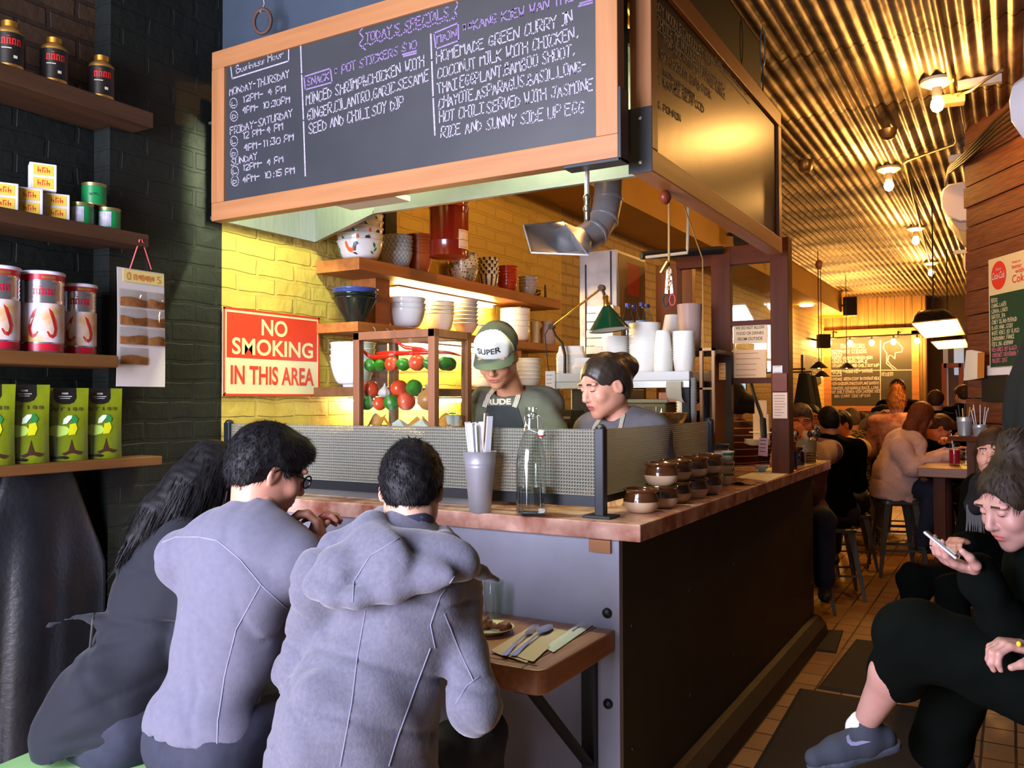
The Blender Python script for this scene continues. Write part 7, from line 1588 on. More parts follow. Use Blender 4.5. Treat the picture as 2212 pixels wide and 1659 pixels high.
def cutlery(a, b_, label, fork):
 A, B=onZ(a[0], a[1], TZ), onZ(b_[0], b_[1], TZ);d=(B-A);L_=d.length;d.normalize();s=Vector((-d.y, d.x, 0));t=thing('fork' if fork else 'spoon', label, 'fork' if fork else 'spoon', (A.x, A.y, TZ+0.008))
 def q(u, o, z):return Vector((0, 0, 0))+d*(u*L_)+s*o+Vector((0, 0, z))
 rings=[]
 for u, hw_, z in((0.0, 0.0075, 0.001), (0.03, 0.0095, 0.001), (0.10, 0.0085, 0.0015), (0.3, 0.0045, 0.005), (0.52, 0.0032, 0.007), (0.66, 0.0035, 0.006), (0.70, 0.006, 0.005)):
  rings.append([q(u, -hw_, z), q(u, hw_, z), q(u, hw_, z+0.002), q(u, -hw_, z+0.002)])
 MB().loft(rings).build('handle', m_cut, t, smooth=50, bevel=0.0006)
 if fork:
  m=MB();m.loft([[q(0.69, -0.006, 0.005), q(0.69, 0.006, 0.005), q(0.69, 0.006, 0.007), q(0.69, -0.006, 0.007)], [q(0.74, -0.011, 0.003), q(0.74, 0.011, 0.003), q(0.74, 0.011, 0.005), q(0.74, -0.011, 0.005)], [q(0.80, -0.0115, 0.0025), q(0.80, 0.0115, 0.0025), q(0.80, 0.0115, 0.0045), q(0.80, -0.0115, 0.0045)]])
  for o in(-0.0098, -0.0033, 0.0033, 0.0098):m.bar(q(0.79, o, 0.0035), q(1.0, o*0.95, 0.008), 0.0034, 0.002, s)
  m.build('tines', m_cut, t, smooth=50)
 else:
  MB().grid(lambda u, v:q(0.69+0.31*v, (u-0.5)*0.042*math.sin(PI*min(0.06+v*0.94, 1))**0.6, 0.007-0.005*math.sin(PI*v)*math.sin(PI*u)), 12, 14).build('bowl', m_cut, t, smooth=80)
cutlery((1088, 1424), (1158, 1360), 'steel fork lying on the tan napkin', True);cutlery((1108, 1424), (1190, 1358), 'steel spoon lying on the tan napkin', False)
c=[onZ(x, y, TZ)for x, y in((1172, 1400), (1196, 1411), (1292, 1344), (1272, 1334))];z=TZ+0.0008
cpk=thing('chopstick_packet', 'white paper chopstick packet lying on the low table', 'chopsticks', (c[0].x, c[0].y, z));m=MB()
def pk(u, v):q=c[0].lerp(c[1], u).lerp(c[3].lerp(c[2], u), v);return(q.x, q.y, z+0.001+0.0055*math.sin(PI*u)*min(1, 8*min(v, 1-v)))
m.sheet(pk, 8, 14, 0.001);m.build('sleeve', M('packet_white'), cpk, world=True, smooth=60)
m=MB();a, b_=Vector(pk(0.5, 0.5)), Vector(pk(0.5, 0.66));m.bar(a+Vector((0, 0, 0.002)), b_+Vector((0, 0, 0.002)), 0.004, 0.0006, (1, 0, 0));m.build('stamp', M('ink_120'), cpk, world=True)
# ================================================================ left wall: shelves in the recess and what stands on them
def wall_shelf(name, label, z, th, y1, x1, mat, taper=0.0):
 t=thing(name, label, 'shelf', (-2.99, 0.9, z-th));m=MB()
 m.prism([(-3.098, -0.4), (x1, -0.4), (x1, y1-0.0), (-2.998, y1), (-2.998, 2.054), (-3.098, 2.054)], (0, 0, z-th), (1, 0, 0), (0, 1, 0), th)
 m.build('board', mat, t, world=True, bevel=0.004);return t
XF=-2.87
S1, S2, S3, S4=onX(330, 243, XF).z, onX(280, 499, XF).z, onX(255, 768, XF).z, onX(345, 985, XF).z
wall_shelf('wall_shelf', 'dark timber shelf with black bottles, topmost on the left wall', S1, 0.06, onX(332, 250, XF).y, XF, m_shelfdark)
wall_shelf('wall_shelf', 'dark timber shelf with boxes and green tins, second from the top on the left wall', S2, 0.05, onX(322, 510, XF).y, XF, m_shelfdark)
m_sw3=wood('oiled_shelf', (126, 84, 42), (96, 62, 30), 'Y', 8, 0.5, 16, 0.15)
wall_shelf('wall_shelf', 'brown timber shelf with tall lobster-print cans, third from the top on the left wall', S3, 0.045, onX(256, 770, XF).y, XF, m_sw3)
wall_shelf('wall_shelf', 'brown timber shelf with green snack pouches, lowest on the left wall', S4, 0.035, onX(351, 984, XF).y, XF, m_sw3)
XB=-2.95
def at_x(px, X=XB):return onX(px, 868, X)
m_gold=M('gold_foil', (206, 160, 84), 0.3, 0.8);m_blab=M('black_label', (26, 24, 22), 0.35);m_thai=M('thai_red', (196, 36, 34), 0.4)
def thai_glyphs(mb, put, s0=0.0, n=3):
 """red letters made of uprights, loops and marks"""
 x=0.0
 for k in range(n):
  put(mb, x, 0.0, 0.004, 0.022);put(mb, x+0.008, 0.0, 0.004, 0.022);put(mb, x+0.002, 0.018, 0.008, 0.004);put(mb, x-0.001, 0.0, 0.006, 0.005)
  if k==1:put(mb, x+0.001, 0.027, 0.009, 0.003)
  x+=0.0155
for i, (px, lab)in enumerate(((15, 'black-labelled gold bottle at the left edge, top shelf'), (112, 'black-labelled gold bottle in the middle, top shelf'), (215, 'black-labelled gold bottle nearest the dark pier, top shelf'))):
 q=at_x(px);t=thing('coffee_bottle', lab, 'bottle', (XB, q.y, S1+0.0005));h=0.178;r=0.046
 MB().lathe([(r*0.93, 0), (r, 0.004), (r, h*0.10), (r, h*0.74), (r*0.95, h*0.79), (r*0.55, h*0.88), (r*0.5, h*0.90), (0, h*0.90)], 30).build('body', m_gold, t, smooth=40)
 MB().lathe([(r*0.58, h*0.88), (r*0.58, h*0.985), (r*0.5, h), (0, h)], 24).build('cap', M('gold_cap', (220, 160, 70), 0.25, 0.9), t, smooth=40)
 lb=MB().lathe([(r+0.0008, h*0.12), (r+0.0008, h*0.72)], 30).build('black_label', m_blab, t, smooth=40)
 a0=math.atan2(-q.y, 2.95)
 def put(mb, x, z, w_, hh):mb.grid(lambda u, v:((r+0.0016)*math.cos(a0-0.55+(x+w_*u)/r), (r+0.0016)*math.sin(a0-0.55+(x+w_*u)/r), h*0.48+z+hh*v), 2, 1)
 g=MB();thai_glyphs(g, put, n=4);g.build('red_lettering', m_thai, lb)
 g=MB();put(g, 0.036, -0.045, 0.012, 0.010);put(g, 0.0, -0.014, 0.03, 0.003);g.build('small_print', M('print_cream2', (206, 196, 170), 0.5), lb)
m_boxw=M('box_white', (200, 196, 194), 0.6);m_boxy=M('box_yellow', (214, 180, 60), 0.6);m_boxr=M('box_red', (206, 70, 34), 0.6)
def label_box(loc, lab, rz):
 t=thing('label_box', lab, 'box', loc, rz, 'white boxes with yellow labels');W, D_, H=0.085, 0.06, 0.096
 MB().box((0, 0, H/2), (D_, W, H)).build('carton', m_boxw, t, bevel=0.003)
 for z0 in(0.008, 0.053):
  p=MB();p.span((D_/2, -0.031, z0), (D_/2+0.0008, 0.031, z0+0.036));yl=p.build('yellow_label', m_boxy, t)
  g=MB()
  for k, y in enumerate((-0.018, -0.004, 0.010)):
   g.span((D_/2+0.0008, y, z0+0.009), (D_/2+0.0014, y+0.003, z0+0.028));g.span((D_/2+0.0008, y, z0+(0.024 if k%2 else 0.015)), (D_/2+0.0014, y+0.010, z0+(0.028 if k%2 else 0.019)));g.span((D_/2+0.0008, y+0.007, z0+0.009), (D_/2+0.0014, y+0.010, z0+0.020))
  g.build('red_marks', m_boxr, yl)
 return t
rzv=-0.45
q=[at_x(v)for v in(4, 58, 117, 88)]
label_box((XB, q[0].y, S2+0.0005), 'white box with yellow labels cut by the left edge of view', rzv);label_box((XB, q[1].y, S2+0.0005), 'white box with yellow labels, left one under the raised box', rzv);label_box((XB, q[2].y, S2+0.0005), 'white box with yellow labels, right one under the raised box', rzv)
label_box((XB, q[3].y, S2+0.097), 'white box with yellow labels standing raised on two others', rzv)
def tin(loc, lab, pic):
 t=thing('green_tin', lab, 'tin', loc, 0, 'green tins on the left wall shelf');r, h=0.043, 0.082;a0=math.atan2(-loc[1], 2.95)
 MB().lathe([(r, 0), (r, h-0.008), (r+0.0015, h-0.006), (r+0.0015, h), (r-0.002, h-0.002), (0, h-0.002)], 30).build('body', M('tin_gold', (150, 140, 90), 0.35, 0.7), t, smooth=40)
 wr_=MB().lathe([(r+0.0007, 0.006), (r+0.0007, h-0.012)], 30).build('wrapper', M('tin_green', (18, 128, 66), 0.35), t, smooth=40)
 m=MB();pw_=lambda x, z:((r+0.0016)*math.cos(a0+x/r), (r+0.0016)*math.sin(a0+x/r), z)
 if pic:m.add([pw_(x, z)for x, z in((-0.018, 0.044), (-0.014, 0.040), (-0.004, 0.043), (0.006, 0.045), (0.016, 0.036), (0.018, 0.034), (0.008, 0.038), (-0.002, 0.036), (-0.012, 0.034), (-0.016, 0.038))], [tuple(range(10))]);m.build('emblem', m_black, wr_)
 else:m.grid(lambda u, v:pw_(-0.036+0.046*u, 0.010+0.055*v), 6, 1);m.build('pale_panel', M('tin_panel', (190, 186, 196), 0.5, var=((140, 138, 150), 40)), wr_)
 return t
y1_, y2_, y3_=at_x(172).y, at_x(228).y, at_x(202).y
tin((XB, y1_, S2+0.0005), 'green tin with pale panel, lower left of three', 0);tin((XB+0.01, y2_, S2+0.0005), 'green tin with pale panel, lower right of three', 0);tin((XB, (y1_+y2_)/2, S2+0.0835), 'green tin with a dark emblem, balanced on two tins', 1)
m_foil=M('silver_foil', (206, 202, 204), 0.2, 0.9);m_crim=M('crimson', (176, 24, 48), 0.35)
def tall_can(px, X, r, h, lab):
 q=onX(px, 868, X);t=thing('tall_can', lab, 'can', (X, q.y, S3+0.0005), 0, 'tall lobster-print cans');a0=math.atan2(-q.y, -X)
 pr=[(r*0.97, 0), (r, 0.004)]+[(r+(0.0012 if k%2 else-0.0008), h*(0.62+0.025*k))for k in range(10)]+[(r, h*0.88), (r, h-0.012), (0, h-0.012)]
 MB().lathe(pr, 40).build('body', m_foil, t, smooth=60)
 MB().lathe([(r+0.003, h-0.013), (r+0.004, h-0.010), (r+0.004, h-0.003), (r, h), (0, h)], 40).build('plastic_lid', M('lid_lilac', (210, 206, 222), 0.4), t, smooth=40)
 pt=lambda x, z, o=0.0016:((r+o)*math.cos(a0+x/r), (r+o)*math.sin(a0+x/r), z)
 for nm, z0, z1, m_ in(('red_band', h*0.885, h*0.955, m_crim), ('red_band', h*0.02, h*0.105, m_crim), ('picture_band', h*0.125, h*0.60, M('can_picture', (208, 206, 222), 0.4, var=((196, 150, 74), 9, 0.12)))):
  MB().lathe([(r+0.001, z0), (r+0.001, z1)], 40).build(nm, m_, t, smooth=40)
 g=MB()
 for s in(-1, 1):
  c=s*0.030
  g.add([pt(c+s*x, h*z)for x, z in((-0.012, 0.54), (0.000, 0.50), (0.012, 0.40), (0.018, 0.30), (0.014, 0.21), (0.002, 0.17), (-0.010, 0.19), (-0.018, 0.25), (-0.014, 0.26), (-0.006, 0.22), (0.003, 0.22), (0.007, 0.28), (0.002, 0.36), (-0.006, 0.45))], [tuple(range(14))])
 g.build('lobster_print', M('lobster_red', (170, 40, 34), 0.4), t)
 g=MB();put=lambda mb, x, z, w_, hh:mb.grid(lambda u, v:pt(-0.030+(x+w_*u)*1.1, h*0.70+(z+hh*v)*1.0), 2, 1);thai_glyphs(g, put, n=4);g.build('red_lettering', m_crim, t)
 g=MB();g.grid(lambda u, v:pt(-0.005+0.045*u, h*(0.90+0.035*v)), 6, 1);g.build('gold_lettering', m_gold, t)
tall_can(-8, -2.96, 0.068, 0.285, 'tall lobster-print can at the left edge of view');tall_can(91, -2.955, 0.068, 0.285, 'tall lobster-print can in front, middle of the shelf');tall_can(170, -2.985, 0.058, 0.262, 'tall lobster-print can on the right, partly behind another')
def pouch(px, X, wd, h, lab, rz):
 q=onX(px, 868, X);t=thing('snack_pouch', lab, 'pouch', (X, q.y, S4+0.0005), rz, 'green snack pouches')
 def f(sgn):return lambda u, v:(sgn*(0.030*(1-v)**0.8*math.sin(PI*min(max(u, 0.0), 1))**0.7+0.0015)+0.010*math.sin(3*v), (u-0.5)*wd*(1-0.05*math.sin(PI*v)), h*v)
 m=MB();m.grid(f(1), 12, 14);m.grid(f(-1), 12, 14);m.build('bag', M('pouch_green', (122, 134, 22), 0.22, var=((88, 104, 18), 7, 0.25), bump=(18, 0.4, 0.006), spec=0.6, coat=0.4), t, smooth=70)
 F1=f(1)
 def patch(pts, nm, mt, o=0.0015):
  n=len(pts);cx=sum(p_[0]for p_ in pts)/n;cz=sum(p_[1]for p_ in pts)/n;mb=MB();rings=[]
  for k in range(4):
   s_=1-k/3.0
   rings.append([tuple(Vector(F1(cx+(p_[0]-cx)*max(s_, 0.01), cz+(p_[1]-cz)*max(s_, 0.01)))+Vector((o, 0, 0)))for p_ in pts])
  mb.loft(rings, cap=False);return mb.build(nm, mt, t, smooth=70)
 patch([(0.22, 1.0), (0.72, 1.0), (0.72, 0.86), (0.66, 0.80), (0.55, 0.775), (0.40, 0.775), (0.28, 0.80), (0.22, 0.86)], 'black_badge', m_blab)
 patch([(0.40, 0.91), (0.54, 0.91), (0.54, 0.935), (0.40, 0.935)], 'badge_emblem', M('badge_silver', (170, 172, 168), 0.4), 0.0025);patch([(0.32, 0.875), (0.62, 0.875), (0.62, 0.888), (0.32, 0.888)], 'badge_lettering', M('badge_silver'), 0.0025);patch([(0.35, 0.85), (0.58, 0.85), (0.58, 0.86), (0.35, 0.86)], 'badge_lettering', M('badge_silver'), 0.0025)
 patch([(0.08, 0.36), (0.30, 0.33), (0.50, 0.36), (0.56, 0.42), (0.50, 0.47), (0.25, 0.49), (0.08, 0.46)], 'fruit_piece', M('durian_pale', (172, 206, 90), 0.35));patch([(0.52, 0.35), (0.68, 0.36), (0.74, 0.44), (0.70, 0.52), (0.56, 0.50)], 'fruit_piece', M('durian_yellow', (196, 196, 24), 0.35), 0.002)
 patch([(0.40, 0.50), (0.50, 0.51), (0.60, 0.58), (0.62, 0.62), (0.52, 0.62), (0.42, 0.57)], 'cut_fruit', M('durian_white', (206, 226, 196), 0.4), 0.003);patch([(0.56, 0.50), (0.72, 0.52), (0.76, 0.57), (0.68, 0.63), (0.60, 0.63), (0.60, 0.56)], 'fruit_leaf', M('husk_green', (46, 120, 56), 0.4), 0.0025)
 patch([(0.38, 0.10), (0.52, 0.125), (0.58, 0.24), (0.60, 0.30), (0.62, 0.24), (0.68, 0.13), (0.88, 0.115), (0.80, 0.08), (0.44, 0.075)], 'temple_silhouette', M('temple_brown', (64, 40, 26), 0.4));patch([(0.12, 0.03), (0.5, 0.025), (0.55, 0.05), (0.45, 0.07), (0.15, 0.07)], 'small_badge', m_blab)
 g=MB()
 def pw_(x, z):return tuple(Vector(F1(x, z))+Vector((0.003, 0, 0)))
 x=0.10
 for s_ in([(0, 0), (0, 7), (2, 7), (4, 5), (4, 2), (2, 0), (0, 0)], )+tuple([(a/2, b_/2)for a, b_ in st]for st in([(0, 7), (0, 1), (2, 0), (5, 2), (5, 7)], [(0, 0), (0, 7), (4, 7)], [(2, 0), (2, 7)], [(4, 6), (1, 7), (0, 2), (4, 0), (4, 6)], [(0, 0), (0, 6), (4, 6), (4, 0)])):
  ribbon(g, [pw_(x+a*0.024, 0.69+b_*0.011)for a, b_ in s_], 0.004, (1, 0, 0));x+=0.135
 g.build('script_lettering', M('script_dark', (70, 64, 20), 0.5), t)
for px, lab, rz in((-22, 'green snack pouch cut by the left edge of view', -0.42), (55, 'green snack pouch, widest in view, left of two others', -0.42), (142, 'green snack pouch in the middle with a bright sheen', -0.40), (217, 'green snack pouch at the right, nearest the end of the shelf', -0.42)):
 pouch(px, -2.955, 0.15, 0.272 if px<100 else 0.262, lab, rz)
X_=-2.93;a=onX(252, 576, X_);b=onX(354, 836, X_)
sc=thing('spice_card', 'white card of small spice bags hanging on a pink ribbon', 'spice card', (X_, (a.y+b.y)/2, b.z))
m_card=M('card_white', (212, 206, 202), 0.7)
def card(u, v):return(X_+0.006*math.sin(3*v+u), a.y+(b.y-a.y)*u, b.z+(a.z-b.z)*v)
MB().sheet(card, 6, 12, 0.0015).build('card', m_card, sc, world=True, smooth=60)
cw, ch=b.y-a.y, a.z-b.z
hd_c=MB().sheet(lambda u, v:tuple(Vector(card(0.10+0.88*u, 0.885+0.105*v))+Vector((0.006, 0, 0))), 4, 2, 0.0012).build('header', M('header_yellow', (226, 212, 130), 0.6), sc, world=True)
g=MB()
for x0, kind in((0.17, 0), (0.32, 1), (0.40, 2), (0.47, 1), (0.54, 2), (0.61, 1), (0.68, 2), (0.82, 3)):
 pp=lambda u, v:tuple(Vector(card(x0+u*0.075, 0.905+v*0.055))+Vector((0.0078, 0, 0)))
 for st in{0:[[(0, .5), (.3, 1), (.8, 1), (1, .5), (.8, 0), (.3, 0), (0, .5)]], 1:[[(0, 0), (0, .8), (.6, .9), (.6, 0)], [(.2, .5), (.5, .5)]], 2:[[(0, .2), (.3, .8), (.7, .2), (.7, .9)]], 3:[[(.9, 1), (.1, 1), (.1, .6), (.8, .5), (.8, .1), (.1, 0)]]}[kind]:ribbon(g, [pp(*q_)for q_ in st], 0.0028, (1, 0, 0))
g.build('orange_lettering', M('letter_orange', (220, 110, 40), 0.6), hd_c, world=True)
m_spice=M('ground_spice', (150, 96, 44), 0.8, var=((110, 66, 30), 60, 0.3));m_cello=thin_glass('cellophane', (250, 250, 250))
k=0
for r_, cols in((0.82, 2), (0.66, 2), (0.50, 2), (0.33, 1)):
 for c_ in range(cols):
  u0, u1=((0.03, 0.60), (0.62, 0.99))[c_]if cols==2 else(0.05, 0.62)
  bag=MB().sheet(lambda u, v:tuple(Vector(card(u0+(u1-u0)*u, r_-0.145+0.145*v))+Vector((0.003+0.012*math.sin(PI*u)*(1-v*0.8), 0, 0))), 6, 6, 0.0006).build('cello_bag', m_cello, sc, world=True, smooth=60)
  MB().sheet(lambda u, v:tuple(Vector(card(u0+0.02+(u1-u0-0.03)*u, r_-0.142+(0.070+0.01*math.sin(5*u+k))*v))+Vector((0.0025+0.010*math.sin(PI*u)*(1-0.5*v), 0, 0))), 6, 4, 0.003).build('spice_fill', m_spice, bag, world=True, smooth=60);k+=1
q=onX(303, 518, XF);l=onX(281, 580, X_+0.004);r_=onX(327, 582, X_+0.004)
MB().tube([l, (XF+0.004, q.y-0.005, q.z), (XF+0.004, q.y+0.005, q.z), r_], 0.0025, 6).build('ribbon', M('pink_ribbon', (216, 92, 96), 0.7), sc, world=True)
m_leather=M('black_leather', (14, 15, 19), 0.36, var=((30, 31, 36), 5), bump=(60, 0.35, 0.004), spec=0.5)
for i, (p0, p1, zt_, zb_, lab, sd_)in enumerate((((-30, 30), (-3.03, 1.38), 1.19, 0.12, 'black leather coat hanging at the left edge under the shelf', 1), ((50, 30), (-3.0, 1.78), 1.20, 0.22, 'black leather coat hanging nearest the dark pier under the shelf', 2))):
 x, y=p1;t=thing('hanging_coat', lab, 'coat', (x, y, zb_));rings=[]
 for k in range(15):
  v=k/14;z=zt_-(zt_-zb_)*v;ring=[]
  for j in range(40):
   a_=2*PI*j/40;rr=(0.13+0.10*min(1, v*3));fold=1+0.16*math.sin(a_*5+sd_+v*1.5)*min(1, v*2.5)
   ring.append(Vector((x+max(-0.062, 0.40*rr*math.cos(a_)*fold), y+rr*1.0*math.sin(a_)*fold, z+0.02*math.cos(a_)*(1-v))))
  rings.append(ring)
 MB().loft(rings).build('coat_body', m_leather, t, world=True, smooth=70)
 MB().tube([(x, y, zt_-0.01), (x, y, S4-0.036)], 0.004, 6).build('hanger_hook', m_black, t, world=True)
# ================================================================ right side: mats, plank wall, air conditioners, lamps
m_rub=M('black_rubber', (26, 27, 25), 0.75, bump=(140, 0.6, 0.003), stretch=(1, 8, 1))
for pts, lab in((((1748, 1362), (1822, 1364), (1806, 1412), (1745, 1404)), 'small black floor mat beside the end of the counter'), (((1850, 1382), (2010, 1400), (1960, 1520), (1766, 1488)), 'black rubber mat in the middle of the aisle'), (((1728, 1488), (2080, 1545), (2140, 1800), (1570, 1760)), 'black rubber mat nearest the viewer')):
 c=[onZ(x, y, 0)for x, y in pts];t=thing('floor_mat', lab, 'mat', (c[0].x, c[0].y, 0));m=MB();n=4
 cc=sum(c, Vector())/4;ins=[q.lerp(cc, 0.05)for q in c]
 m.loft([[q+Vector((0, 0, 0.0005))for q in c], [q+Vector((0, 0, 0.004))for q in c], [q+Vector((0, 0, 0.011))for q in ins]]);m.build('rubber', m_rub, t, world=True)
def onA(px, py, off=0.025):
 d=ray(px, py);o=A0+AN*off;return CAM+d*((o-CAM).dot(AN)/d.dot(AN))
UA=-AD
a=onA(2137, 562);b=onA(2148, 795);zt_, zb_=a.z, b.z;bw=0.52;H=zt_-zb_
mb_=thing('drinks_board', 'drinks menu board with a red disc on the plank wall', 'menu board', (a.x, a.y, zb_))
o=Vector((a.x, a.y, zb_));Z=Vector((0, 0, 1));q=lambda u, v, w=0.0:o+UA*(u*bw)+Z*(v*H)+AN*w
def slab(u0, v0, u1, v1, w0, w1):
 m=MB();m.add([q(u, v, w)for w in(w0, w1)for u, v in((u0, v0), (u1, v0), (u1, v1), (u0, v1))], [(3, 2, 1, 0), (4, 5, 6, 7), (0, 1, 5, 4), (1, 2, 6, 5), (2, 3, 7, 6), (3, 0, 4, 7)]);return m
slab(0, 0, 1, 1, -0.006, 0.006).build('panel', M('board_cream', (226, 206, 150), 0.5), mb_, world=True)
slab(0.02, 0.01, 0.98, 0.665, 0.006, 0.0065).build('slate', M('board_green', (34, 66, 42), 0.6), mb_, world=True)
ds=MB();ds.add([q(0.22+0.16*math.cos(i*PI/16), 0.835+0.13*math.sin(i*PI/16), 0.0066)for i in range(32)], [tuple(range(32))]);dsk=ds.build('red_disc', m_red, mb_, world=True)
t=MB();t.text('Drink', q(0.22, 0.88, 0.008), UA, Z, w=0.06, h=0.018, align='C', slant=0.3);t.text('Coca-Cola', q(0.21, 0.805, 0.008), UA, Z, w=0.14, h=0.045, bold=0.01, align='C', slant=0.25);t.build('white_script', m_card, dsk, world=True)
t=MB()
for s, u, v, w, h in(('things go', 0.5, 0.91, 0.09, 0.014), ('better', 0.5, 0.86, 0.10, 0.026), ('with', 0.56, 0.815, 0.09, 0.03), ('Coke', 0.5, 0.735, 0.15, 0.05)):t.text(s, q(u, v, 0.007), UA, Z, w=w, h=h, bold=0.012)
t.build('red_lettering', m_red, mb_, world=True)
g, g2_=MB(), MB()
for i, s in enumerate(('BEERS', 'CHANG, LAGER', 'SINGHA, LAGER', 'BAXTER, IPA', 'CONEY ISLAND MERMAID', 'BLACK HAWK, STOUT', 'WHITE WINES (BY GLASS)', 'CHARDONNAY, FRANCE', 'RIESLING, GERMANY', 'RED WINES (BY GLASS)', 'CABERNET SAUVIGNON, CHILE', 'MALBEC, 2013')):
 v=0.60-0.05*i;write(g2_ if i>8 else g, s, q(0.06, v, 0.0066), q(0.06+0.026*len(s), v, 0.0066), H*0.034, AN, 0.0035, rnd)
 if 0<i<6:write(g, '$'+'44578'[i-1], q(0.8, v, 0.0066), q(0.86, v, 0.0066), H*0.036, AN, 0.0035, rnd)
g.build('chalk_writing', M('chalk_cream', (206, 200, 150), 0.9), mb_, world=True);g2_.build('pink_writing', M('chalk_pink', (206, 110, 130), 0.9), mb_, world=True)
def wall_box(px0, py0, px1, py1, w0, w1, name, lab, cat, mat, bev=0.0):
 a, b=onA(px0, py0), onA(px1, py1);m=MB();pts=[(a.x, a.y, b.z), (b.x, b.y, b.z), (b.x, b.y, a.z), (a.x, a.y, a.z)]
 v=[Vector(p_)+AN*w for w in(w0, w1)for p_ in pts];return m.add(v, [(3, 2, 1, 0), (4, 5, 6, 7), (0, 1, 5, 4), (1, 2, 6, 5), (2, 3, 7, 6), (3, 0, 4, 7)]).build(name, mat, bevel=bev, label=lab, cat=cat)
wall_box(2134, 790, 2196, 810, 0.0, 0.006, 'paper_note', 'white papers pinned below the drinks menu board', 'note', m_paper)
wall_box(2126, 812, 2182, 868, -0.02, 0.02, 'dark_frame', 'dark framed panel below the white papers on the plank wall', 'frame', M('dark_frame', (40, 36, 24), 0.6), 0.004)
for i in range(6):
 a=onA(2088+5*i, 757+i, 0.03+0.012*i);b=onA(2082+6*i, 822-i, 0.03+0.012*i);d=UA*0.075
 m=MB();v=[Vector(p_)for p_ in(b, b+d, a+d, a)];m.add(v+[p_+AN*0.003 for p_ in v], [(3, 2, 1, 0), (4, 5, 6, 7), (0, 1, 5, 4), (1, 2, 6, 5), (2, 3, 7, 6), (3, 0, 4, 7)])
 m.build('hanging_menu', M('menu_orange', (190, 116, 40), 0.6)if i==5 else m_menu, label='orange-headed menu hanging in front of the clipped bundle' if i==5 else 'pale menu in the clipped bundle by the plank wall edge', cat='menu', group='clipped menus on the plank wall')
q0=P(2300, 800, 4.2);t=thing('hanging_coat', 'black coat hanging at the right edge below the drinks board', 'coat', (q0.x, q0.y, 1.0));rings=[]
for k in range(12):
 v=k/11;z=1.95-1.15*v;rings.append([Vector((q0.x-0.02*v+(0.10+0.14*min(1, 2.5*v))*math.cos(a)*(1+0.12*math.sin(5*a)), q0.y+(0.08+0.10*v)*math.sin(a), z))for a in[2*PI*j/30 for j in range(30)]])
MB().loft(rings).build('coat_body', M('black_wool', (30, 36, 34), 0.9), t, world=True, smooth=70);MB().tube([(q0.x, q0.y, 1.94), (q0.x+0.1, q0.y+0.3, 1.98), tuple(A0.lerp(A1, 0.3)+Vector((0, 0, 2.0)))], 0.006, 6).build('hanger_hook', m_black, t, world=True)
sa, sb_=P(2062, 941, 5.35), P(2140, 940, 5.15);zs=sa.z;d=(sb_-sa);d.z=0
t=thing('pail_shelf', 'small brown shelf on a post holding the metal pails', 'shelf', (sa.x, sa.y, 0));MB().bar((sa.x, sa.y, zs-0.02), (sb_.x, sb_.y, zs-0.02), 0.14, 0.03, (0, 0, 1)).build('board', m_brownwoodX, t, world=True)if 0 else MB().prism([(0, -0.07), (d.length, -0.07), (d.length, 0.10), (0, 0.10)], (sa.x, sa.y, zs-0.03), d.normalized(), Vector((-d.y, d.x, 0)).normalized(), 0.03).build('board', m_brownwoodX, t, world=True)
pp=sa.lerp(sb_, 0.5);MB().span((pp.x-0.03, pp.y-0.03, 0), (pp.x+0.03, pp.y+0.03, zs-0.0305)).build('post', m_brownwood, t, world=True)
def pail(px, py, s, r, h, lab, stuff, rot):
 p_=P(px, py, s);t=thing('metal_pail', lab, 'pail', (p_.x, p_.y, zs+0.0008))
 MB().lathe([(r*0.78, 0), (r*0.95, h*0.72), (r*0.99, h*0.76), (r*0.95, h*0.8), (r, h), (r+0.002, h+0.001), (r-0.003, h), (r*0.75, 0.004), (0, 0.004)], 28).build('body', m_galv, t, smooth=40)
 for i in range(stuff):
  a=i*2.4;b0=Vector((p_.x+r*0.4*math.cos(a), p_.y+r*0.4*math.sin(a), zs+0.006));b1=b0+Vector((0.03*math.cos(a), 0.03*math.sin(a), 0.17+0.02*math.sin(i)))
  if rot:MB().bar(b0, b1, 0.018, 0.004, (0, 1, 0)).build('chopstick_packet', M('packet_white'), label='white packet standing in the right-hand metal pail', cat='chopsticks', group='packets in the right-hand pail')
  else:MB().tube([b0, b1], 0.004, 6).build('chopstick', m_black if i%3 else M('utensil_ochre', (190, 140, 60), 0.5), label='dark utensil standing in the left-hand metal pail' if i%3 else 'ochre wooden utensil standing in the left-hand metal pail', cat='utensil', group='utensils in the left-hand pail')
pail(2084, 938, 5.32, 0.046, 0.115, 'larger zinc pail of dark utensils on the brown shelf', 7, 0);pail(2117, 938, 5.22, 0.042, 0.070, 'smaller zinc pail of white packets on the brown shelf', 6, 1)
m_ac=M('ac_white', (216, 208, 206), 0.35);m_ac2=M('ac_grey', (150, 140, 132), 0.4)
def air_con(loc, rz, L_, lab):
 t=thing('air_conditioner', lab, 'air conditioner', loc, rz)
 pr=[(0.0, 0.30), (0.0, 0.04), (0.04, 0.0), (0.12, 0.0), (0.20, 0.05), (0.245, 0.12), (0.25, 0.20), (0.235, 0.265), (0.19, 0.298), (0.10, 0.305)]
 MB().prism(pr, (0, 0, 0), (1, 0, 0), (0, 0, 1), -L_).build('casing', m_ac, t, bevel=0.012, smooth=40)
 MB().prism([(0.02, -0.10), (0.13, -0.06), (0.19, 0.035), (0.12, -0.002), (0.03, 0.0)], (0, 0.03 if 0 else 0.0, 0), (1, 0, 0), (0, 0, 1), -L_+0.02).build('louvre_flap', m_ac2, t, bevel=0.004)
 return t
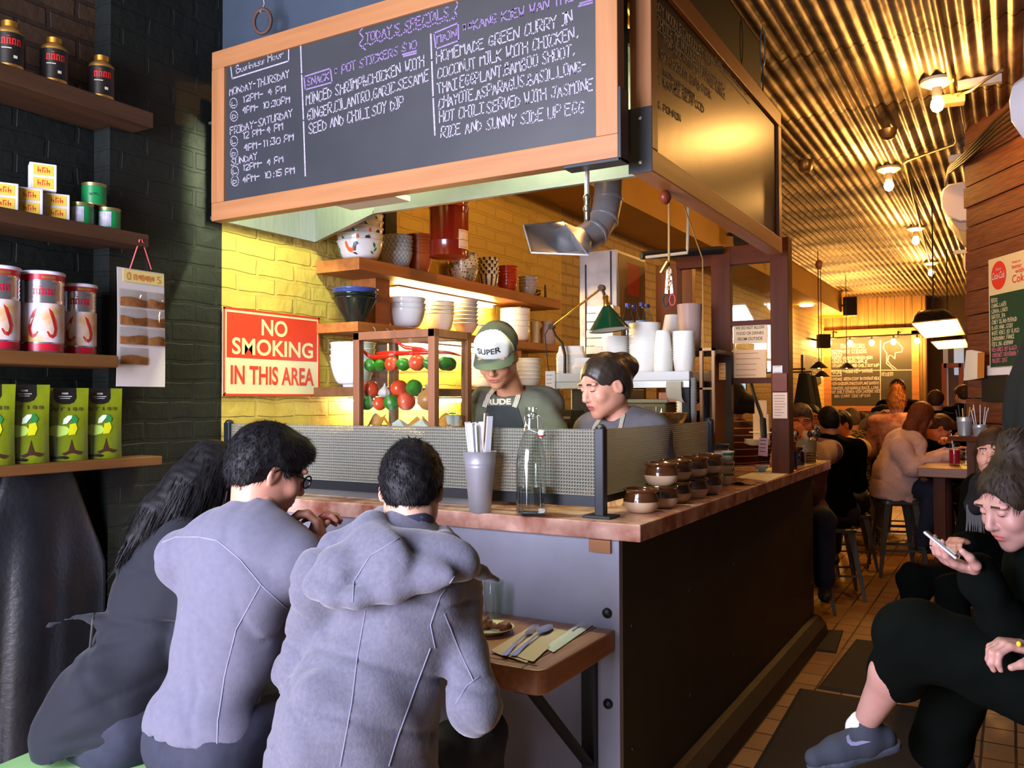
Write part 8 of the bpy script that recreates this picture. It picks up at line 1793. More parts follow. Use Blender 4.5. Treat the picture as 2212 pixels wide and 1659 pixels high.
p_=P(2172, 240, 3.45);w1=p_-AN*((p_-A0).dot(AN))+AN*0.02;w1.z=p_.z-0.13;w1=p_-AN*0.26;w1.z=p_.z-0.16;ac_=air_con(w1, math.atan2(AN.y, AN.x), 0.75, 'white air conditioner nearest the viewer, at the top right')
for k in(0.1, 0.6):MB().cyl((0.06, k, 0.28), (0.06, k, CEIL-0.012-w1.z), 0.008, n=8).build('hanger_rod', m_galv, ac_)
for px, py, s, lab in((2060, 480, 6.55, 'white air conditioner past the edge of the plank wall'), (2080, 598, 9.6, 'third white air conditioner along the far right wall'), (2090, 660, 13.6, 'farthest white air conditioner, above the enamel lamps')):
 p_=P(px, py, s);air_con((-0.205, p_.y+0.8, p_.z), PI, 0.8, lab)
def run(name, lab, cat, pts, r, m):return MB().tube([Vector(x)for x in pts], r, 8).build(name, m, smooth=60, label=lab, cat=cat)
cz=CEIL-0.025;C_=lambda px, py:onZ(px, py, cz)
m_con=M('conduit', (170, 150, 100), 0.4, 0.6)
run('conduit', 'metal conduit running to the nearest bare bulb', 'conduit', [C_(2008, -60), C_(2020, 0), C_(2042, 110), C_(2058, 200)], 0.014, m_con)
run('conduit', 'jogged metal conduit between the first two bare bulbs', 'conduit', [C_(2050, 226), C_(2066, 305), C_(2062, 312), C_(1962, 346), C_(1954, 352), C_(1975, 440), C_(1996, 520), C_(2016, 600)], 0.010, m_con)
b=C_(2052, 212);MB().box((b.x, b.y, CEIL-0.04), (0.16, 0.09, 0.055), 0.1).build('conduit_box', M('box_cream', (206, 186, 130), 0.5), bevel=0.004, label='cream conduit box beside the nearest bare bulb', cat='box')
run('power_cord', 'pale cord sagging from the conduit box to the air conditioner', 'cord', [C_(2068, 207), P(2100, 195, 4.7), P(2130, 172, 4.6), P(2168, 150, 4.5)], 0.008, m_con)
for i in range(4):run('cable', ('lowest', 'second lowest', 'second highest', 'highest')[i]+' dark cable sweeping down past the plank wall top', 'cable', [onA(2212, 205+14*i, 0.12), onA(2150, 260+10*i, 0.14), P(2085, 330+6*i, 5.7), P(2050, 362+4*i, 6.1), P(2042, 392+3*i, 6.5)], 0.009, M('cable_bronze', (46, 38, 22), 0.5))
for px, py, lab in((1740, 352, 'small tin spotlight can near the noodle chalkboard'), (1918, 286, 'dark dome camera between the first two bare bulbs')):
 p_=C_(px, py);MB().lathe([(0.055, 0.0), (0.058, -0.02), (0.05, -0.07), (0.035, -0.085), (0.0, -0.085)]if px<1800 else[(0.06, 0.0), (0.055, -0.03), (0.035, -0.06), (0.0, -0.07)], 20, (p_.x, p_.y, CEIL-0.008)).build('ceiling_fitting', M('tin_bronze', (130, 104, 66), 0.35, 0.7), smooth=40, label=lab, cat='fitting')
for px, py, s in((2095, 275, 4.9), (2075, 445, 6.4), (2082, 545, 8.6), (2085, 580, 10.5)):p_=P(px-25, py, s);MB().span((p_.x, p_.y, CEIL-0.06), (-0.2 if s>6 else p_.x+0.22, p_.y+0.04, CEIL-0.015)).build('strut_channel', m_galv, label={4.9:'slotted strut channel nearest the viewer on the ceiling', 6.4:'second slotted strut channel on the ceiling', 8.6:'third slotted strut channel on the ceiling', 10.5:'farthest slotted strut channel on the ceiling'}[s], cat='strut')
def enamel(c4, up_, lab):
 cc=sum(c4, Vector())/4;t=thing('enamel_lamp', lab, 'lamp', cc);n=up_.normalized();L0=(c4[1]-c4[0]).length
 def ring(sc, h, r):
  out=[]
  for i in range(4):
   a, b_, c_=c4[i-1], c4[i], c4[(i+1)%4]
   for k in range(5):u=k/4;e0=b_.lerp(a, r);e1=b_.lerp(c_, r);pt=e0.lerp(b_, u).lerp(b_.lerp(e1, u), u);out.append(cc+(pt-cc)*sc+n*h)
  return out
 prof=[(1.0, 0, 0.02), (0.93, 0.03, 0.1), (0.82, 0.10, 0.2), (0.66, 0.155, 0.3), (0.4, 0.175, 0.3)]
 MB().loft([ring(*p_)for p_ in prof], cap=False).add(ring(*prof[-1]), [tuple(range(20))]).build('shade', M('black_enamel', (28, 26, 26), 0.15, coat=0.5), t, world=True, smooth=50)
 MB().loft([ring(s*0.985, h-0.004, r)for s, h, r in prof], cap=False).add(ring(0.39, 0.17, 0.3), [tuple(range(20))]).build('shade_lining', M('enamel_white', (236, 226, 196), 0.3), t, world=True, smooth=50)
 MB().tube(ring(1.0, 0, 0.02), 0.006, 6, True).build('rim', M('enamel_rim', (210, 180, 110), 0.4), t, world=True)
 for k in(-1, 1):MB().ell(cc+n*0.06+(c4[1]-c4[0]).normalized()*(k*0.05), (0.032, 0.032, 0.038), None, 14, 10).build('bulb', m_bulb, t, world=True, smooth=60)
 MB().cyl(cc+n*0.17, (cc.x+n.x*0.17, cc.y+n.y*0.17, CEIL-0.012), 0.006, n=8).build('stem', m_black, t, world=True)
for c4, lab in(([P(1968, 698, 7.7), P(2068, 688, 7.7), P(2085, 722, 7.95), P(1996, 730, 7.95)], 'black enamel trough lamp nearest, above the woman in the pink sweater'), ([P(2010, 738, 10.2), P(2085, 732, 10.2), P(2094, 750, 10.5), P(2026, 754, 10.5)], 'smaller-looking enamel trough lamp behind the nearest one')):
 nn=(c4[1]-c4[0]).cross(c4[3]-c4[0]);enamel(c4, nn if nn.z>0 else-nn, lab)
# ================================================================ far end of the dining room
YW=16.62
def bw_(px, py):return onY(px, py, YW)
a, b=bw_(1780, 722), bw_(1987, 882);t=thing('menu_chalkboard', 'wood-framed specials chalkboard with a chalk map on the far wall', 'chalkboard', ((a.x+b.x)/2, YW, b.z))
MB().span((a.x, YW, b.z), (b.x, YW+0.03, a.z)).build('slate', M('far_slate', (46, 46, 40), 0.6), t, world=True)
f=MB();k=0.12;f.span((a.x, YW-0.02, a.z-0.06), (b.x, YW+0.04, a.z+0.06));f.span((a.x, YW-0.02, b.z-0.05), (b.x, YW+0.04, b.z+0.04));f.span((a.x-0.02, YW-0.02, b.z), (a.x+k, YW+0.04, a.z));f.span((b.x-k, YW-0.02, b.z), (b.x, YW+0.04, a.z));f.build('frame', m_frame, t, world=True)
g=MB();F_b=lambda x, y:onY(x, y, YW-0.003)
for s, p0, p1, h in(('TODAYS SPECIALS', (1815, 752), (1868, 751), 9), ('SNACK', (1794, 766), (1816, 766), 8), ('*POT STICKERS', (1820, 764), (1872, 762), 8), ('MINCED SHRIMP&CHICKEN WITH', (1798, 777), (1884, 775), 6), ('GINGER,CILANTRO,GARLIC', (1798, 785), (1874, 783), 6), ('SESAME SEED AND CHILI SOY DIP', (1798, 793), (1898, 792), 6), ('MAIN', (1795, 808), (1815, 808), 8), ('**KANG KIEW WAN KAI', (1822, 806), (1884, 804), 7), ('HOMEMADE GREEN CURRY IN COCONUT MILK', (1796, 822), (1900, 820), 6), ('WITH CHICKEN,THAI EGGPLANT,BAMBOO', (1796, 832), (1898, 830), 6), ('CHAYOTE,ASPARAGUS,BASIL,LONG', (1796, 842), (1898, 840), 6), ('HOT CHILI SERVED WITH JASMINE RICE', (1796, 850), (1902, 848), 6), ('AND SUNNY SIDE UP EGG', (1802, 859), (1880, 857), 6), ('DESSERT', (1905, 812), (1930, 812), 7)):
 write(g, s, F_b(*p0), F_b(*p1), h*15.3/F_, NF, 0.010, rnd)
for pts in([(1902, 735), (1902, 880)], [(1790, 801), (1985, 799)], [(1910, 742), (1925, 736), (1940, 740), (1950, 752), (1948, 760), (1934, 762), (1933, 775), (1926, 768), (1920, 768), (1918, 780), (1924, 788), (1936, 797)], [(1910, 742), (1908, 752), (1916, 764), (1915, 785), (1930, 798)], [(1793, 757), (1818, 757), (1818, 769), (1793, 769), (1793, 757)], [(1794, 800), (1817, 800), (1817, 812), (1794, 812), (1794, 800)]):ribbon(g, [F_b(*x)for x in pts], 0.016, NF)
g.build('chalk_writing', m_chalk, t, world=True)
sl_b=thing('string_lights', 'pipe of five hanging bulbs above the far chalkboard', 'lamp', bw_(1885, 728));yb_=YW-0.35;B=lambda px, py:onY(px, py, yb_)
MB().tube([B(1778, 731), B(1985, 722)], 0.018, 8).build('pipe', m_black, sl_b, world=True)
for px in(1800, 1940):MB().tube([B(px, 730), B(px, 716), (B(px, 716).x, 16.70, B(px, 716).z)], 0.014, 6).build('bracket', m_black, sl_b, world=True)
for px, py in((1791, 738), (1836, 739), (1883, 738), (1930, 736), (1981, 734)):p_=B(px, py);MB().ell(p_+Vector((0, 0, -0.02)), (0.045, 0.045, 0.055), None, 12, 8).build('bulb', m_bulb, sl_b, world=True, smooth=60);MB().cyl(p_+Vector((0, 0, 0.02)), p_+Vector((0, 0, 0.10)), 0.02, n=8).build('socket', m_black, sl_b, world=True)
for px, py, s, w_, h_, rz, lab in((1836, 662, 14.6, 0.22, 0.32, 0.2, 'black loudspeaker mounted on the mustard beam'), (1779, 737, 14.8, 0.20, 0.24, 0.5, 'grey loudspeaker left of the far chalkboard'), (1602, 508, 8.7, 0.16, 0.20, 0.2, 'black loudspeaker on the beam above the wooden partition')):
 p_=P(px, py, s);tt=thing('loudspeaker', lab, 'speaker', p_, rz);MB().box((0, 0, 0), (w_, w_*0.8, h_)).build('cabinet', M('speaker_grey', (62, 56, 44), 0.6), tt, bevel=0.01);MB().box((0, -w_*0.41, 0), (w_*0.85, 0.006, h_*0.88)).build('grille', M('grille', (44, 40, 34), 0.8), tt)
 MB().bar((0, w_*0.3, 0), (-0.2, w_*0.3+0.05, 0.05), 0.03, 0.03).build('bracket', m_black, tt)
for px, py, s, lab in((1769, 790, 10.5, 'dark conical pendant lamp left of the far chalkboard'), (1775, 809, 11.5, 'lowest dark conical pendant lamp by the coat hooks'), (1829, 791, 12.5, 'dark conical pendant lamp in front of the far chalkboard')):
 p_=P(px, py, s);tt=thing('pendant_lamp', lab, 'lamp', p_);MB().lathe([(0.11, -0.03), (0.04, 0.035), (0.02, 0.05), (0.0, 0.05), (0.0, 0.044), (0.035, 0.03), (0.105, -0.03)], 24).build('shade', m_black, tt, smooth=40);MB().ell((0, 0, -0.012), (0.025, 0.025, 0.022), None, 10, 8).build('bulb', M('pendant_bulb', (255, 220, 160), 0.5, emit=((255, 190, 90), 60)), tt, smooth=60);MB().cyl((0, 0, 0.05), (0, 0, CEIL-0.012-p_.z), 0.005, n=6).build('cord', m_black, tt)
for px, py, s, lab in((1768, 528, 10.5, 'ceramic pulley block on the ceiling, upper'), (1769, 572, 10.5, 'round ceramic pulley weight hanging from the ceiling')):p_=P(px, py, s);MB().ell(p_, (0.045, 0.045, 0.06), None, 14, 10).build('pulley', M('ceramic_brown', (150, 104, 66), 0.4), smooth=60, label=lab, cat='pulley')
p_=P(1790, 686, 13.2);MB().lathe([(0.0, 0.0), (0.10, 0.0), (0.11, 0.02), (0.0, 0.025)], 20, (-2.75, p_.y, 2.92)).build('soffit_lamp', M('soffit_glow', (255, 230, 170), 0.5, emit=((255, 190, 90), 50)), smooth=40, label='glowing flush lamp under the mustard beam', cat='lamp')
a, b=onX(1735, 766, -2.97), onX(1774, 830, -2.97);tt=thing('wall_slate', 'small slate with chalk words on the brick wall by the coats', 'chalkboard', (-2.97, a.y, b.z));MB().span((-2.995, a.y, b.z), (-2.97, b.y, a.z)).build('slate', bpy.data.materials['far_slate'], tt, world=True)
g=MB();
for s, y in(('SNACK', 776), ('SEASON', 786), ('MAIN', 808)):write(g, s, onX(1740, y, -2.969), onX(1768, y+1, -2.969), 0.06, (1, 0, 0), 0.01, rnd)
g.build('chalk_writing', m_chalk, tt, world=True)
for px, s, lab in((1738, 9.5, 'black coat hanging just past the partition post'), (1752, 10.5, 'second black coat hanging past the partition post')):
 p_=P(px, 860, s);tt=thing('hanging_coat', lab, 'coat', (p_.x, p_.y, 0.9));MB().loft([[Vector((p_.x+(0.05+0.08*min(1, 2*v))*math.cos(a)*(1+0.1*math.sin(6*a)), p_.y+(0.1+0.12*v)*math.sin(a), 1.75-1.0*v))for a in[2*PI*j/24 for j in range(24)]]for v in[k/8 for k in range(9)]]).build('coat_body', M('black_wool'), tt, world=True, smooth=70);MB().tube([(p_.x, p_.y, 1.74), (p_.x, p_.y+0.05, 1.8), (-2.99, p_.y+0.05, 1.8)], 0.01, 6).build('coat_hook', m_black, tt, world=True)
a, b=onY(2042, 700, 13.0), onY(2096, 960, 13.0);tt=thing('glazed_door', 'half-open dark door with a bright rounded pane at the far right', 'door', (a.x, 13.0, 0));MB().span((a.x, 13.0, 0), (-0.21, 13.04, a.z)).build('leaf', M('door_brown', (86, 60, 44), 0.5), tt, world=True);MB().span((a.x-0.03, 12.97, 0), (a.x+0.03, 13.0, a.z)).build('edge_strip', M('door_edge', (196, 206, 210), 0.3), tt, world=True)
c0=onY(2060, 738, 12.98);c1=onY(2083, 810, 12.98);MB().span((c0.x, 12.975, c1.z), (c1.x, 12.995, c0.z)).build('glowing_mirror_pane', M('door_pane', (190, 206, 216), 0.3, emit=((170, 190, 210), 0.5)), tt, world=True, bevel=0.01)  # pane brightness put in as a weak glow, not a lamp
e0=onY(2039, 785, 12.96);f=MB();
for x in(e0.x, onY(2076, 785, 12.96).x):f.span((x-0.03, 12.95, 0), (x+0.03, 12.975, e0.z))
f.span((e0.x, 12.95, e0.z-0.06), (onY(2076, 785, 12.96).x, 12.975, e0.z));f.build('orange_frame', M('orange_wood', (170, 88, 30), 0.5), tt, world=True)
hz=0.95;p_=onZ(1992, 1002, hz);q_=onZ(2106, 1016, hz)
ht=thing('high_table', 'high wooden table under the enamel lamps', 'table', (p_.x, p_.y, 0));x0, y0_, y1_=p_.x, 7.02, 8.0
MB().span((x0, y0_, hz-0.07), (-0.215, y1_, hz)).build('table_top', wood('table_wood', (150, 92, 44), (112, 66, 30), 'X', 8, 0.35, 12, 0.1), ht, world=True, bevel=0.006)
for yy in(y0_+0.08, y1_-0.12):MB().span((x0+0.10, yy, 0), (x0+0.18, yy+0.08, hz-0.071)).build('leg', m_brownwood, ht, world=True)
p_=onZ(2035, 996, hz);MB().lathe(bowl_prof(0.10, 0.045, 0.05, 'round'), 24, (p_.x, p_.y, hz+0.0005)).build('soup_plate', M('soup_plate', (120, 100, 90), 0.3), smooth=50, label='shallow bowl of food on the high table', cat='bowl')
p_=onZ(2062, 1004, hz);tt=thing('drink_jar', 'jar of red drink on the high table', 'jar', (p_.x, p_.y, hz+0.0005));MB().lathe([(0.034, 0), (0.038, 0.006), (0.038, 0.13), (0.034, 0.14), (0.035, 0.165)], 24).build('glass', m_thin, tt, smooth=40);MB().lathe([(0, 0.004), (0.0365, 0.008), (0.0365, 0.115), (0, 0.115)], 24).build('red_drink', M('red_drink', (176, 30, 50), 0.2), tt, smooth=40);MB().tube([(0, 0, 0.02), (-0.02, 0.0, 0.24)], 0.004, 6).build('straw', m_white, tt)
p_=onZ(2086, 1006, hz);MB().lathe([(0.034, 0), (0.038, 0.12), (0.036, 0.12), (0.032, 0.006), (0, 0.006)], 24, (p_.x, p_.y, hz+0.0005)).build('water_glass', m_thin, smooth=40, label='empty tumbler beside the red drink jar', cat='glass')
# ================================================================ other guests and staff
def cloth(n, c, c2=None):return M(n, c, 0.95, var=(c2 or tuple(int(v*0.85)for v in c), 12), spec=0.04)
m_blk=cloth('black_cloth', (9, 12, 10));UPV=Vector((0, 0, 1))
hst=None
def guest(lab, px, py, s, fwd, look=None, lean=0.08, top=m_blk, hair='short', hm=None, seat=True, hs=0.95, stool='', **k):
 global hst
 h=P(px, py, s);f=Vector((fwd.x, fwd.y, 0)).normalized();nk=k.pop('neck', None)or h-UPV*0.150-f*0.035;pl=k.pop('pel', None)or nk-UPV*0.50-f*lean
 if look is None:look=f+Vector((0, 0, -0.25))
 kw=dict(top=top, fat=0.024, hair=hair, hairm=hm, hsc=hs, hd=0.007, bd=0.018, td=0.014, seed=int(px), trousers=m_jeans, shoes=m_black, eyes=True);kw.update(k)
 if not seat:kw.update(stand(pl, f))
 o, g=person(lab, h, look, nk, pl, f, **kw)
 if seat:
  sh_=pl.z-0.118
  if hst is None:hst=metal_stool(0.66, m_grey_st, 'gunmetal high stool under '+stool, (pl.x, pl.y, 0), 0.4, 0.30);hst.scale=(1, 1, sh_/0.66)
  else:d=dup(hst, (pl.x, pl.y, 0), 0.3, 'gunmetal high stool under '+stool);d.scale=(1, 1, sh_/0.66)
 return o, g
L_, R_, A_, C_f=-RT, RT, FW, -FW
m_pink=M('pink_knit', (236, 200, 184), 0.95, var=((214, 172, 154), 60, 0.3), bump=(150, 0.8, 0.004), sheen=0.2, spec=0.2)
pk, gp_=guest('person with long auburn hair in a pink knit sweater, eating at the high table', 1992, 900, 7.15, R_*0.9+A_*0.3, R_*0.9+A_*0.2+Vector((0, 0, -0.45)), top=m_pink, hair='long', hm=HAUB, stool='the person in the pink knit sweater', fat=0.034, neck=P(1958, 945, 7.15), pel=P(1936, 1046, 7.15), sh=[P(1955, 962, 7.35), P(1945, 968, 6.98)], el=[P(1990, 1000, 7.4), P(1972, 1010, 6.9)], wr=[P(2055, 975, 7.3), P(2048, 985, 6.95)], hd=0.006, td=0.010, skin=SKIN_W, extra=[((0, -0.05, 0.0), (0.0, -0.06, -0.14), 0.07, 0.06), ((0.0, -0.06, -0.14), (0.0, -0.03, -0.24), 0.06, 0.04), ((-0.055, 0.0, -0.02), (-0.05, 0.01, -0.18), 0.035, 0.025), ((0.055, 0.0, -0.02), (0.05, 0.01, -0.18), 0.035, 0.025)], fuzz=900, fuzzlen=0.06, fuzzw=0.003, lift=0.1, down=0.6, topfn=lambda f:f.cone(P(1930, 1020, 7.15), P(1926, 1075, 7.15), 0.16, 0.18, 0.08).plane(P(1930, 1078, 7.15), (-0.1, 0, -1)), folds=creases(9, 0.012, 0.004), knees=[P(2025, 1055, 7.3), P(2015, 1060, 7.0)], ank=[P(2020, 1180, 7.3), P(1990, 1175, 7.0)])
guest('person with head bowed over food at the high table', 2031, 925, 7.5, R_*0.3-A_*0.6, R_*0.75-A_*0.25+Vector((0, 0, -0.65)), top=m_blk, hm=HBR, stool='the person bowed over food', skin=M('skin_ruddy', (206, 120, 72), 0.5), wr=[P(2052, 962, 7.3), P(2060, 955, 7.4)], pel=P(2030, 1060, 7.65))
guest('person with curly blonde bun in a pale floral top, behind the pink sweater', 1936, 868, 8.2, A_+R_*0.3, top=cloth('floral_pink', (206, 160, 142), (140, 80, 70)), hair='up', hm=HBL, stool='the person with the blonde bun', extra=[((0, -0.06, 0.09), (0, -0.075, 0.115), 0.05, 0.05)], fuzz=1300, fuzzlen=0.04, fuzzw=0.003, lift=0.9)
guest('person with black hair far back before the chalkboard', 1938, 842, 9.8, A_, top=m_blk, hair='crop', stool='the black-haired person before the far chalkboard')
guest('person with brown hair seen behind the auburn hair', 2022, 868, 9.0, A_*0.7+R_*0.5, top=m_blk, hm=HBR, stool='the brown-haired person beyond the auburn hair')
guest('person with dark hair silhouetted in front of the bright door pane', 2080, 855, 9.6, A_, top=m_blk, hm=HBR, stool='the person before the bright door pane', pel=P(2074, 960, 9.6))
guest('person in a blue-grey shirt with a raised bent arm', 1906, 900, 8.95, A_*0.8-R_*0.5, top=cloth('denim_shirt', (150, 138, 136)), stool='the person with the raised arm', sh=[P(1892, 908, 8.85), P(1926, 912, 9.0)], el=[P(1856, 928, 8.75), P(1940, 950, 9.0)], wr=[P(1896, 898, 8.6), P(1935, 980, 8.9)])
guest('older person with grey hair, hand at mouth, at the counter end', 1730, 912, 5.9, L_*0.35-A_, L_*0.3-A_+Vector((0, 0, -0.12)), top=cloth('cream_shirt', (220, 190, 160)), hm=HGR, hs=1.0, stool='the older person at the counter end', hd=0.005, skin=M('skin_ruddy'), wr=[P(1738, 945, 5.72), P(1700, 985, 5.7)], el=[P(1770, 990, 5.75), P(1690, 990, 5.9)], vest=cloth('mauve_vest', (136, 104, 112)), hands=[dict(d=L_*0.5+UPV*0.8, pal=L_*0.6+A_, thumb=L_-A_), {}])
guest('smiling person with dark tied hair behind the older person', 1753, 905, 7.15, L_*0.3-A_, L_*0.25-A_, top=m_blk, hair='up', hm=HB, hs=0.92, stool='the smiling person', skin=M('skin_ruddy'), hd=0.005)
guest('person in a black hooded top seen from behind, beyond the counter end', 1790, 913, 6.5, A_+R_*0.15, top=m_blk, hair='short', hm=HB, stool='the person in the black hooded top', collar=0.012, ank=[P(1760, 1165, 6.75), P(1790, 1165, 6.9)], knees=[P(1765, 1060, 6.6), P(1800, 1055, 6.8)])
m_cr=bands('striped_cream_knit', 2, [(0, (222, 190, 140)), (0.62, (84, 80, 80)), (0.635, (222, 190, 140)), (0.66, (84, 80, 80)), (0.675, (222, 190, 140)), (0.70, (84, 80, 80)), (0.715, (222, 190, 140))], 0.9)
guest('person with glasses in a cream sweater with grey sleeve stripes', 1814, 917, 7.4, L_*0.8-A_*0.4, L_*0.9-A_*0.35+Vector((0, 0, -0.1)), top=m_cr, hm=HB, stool='the person in the cream sweater', skin=M('skin_ruddy'), hd=0.005, el=[P(1850, 985, 7.2), P(1800, 980, 7.7)], wr=[P(1815, 1005, 6.95), P(1800, 1010, 7.3)])
m_pl=M('plaid_shirt', (60, 52, 36), 0.9, var=((170, 146, 100), 45, 0.03))
guest('balding person in a plaid shirt seen from behind', 1838, 908, 8.6, A_, top=m_pl, hair='crop', hm=HGR, stool='the person in the plaid shirt')
guest('person with brown hair beside the plaid shirt, far table', 1864, 914, 10.2, A_*0.7+R_*0.6, top=m_blk, hm=HBR, stool='the brown-haired person at the far table', skin=M('skin_ruddy'))
m_str=bands('striped_maroon', 2, [(0, (66, 30, 30)), (0.86, (196, 150, 120))], 0.9, scale=-24)
guest('person with black ponytail in a maroon striped top, back turned, behind the partition', 1575, 872, 5.2, A_*0.9+L_*0.2, top=m_str, hair='up', hm=HB, seat=False, hs=1.02, extra=[((0.02, -0.09, 0.0), (0.09, -0.10, -0.03), 0.05, 0.055)], thick=1.12, hd=0.006, td=0.010, pel=P(1572, 1068, 5.25), fuzz=500, fuzzlen=0.03, fuzzw=0.002)
guest('person in profile glimpsed between the rack and the partition', 1522, 858, 6.4, R_, R_+Vector((0, 0, -0.1)), top=m_blk, hair='crop', hm=HB, seat=False, skin=M('skin_ruddy'))
bn_=thing('wall_bench', 'dark wall bench along the right wall under the waiting guests', 'bench', (0.55, 3.0, 0));MB().span((0.36, 1.4, 0.44), (0.745, 3.9, 0.48)).build('seat_board', m_brownwoodY, bn_, world=True, bevel=0.005);MB().span((0.42, 1.45, 0), (0.74, 3.85, 0.439)).build('base', m_dark, bn_, world=True)
hk=P(2196, 1086, 2.36);lkk=-RT*0.88-FW*0.20+Vector((0, 0, -0.40));pk0=Vector((0.50, 2.62, 0.60));nk0=P(2240, 1190, 2.44)
m_hk=M('dark_curly_hair', (34, 26, 20), 0.6, var=((50, 36, 26), 8, 0.25), bump=(40, 0.4, 0.003), spec=0.25)
kn1, an1=P(1972, 1372, 2.40), P(1876, 1548, 2.56)
k0, gk=person('person in black with dark hair tied up, reading a phone at the right edge', hk, lkk, nk0, pk0, Vector((-1, 0.05, 0)), sh=[P(2235, 1285, 2.34), P(2290, 1260, 2.66)], el=[P(2205, 1420, 2.26), P(2330, 1440, 2.3)], wr=[P(2108, 1232, 2.26), P(2240, 1402, 2.10)], knees=[kn1, P(2080, 1440, 2.65)], ank=[an1, P(2015, 1650, 2.75)], hips=[pk0+Vector((0, -0.1, 0.02)), pk0+Vector((0, 0.1, -0.02))], top=m_blk, fat=0.028, sleeve=0.99, hair='up', hairm=m_hk, female=True, hsc=0.98, hd=0.0032, bd=0.009, td=0.010, seed=77, closed=True, topname='black_jumper', skin=M('skin_pink', (176, 134, 122), 0.5, var=((164, 116, 106), 14, 0.35)), extra=[((0, -0.055, 0.115), (0, -0.065, 0.145), 0.052, 0.05), ((0.0, -0.08, -0.03), (0, -0.06, -0.07), 0.035, 0.02)], fuzz=1800, fuzzlen=0.035, fuzzw=0.0012, lift=0.3, thick=1.02, hands=[dict(d=-RT*0.85+UPV*0.28-FW*0.1, pal=UPV*0.9+RT*0.35, thumb=-FW+UPV*0.2, curl=0.42), dict(d=-RT*0.9+UPV*0.15, pal=-UPV, thumb=-FW, curl=0.8)])
f=Field();bk_=gk['base']
f.ell(pk0-UPV*0.02, (0.17, 0.16, 0.13)).cone(pk0+Vector((0, -0.10, 0)), kn1, 0.12, 0.095, 0.05).cone(kn1, P(1945, 1450, 2.48), 0.092, 0.088, 0.04).cone(pk0+Vector((0, 0.10, -0.03)), P(2080, 1440, 2.65), 0.12, 0.09, 0.05).cone(P(2080, 1440, 2.65), P(2030, 1610, 2.73), 0.09, 0.09, 0.04)
dcut=(P(1945, 1450, 2.48)-kn1).normalized();f.plane(P(1935, 1476, 2.50), an1-kn1)if 0 else None
link_skin('trousers', [f.mesh(0.010, wrinkle(4, 0.004))], m_blk, k0, bk_)
def shoe(a, toe_dir, par, swoosh):
 d=Vector((toe_dir.x, toe_dir.y, toe_dir.z)).normalized();s_=d.cross(UPV).normalized();u=s_.cross(d);f=Field();A=a-u*0.055
 f.cone(a-u*0.01, A+d*0.02, 0.044, 0.045, 0.03).cone(A-d*0.045, A+d*0.10, 0.040, 0.040, 0.03).cone(A+d*0.08, A+d*0.175-u*0.004, 0.038, 0.030, 0.03).cut(a+u*0.055, (0.045, 0.045, 0.04), None, 0.008).plane(A-u*0.036, -u)
 V, F=f.mesh(0.006);o=link_skin('shoe', [(V, F)], M('navy_shoe', (46, 50, 62), 0.85, bump=(140, 0.3, 0.002)), par, bk_)
 so=Field().cone(A-d*0.055-u*0.022, A+d*0.10-u*0.022, 0.040, 0.043, 0.02).cone(A+d*0.10-u*0.022, A+d*0.18-u*0.014, 0.043, 0.028, 0.02).plane(A-u*0.042, -u).plane(A-u*0.018, u)
 link_skin('sole', [so.mesh(0.006)], M('navy_sole', (56, 62, 74), 0.7), o, bk_)
 if swoosh:
  tr=bvh(V, F);m=MB();pts=[(1882, 1602), (1850, 1611), (1838, 1611), (1830, 1604), (1828, 1592), (1833, 1587), (1832, 1596), (1838, 1602), (1848, 1603), (1862, 1600)]
  cs=[cast(tr, x, y, 0.0015)for x, y in pts]
  if all(cs):
   cc=cast(tr, 1842, 1606, 0.0018)[0];m.add([c[0]for c in cs]+[cc], [(i, (i+1)%len(cs), len(cs))for i in range(len(cs))]);m.build('curved_tick', M('tick_lilac', (120, 118, 150), 0.7), o, world=True)
 return o
shoe(an1+(an1-kn1).normalized()*0.03, -RT*0.95+Vector((0, 0, -0.22))-FW*0.1, k0, True);shoe(Vector((P(2015, 1650, 2.75).x, P(2015, 1650, 2.75).y, 0.10)), -RT+Vector((0, 0, 0.0)), k0, False)
sk=Field().cone(an1+(an1-kn1).normalized()*0.040, an1+(an1-kn1).normalized()*0.055, 0.044, 0.047, 0.01);link_skin('sock', [sk.mesh(0.005)], m_white, k0, bk_)
MB().ell(P(2201, 1391, 2.06), (0.006, 0.006, 0.007), None, 10, 6).build('yellow_nail', M('nail_yellow', (226, 190, 30), 0.3), k0, world=True, smooth=60)
ph0, ph1=P(2010, 1160, 2.22), P(2056, 1198, 2.19);dd=(ph1-ph0);L_p=dd.length;dd.normalize();yy_=(FW*0.8+UPV*0.25-dd*(FW*0.8+UPV*0.25).dot(dd)).normalized();nn=dd.cross(yy_);nn=nn if nn.z>0 else-nn
ph=thing('smartphone', 'white-edged phone held up by the person in black at the right', 'phone', ph0);c_=(ph0+ph1)/2
MB().bar(ph0-dd*0.02+yy_*0.025, ph1+dd*0.015+yy_*0.025, 0.066, 0.008, yy_).build('body', M('phone_silver', (196, 180, 190), 0.3, 0.5), ph, world=True, bevel=0.003)
MB().bar(ph0-dd*0.018+yy_*0.025+nn*0.0043, ph1+dd*0.013+yy_*0.025+nn*0.0043, 0.062, 0.0008, yy_).build('bezel', m_black, ph, world=True);MB().bar(ph0+dd*0.004+yy_*0.025+nn*0.0048, ph1+dd*0.005+yy_*0.025+nn*0.0048, 0.058, 0.0006, yy_).build('screen', M('phone_screen', (190, 210, 206), 0.3, emit=((190, 214, 208), 0.55)), ph, world=True)
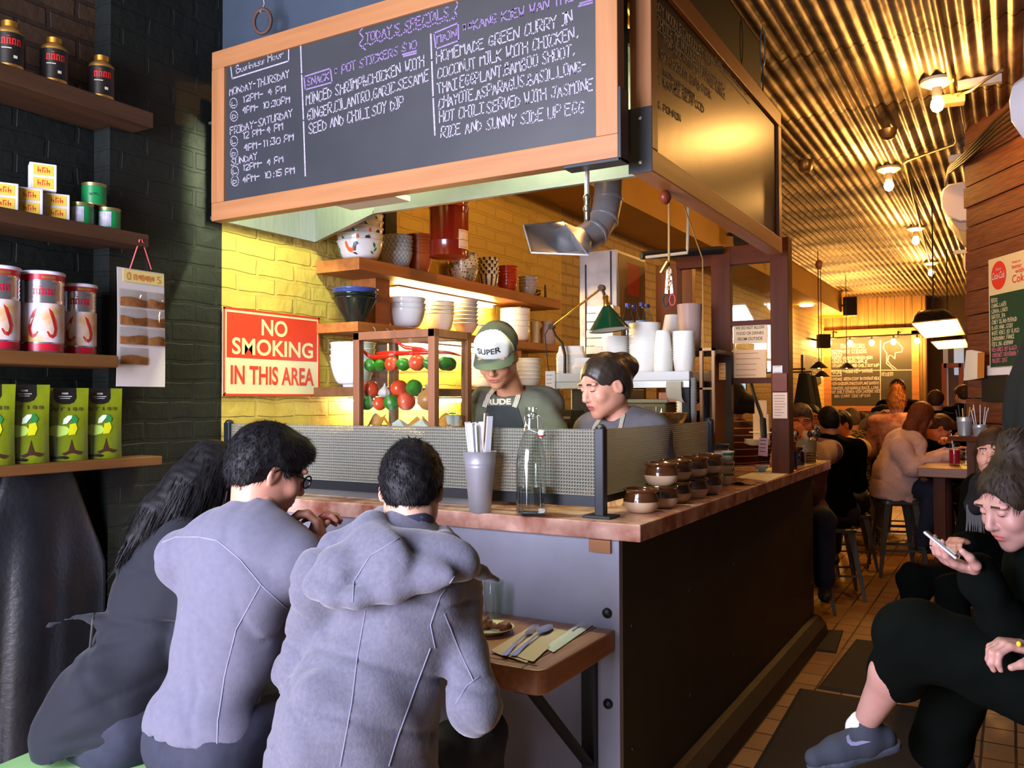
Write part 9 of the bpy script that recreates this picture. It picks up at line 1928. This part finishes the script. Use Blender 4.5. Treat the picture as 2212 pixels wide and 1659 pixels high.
k1, g1k=person('person with dark parted hair half hidden behind the phone reader, wearing a fringed scarf', P(2148, 980, 4.15), -RT*0.65-FW*0.75+Vector((0, 0, -0.05)), P(2158, 1045, 4.2), P(2165, 1262, 4.3), Vector((-0.8, -0.7, 0)), sh=[P(2195, 1062, 4.1), P(2120, 1062, 4.3)], el=[P(2160, 1190, 3.9), P(2090, 1180, 4.2)], wr=[P(2088, 1172, 3.75), P(2072, 1180, 3.9)], top=m_blk, fat=0.03, trousers=m_blk, shoes=m_black, hair='long', hairm=HBR, female=True, hsc=0.98, hd=0.005, bd=0.014, td=0.012, seed=78, extra=[((-0.05, -0.05, 0.0), (-0.05, -0.05, -0.16), 0.05, 0.05), ((0.05, -0.05, 0.0), (0.05, -0.05, -0.16), 0.05, 0.05)], fuzz=500, fuzzlen=0.05, fuzzw=0.002, lift=0.15, down=0.5, hands=[dict(curl=0.9), dict(curl=0.9)], skin=M('skin_warm'))
m=MB();rn=random.Random(4)
for i in range(16):p_=P(2088+2.3*i, 1092+rn.uniform(-3, 3), 3.9);m.tube([p_, p_+Vector((0, 0, -0.07)), p_+Vector((rn.uniform(-.008, .008), 0, -0.13-rn.uniform(0, .04)))], 0.0016, 5)
m.build('scarf_fringe', M('grey_fringe', (120, 116, 112), 0.9), k1, world=True);f=Field().chain([P(2180, 1035, 4.1), P(2125, 1048, 4.0), P(2105, 1092, 3.92)], [0.04, 0.05, 0.045], 0.03);link_skin('scarf', [f.mesh(0.012, wrinkle(6, 0.005))], cloth('dark_scarf', (40, 40, 42)), k1, g1k['base'])
dup(hst, (g1k['base'].x, g1k['base'].y, 0), 0.3, 'gunmetal high stool under the person in the fringed scarf').scale=(1, 1, (P(2165, 1262, 4.3).z-0.118)/0.66)
# ================================================================ lamps of the dining room
m_pan=M('fixture_white', (222, 206, 170), 0.4)
def ceiling_bulb(loc, label, ring=True):
 t=thing('ceiling_bulb', label, 'lamp', loc, 0, 'bare ceiling bulbs')
 MB().lathe([(0.088, CEIL-0.012-loc[2]), (0.088, CEIL-0.03-loc[2]), (0.05, CEIL-0.052-loc[2]), (0.034, CEIL-0.058-loc[2]), (0.0, CEIL-0.058-loc[2])], 28).build('base', m_pan, t, smooth=40)
 MB().cyl((0, 0, 0.088), (0, 0, 0.145), 0.026, n=16).build('socket', m_pan, t)
 MB().lathe([(0.0, 0.0), (0.006, 0.002), (0.026, 0.014), (0.036, 0.04), (0.030, 0.066), (0.018, 0.088), (0.016, 0.095)], 20).build('bulb', m_bulb, t, smooth=60)
ceiling_bulb((-1.75, 3.95, CEIL-0.2), 'bare bulb over the kitchen, hidden behind the chalkboards')
for px, py, s, lab in((2024, 190, 4.9, 'bare bulb nearest the viewer, beside the conduit box'), (1920, 384, 6.75, 'second bare ceiling bulb from the front'), (1978, 502, 9.1, 'third bare ceiling bulb from the front'), (2011, 574, 11.4, 'fourth bare ceiling bulb, farthest back')):
 p=P(px, py, s);ceiling_bulb((p.x, p.y, CEIL-0.2), lab)
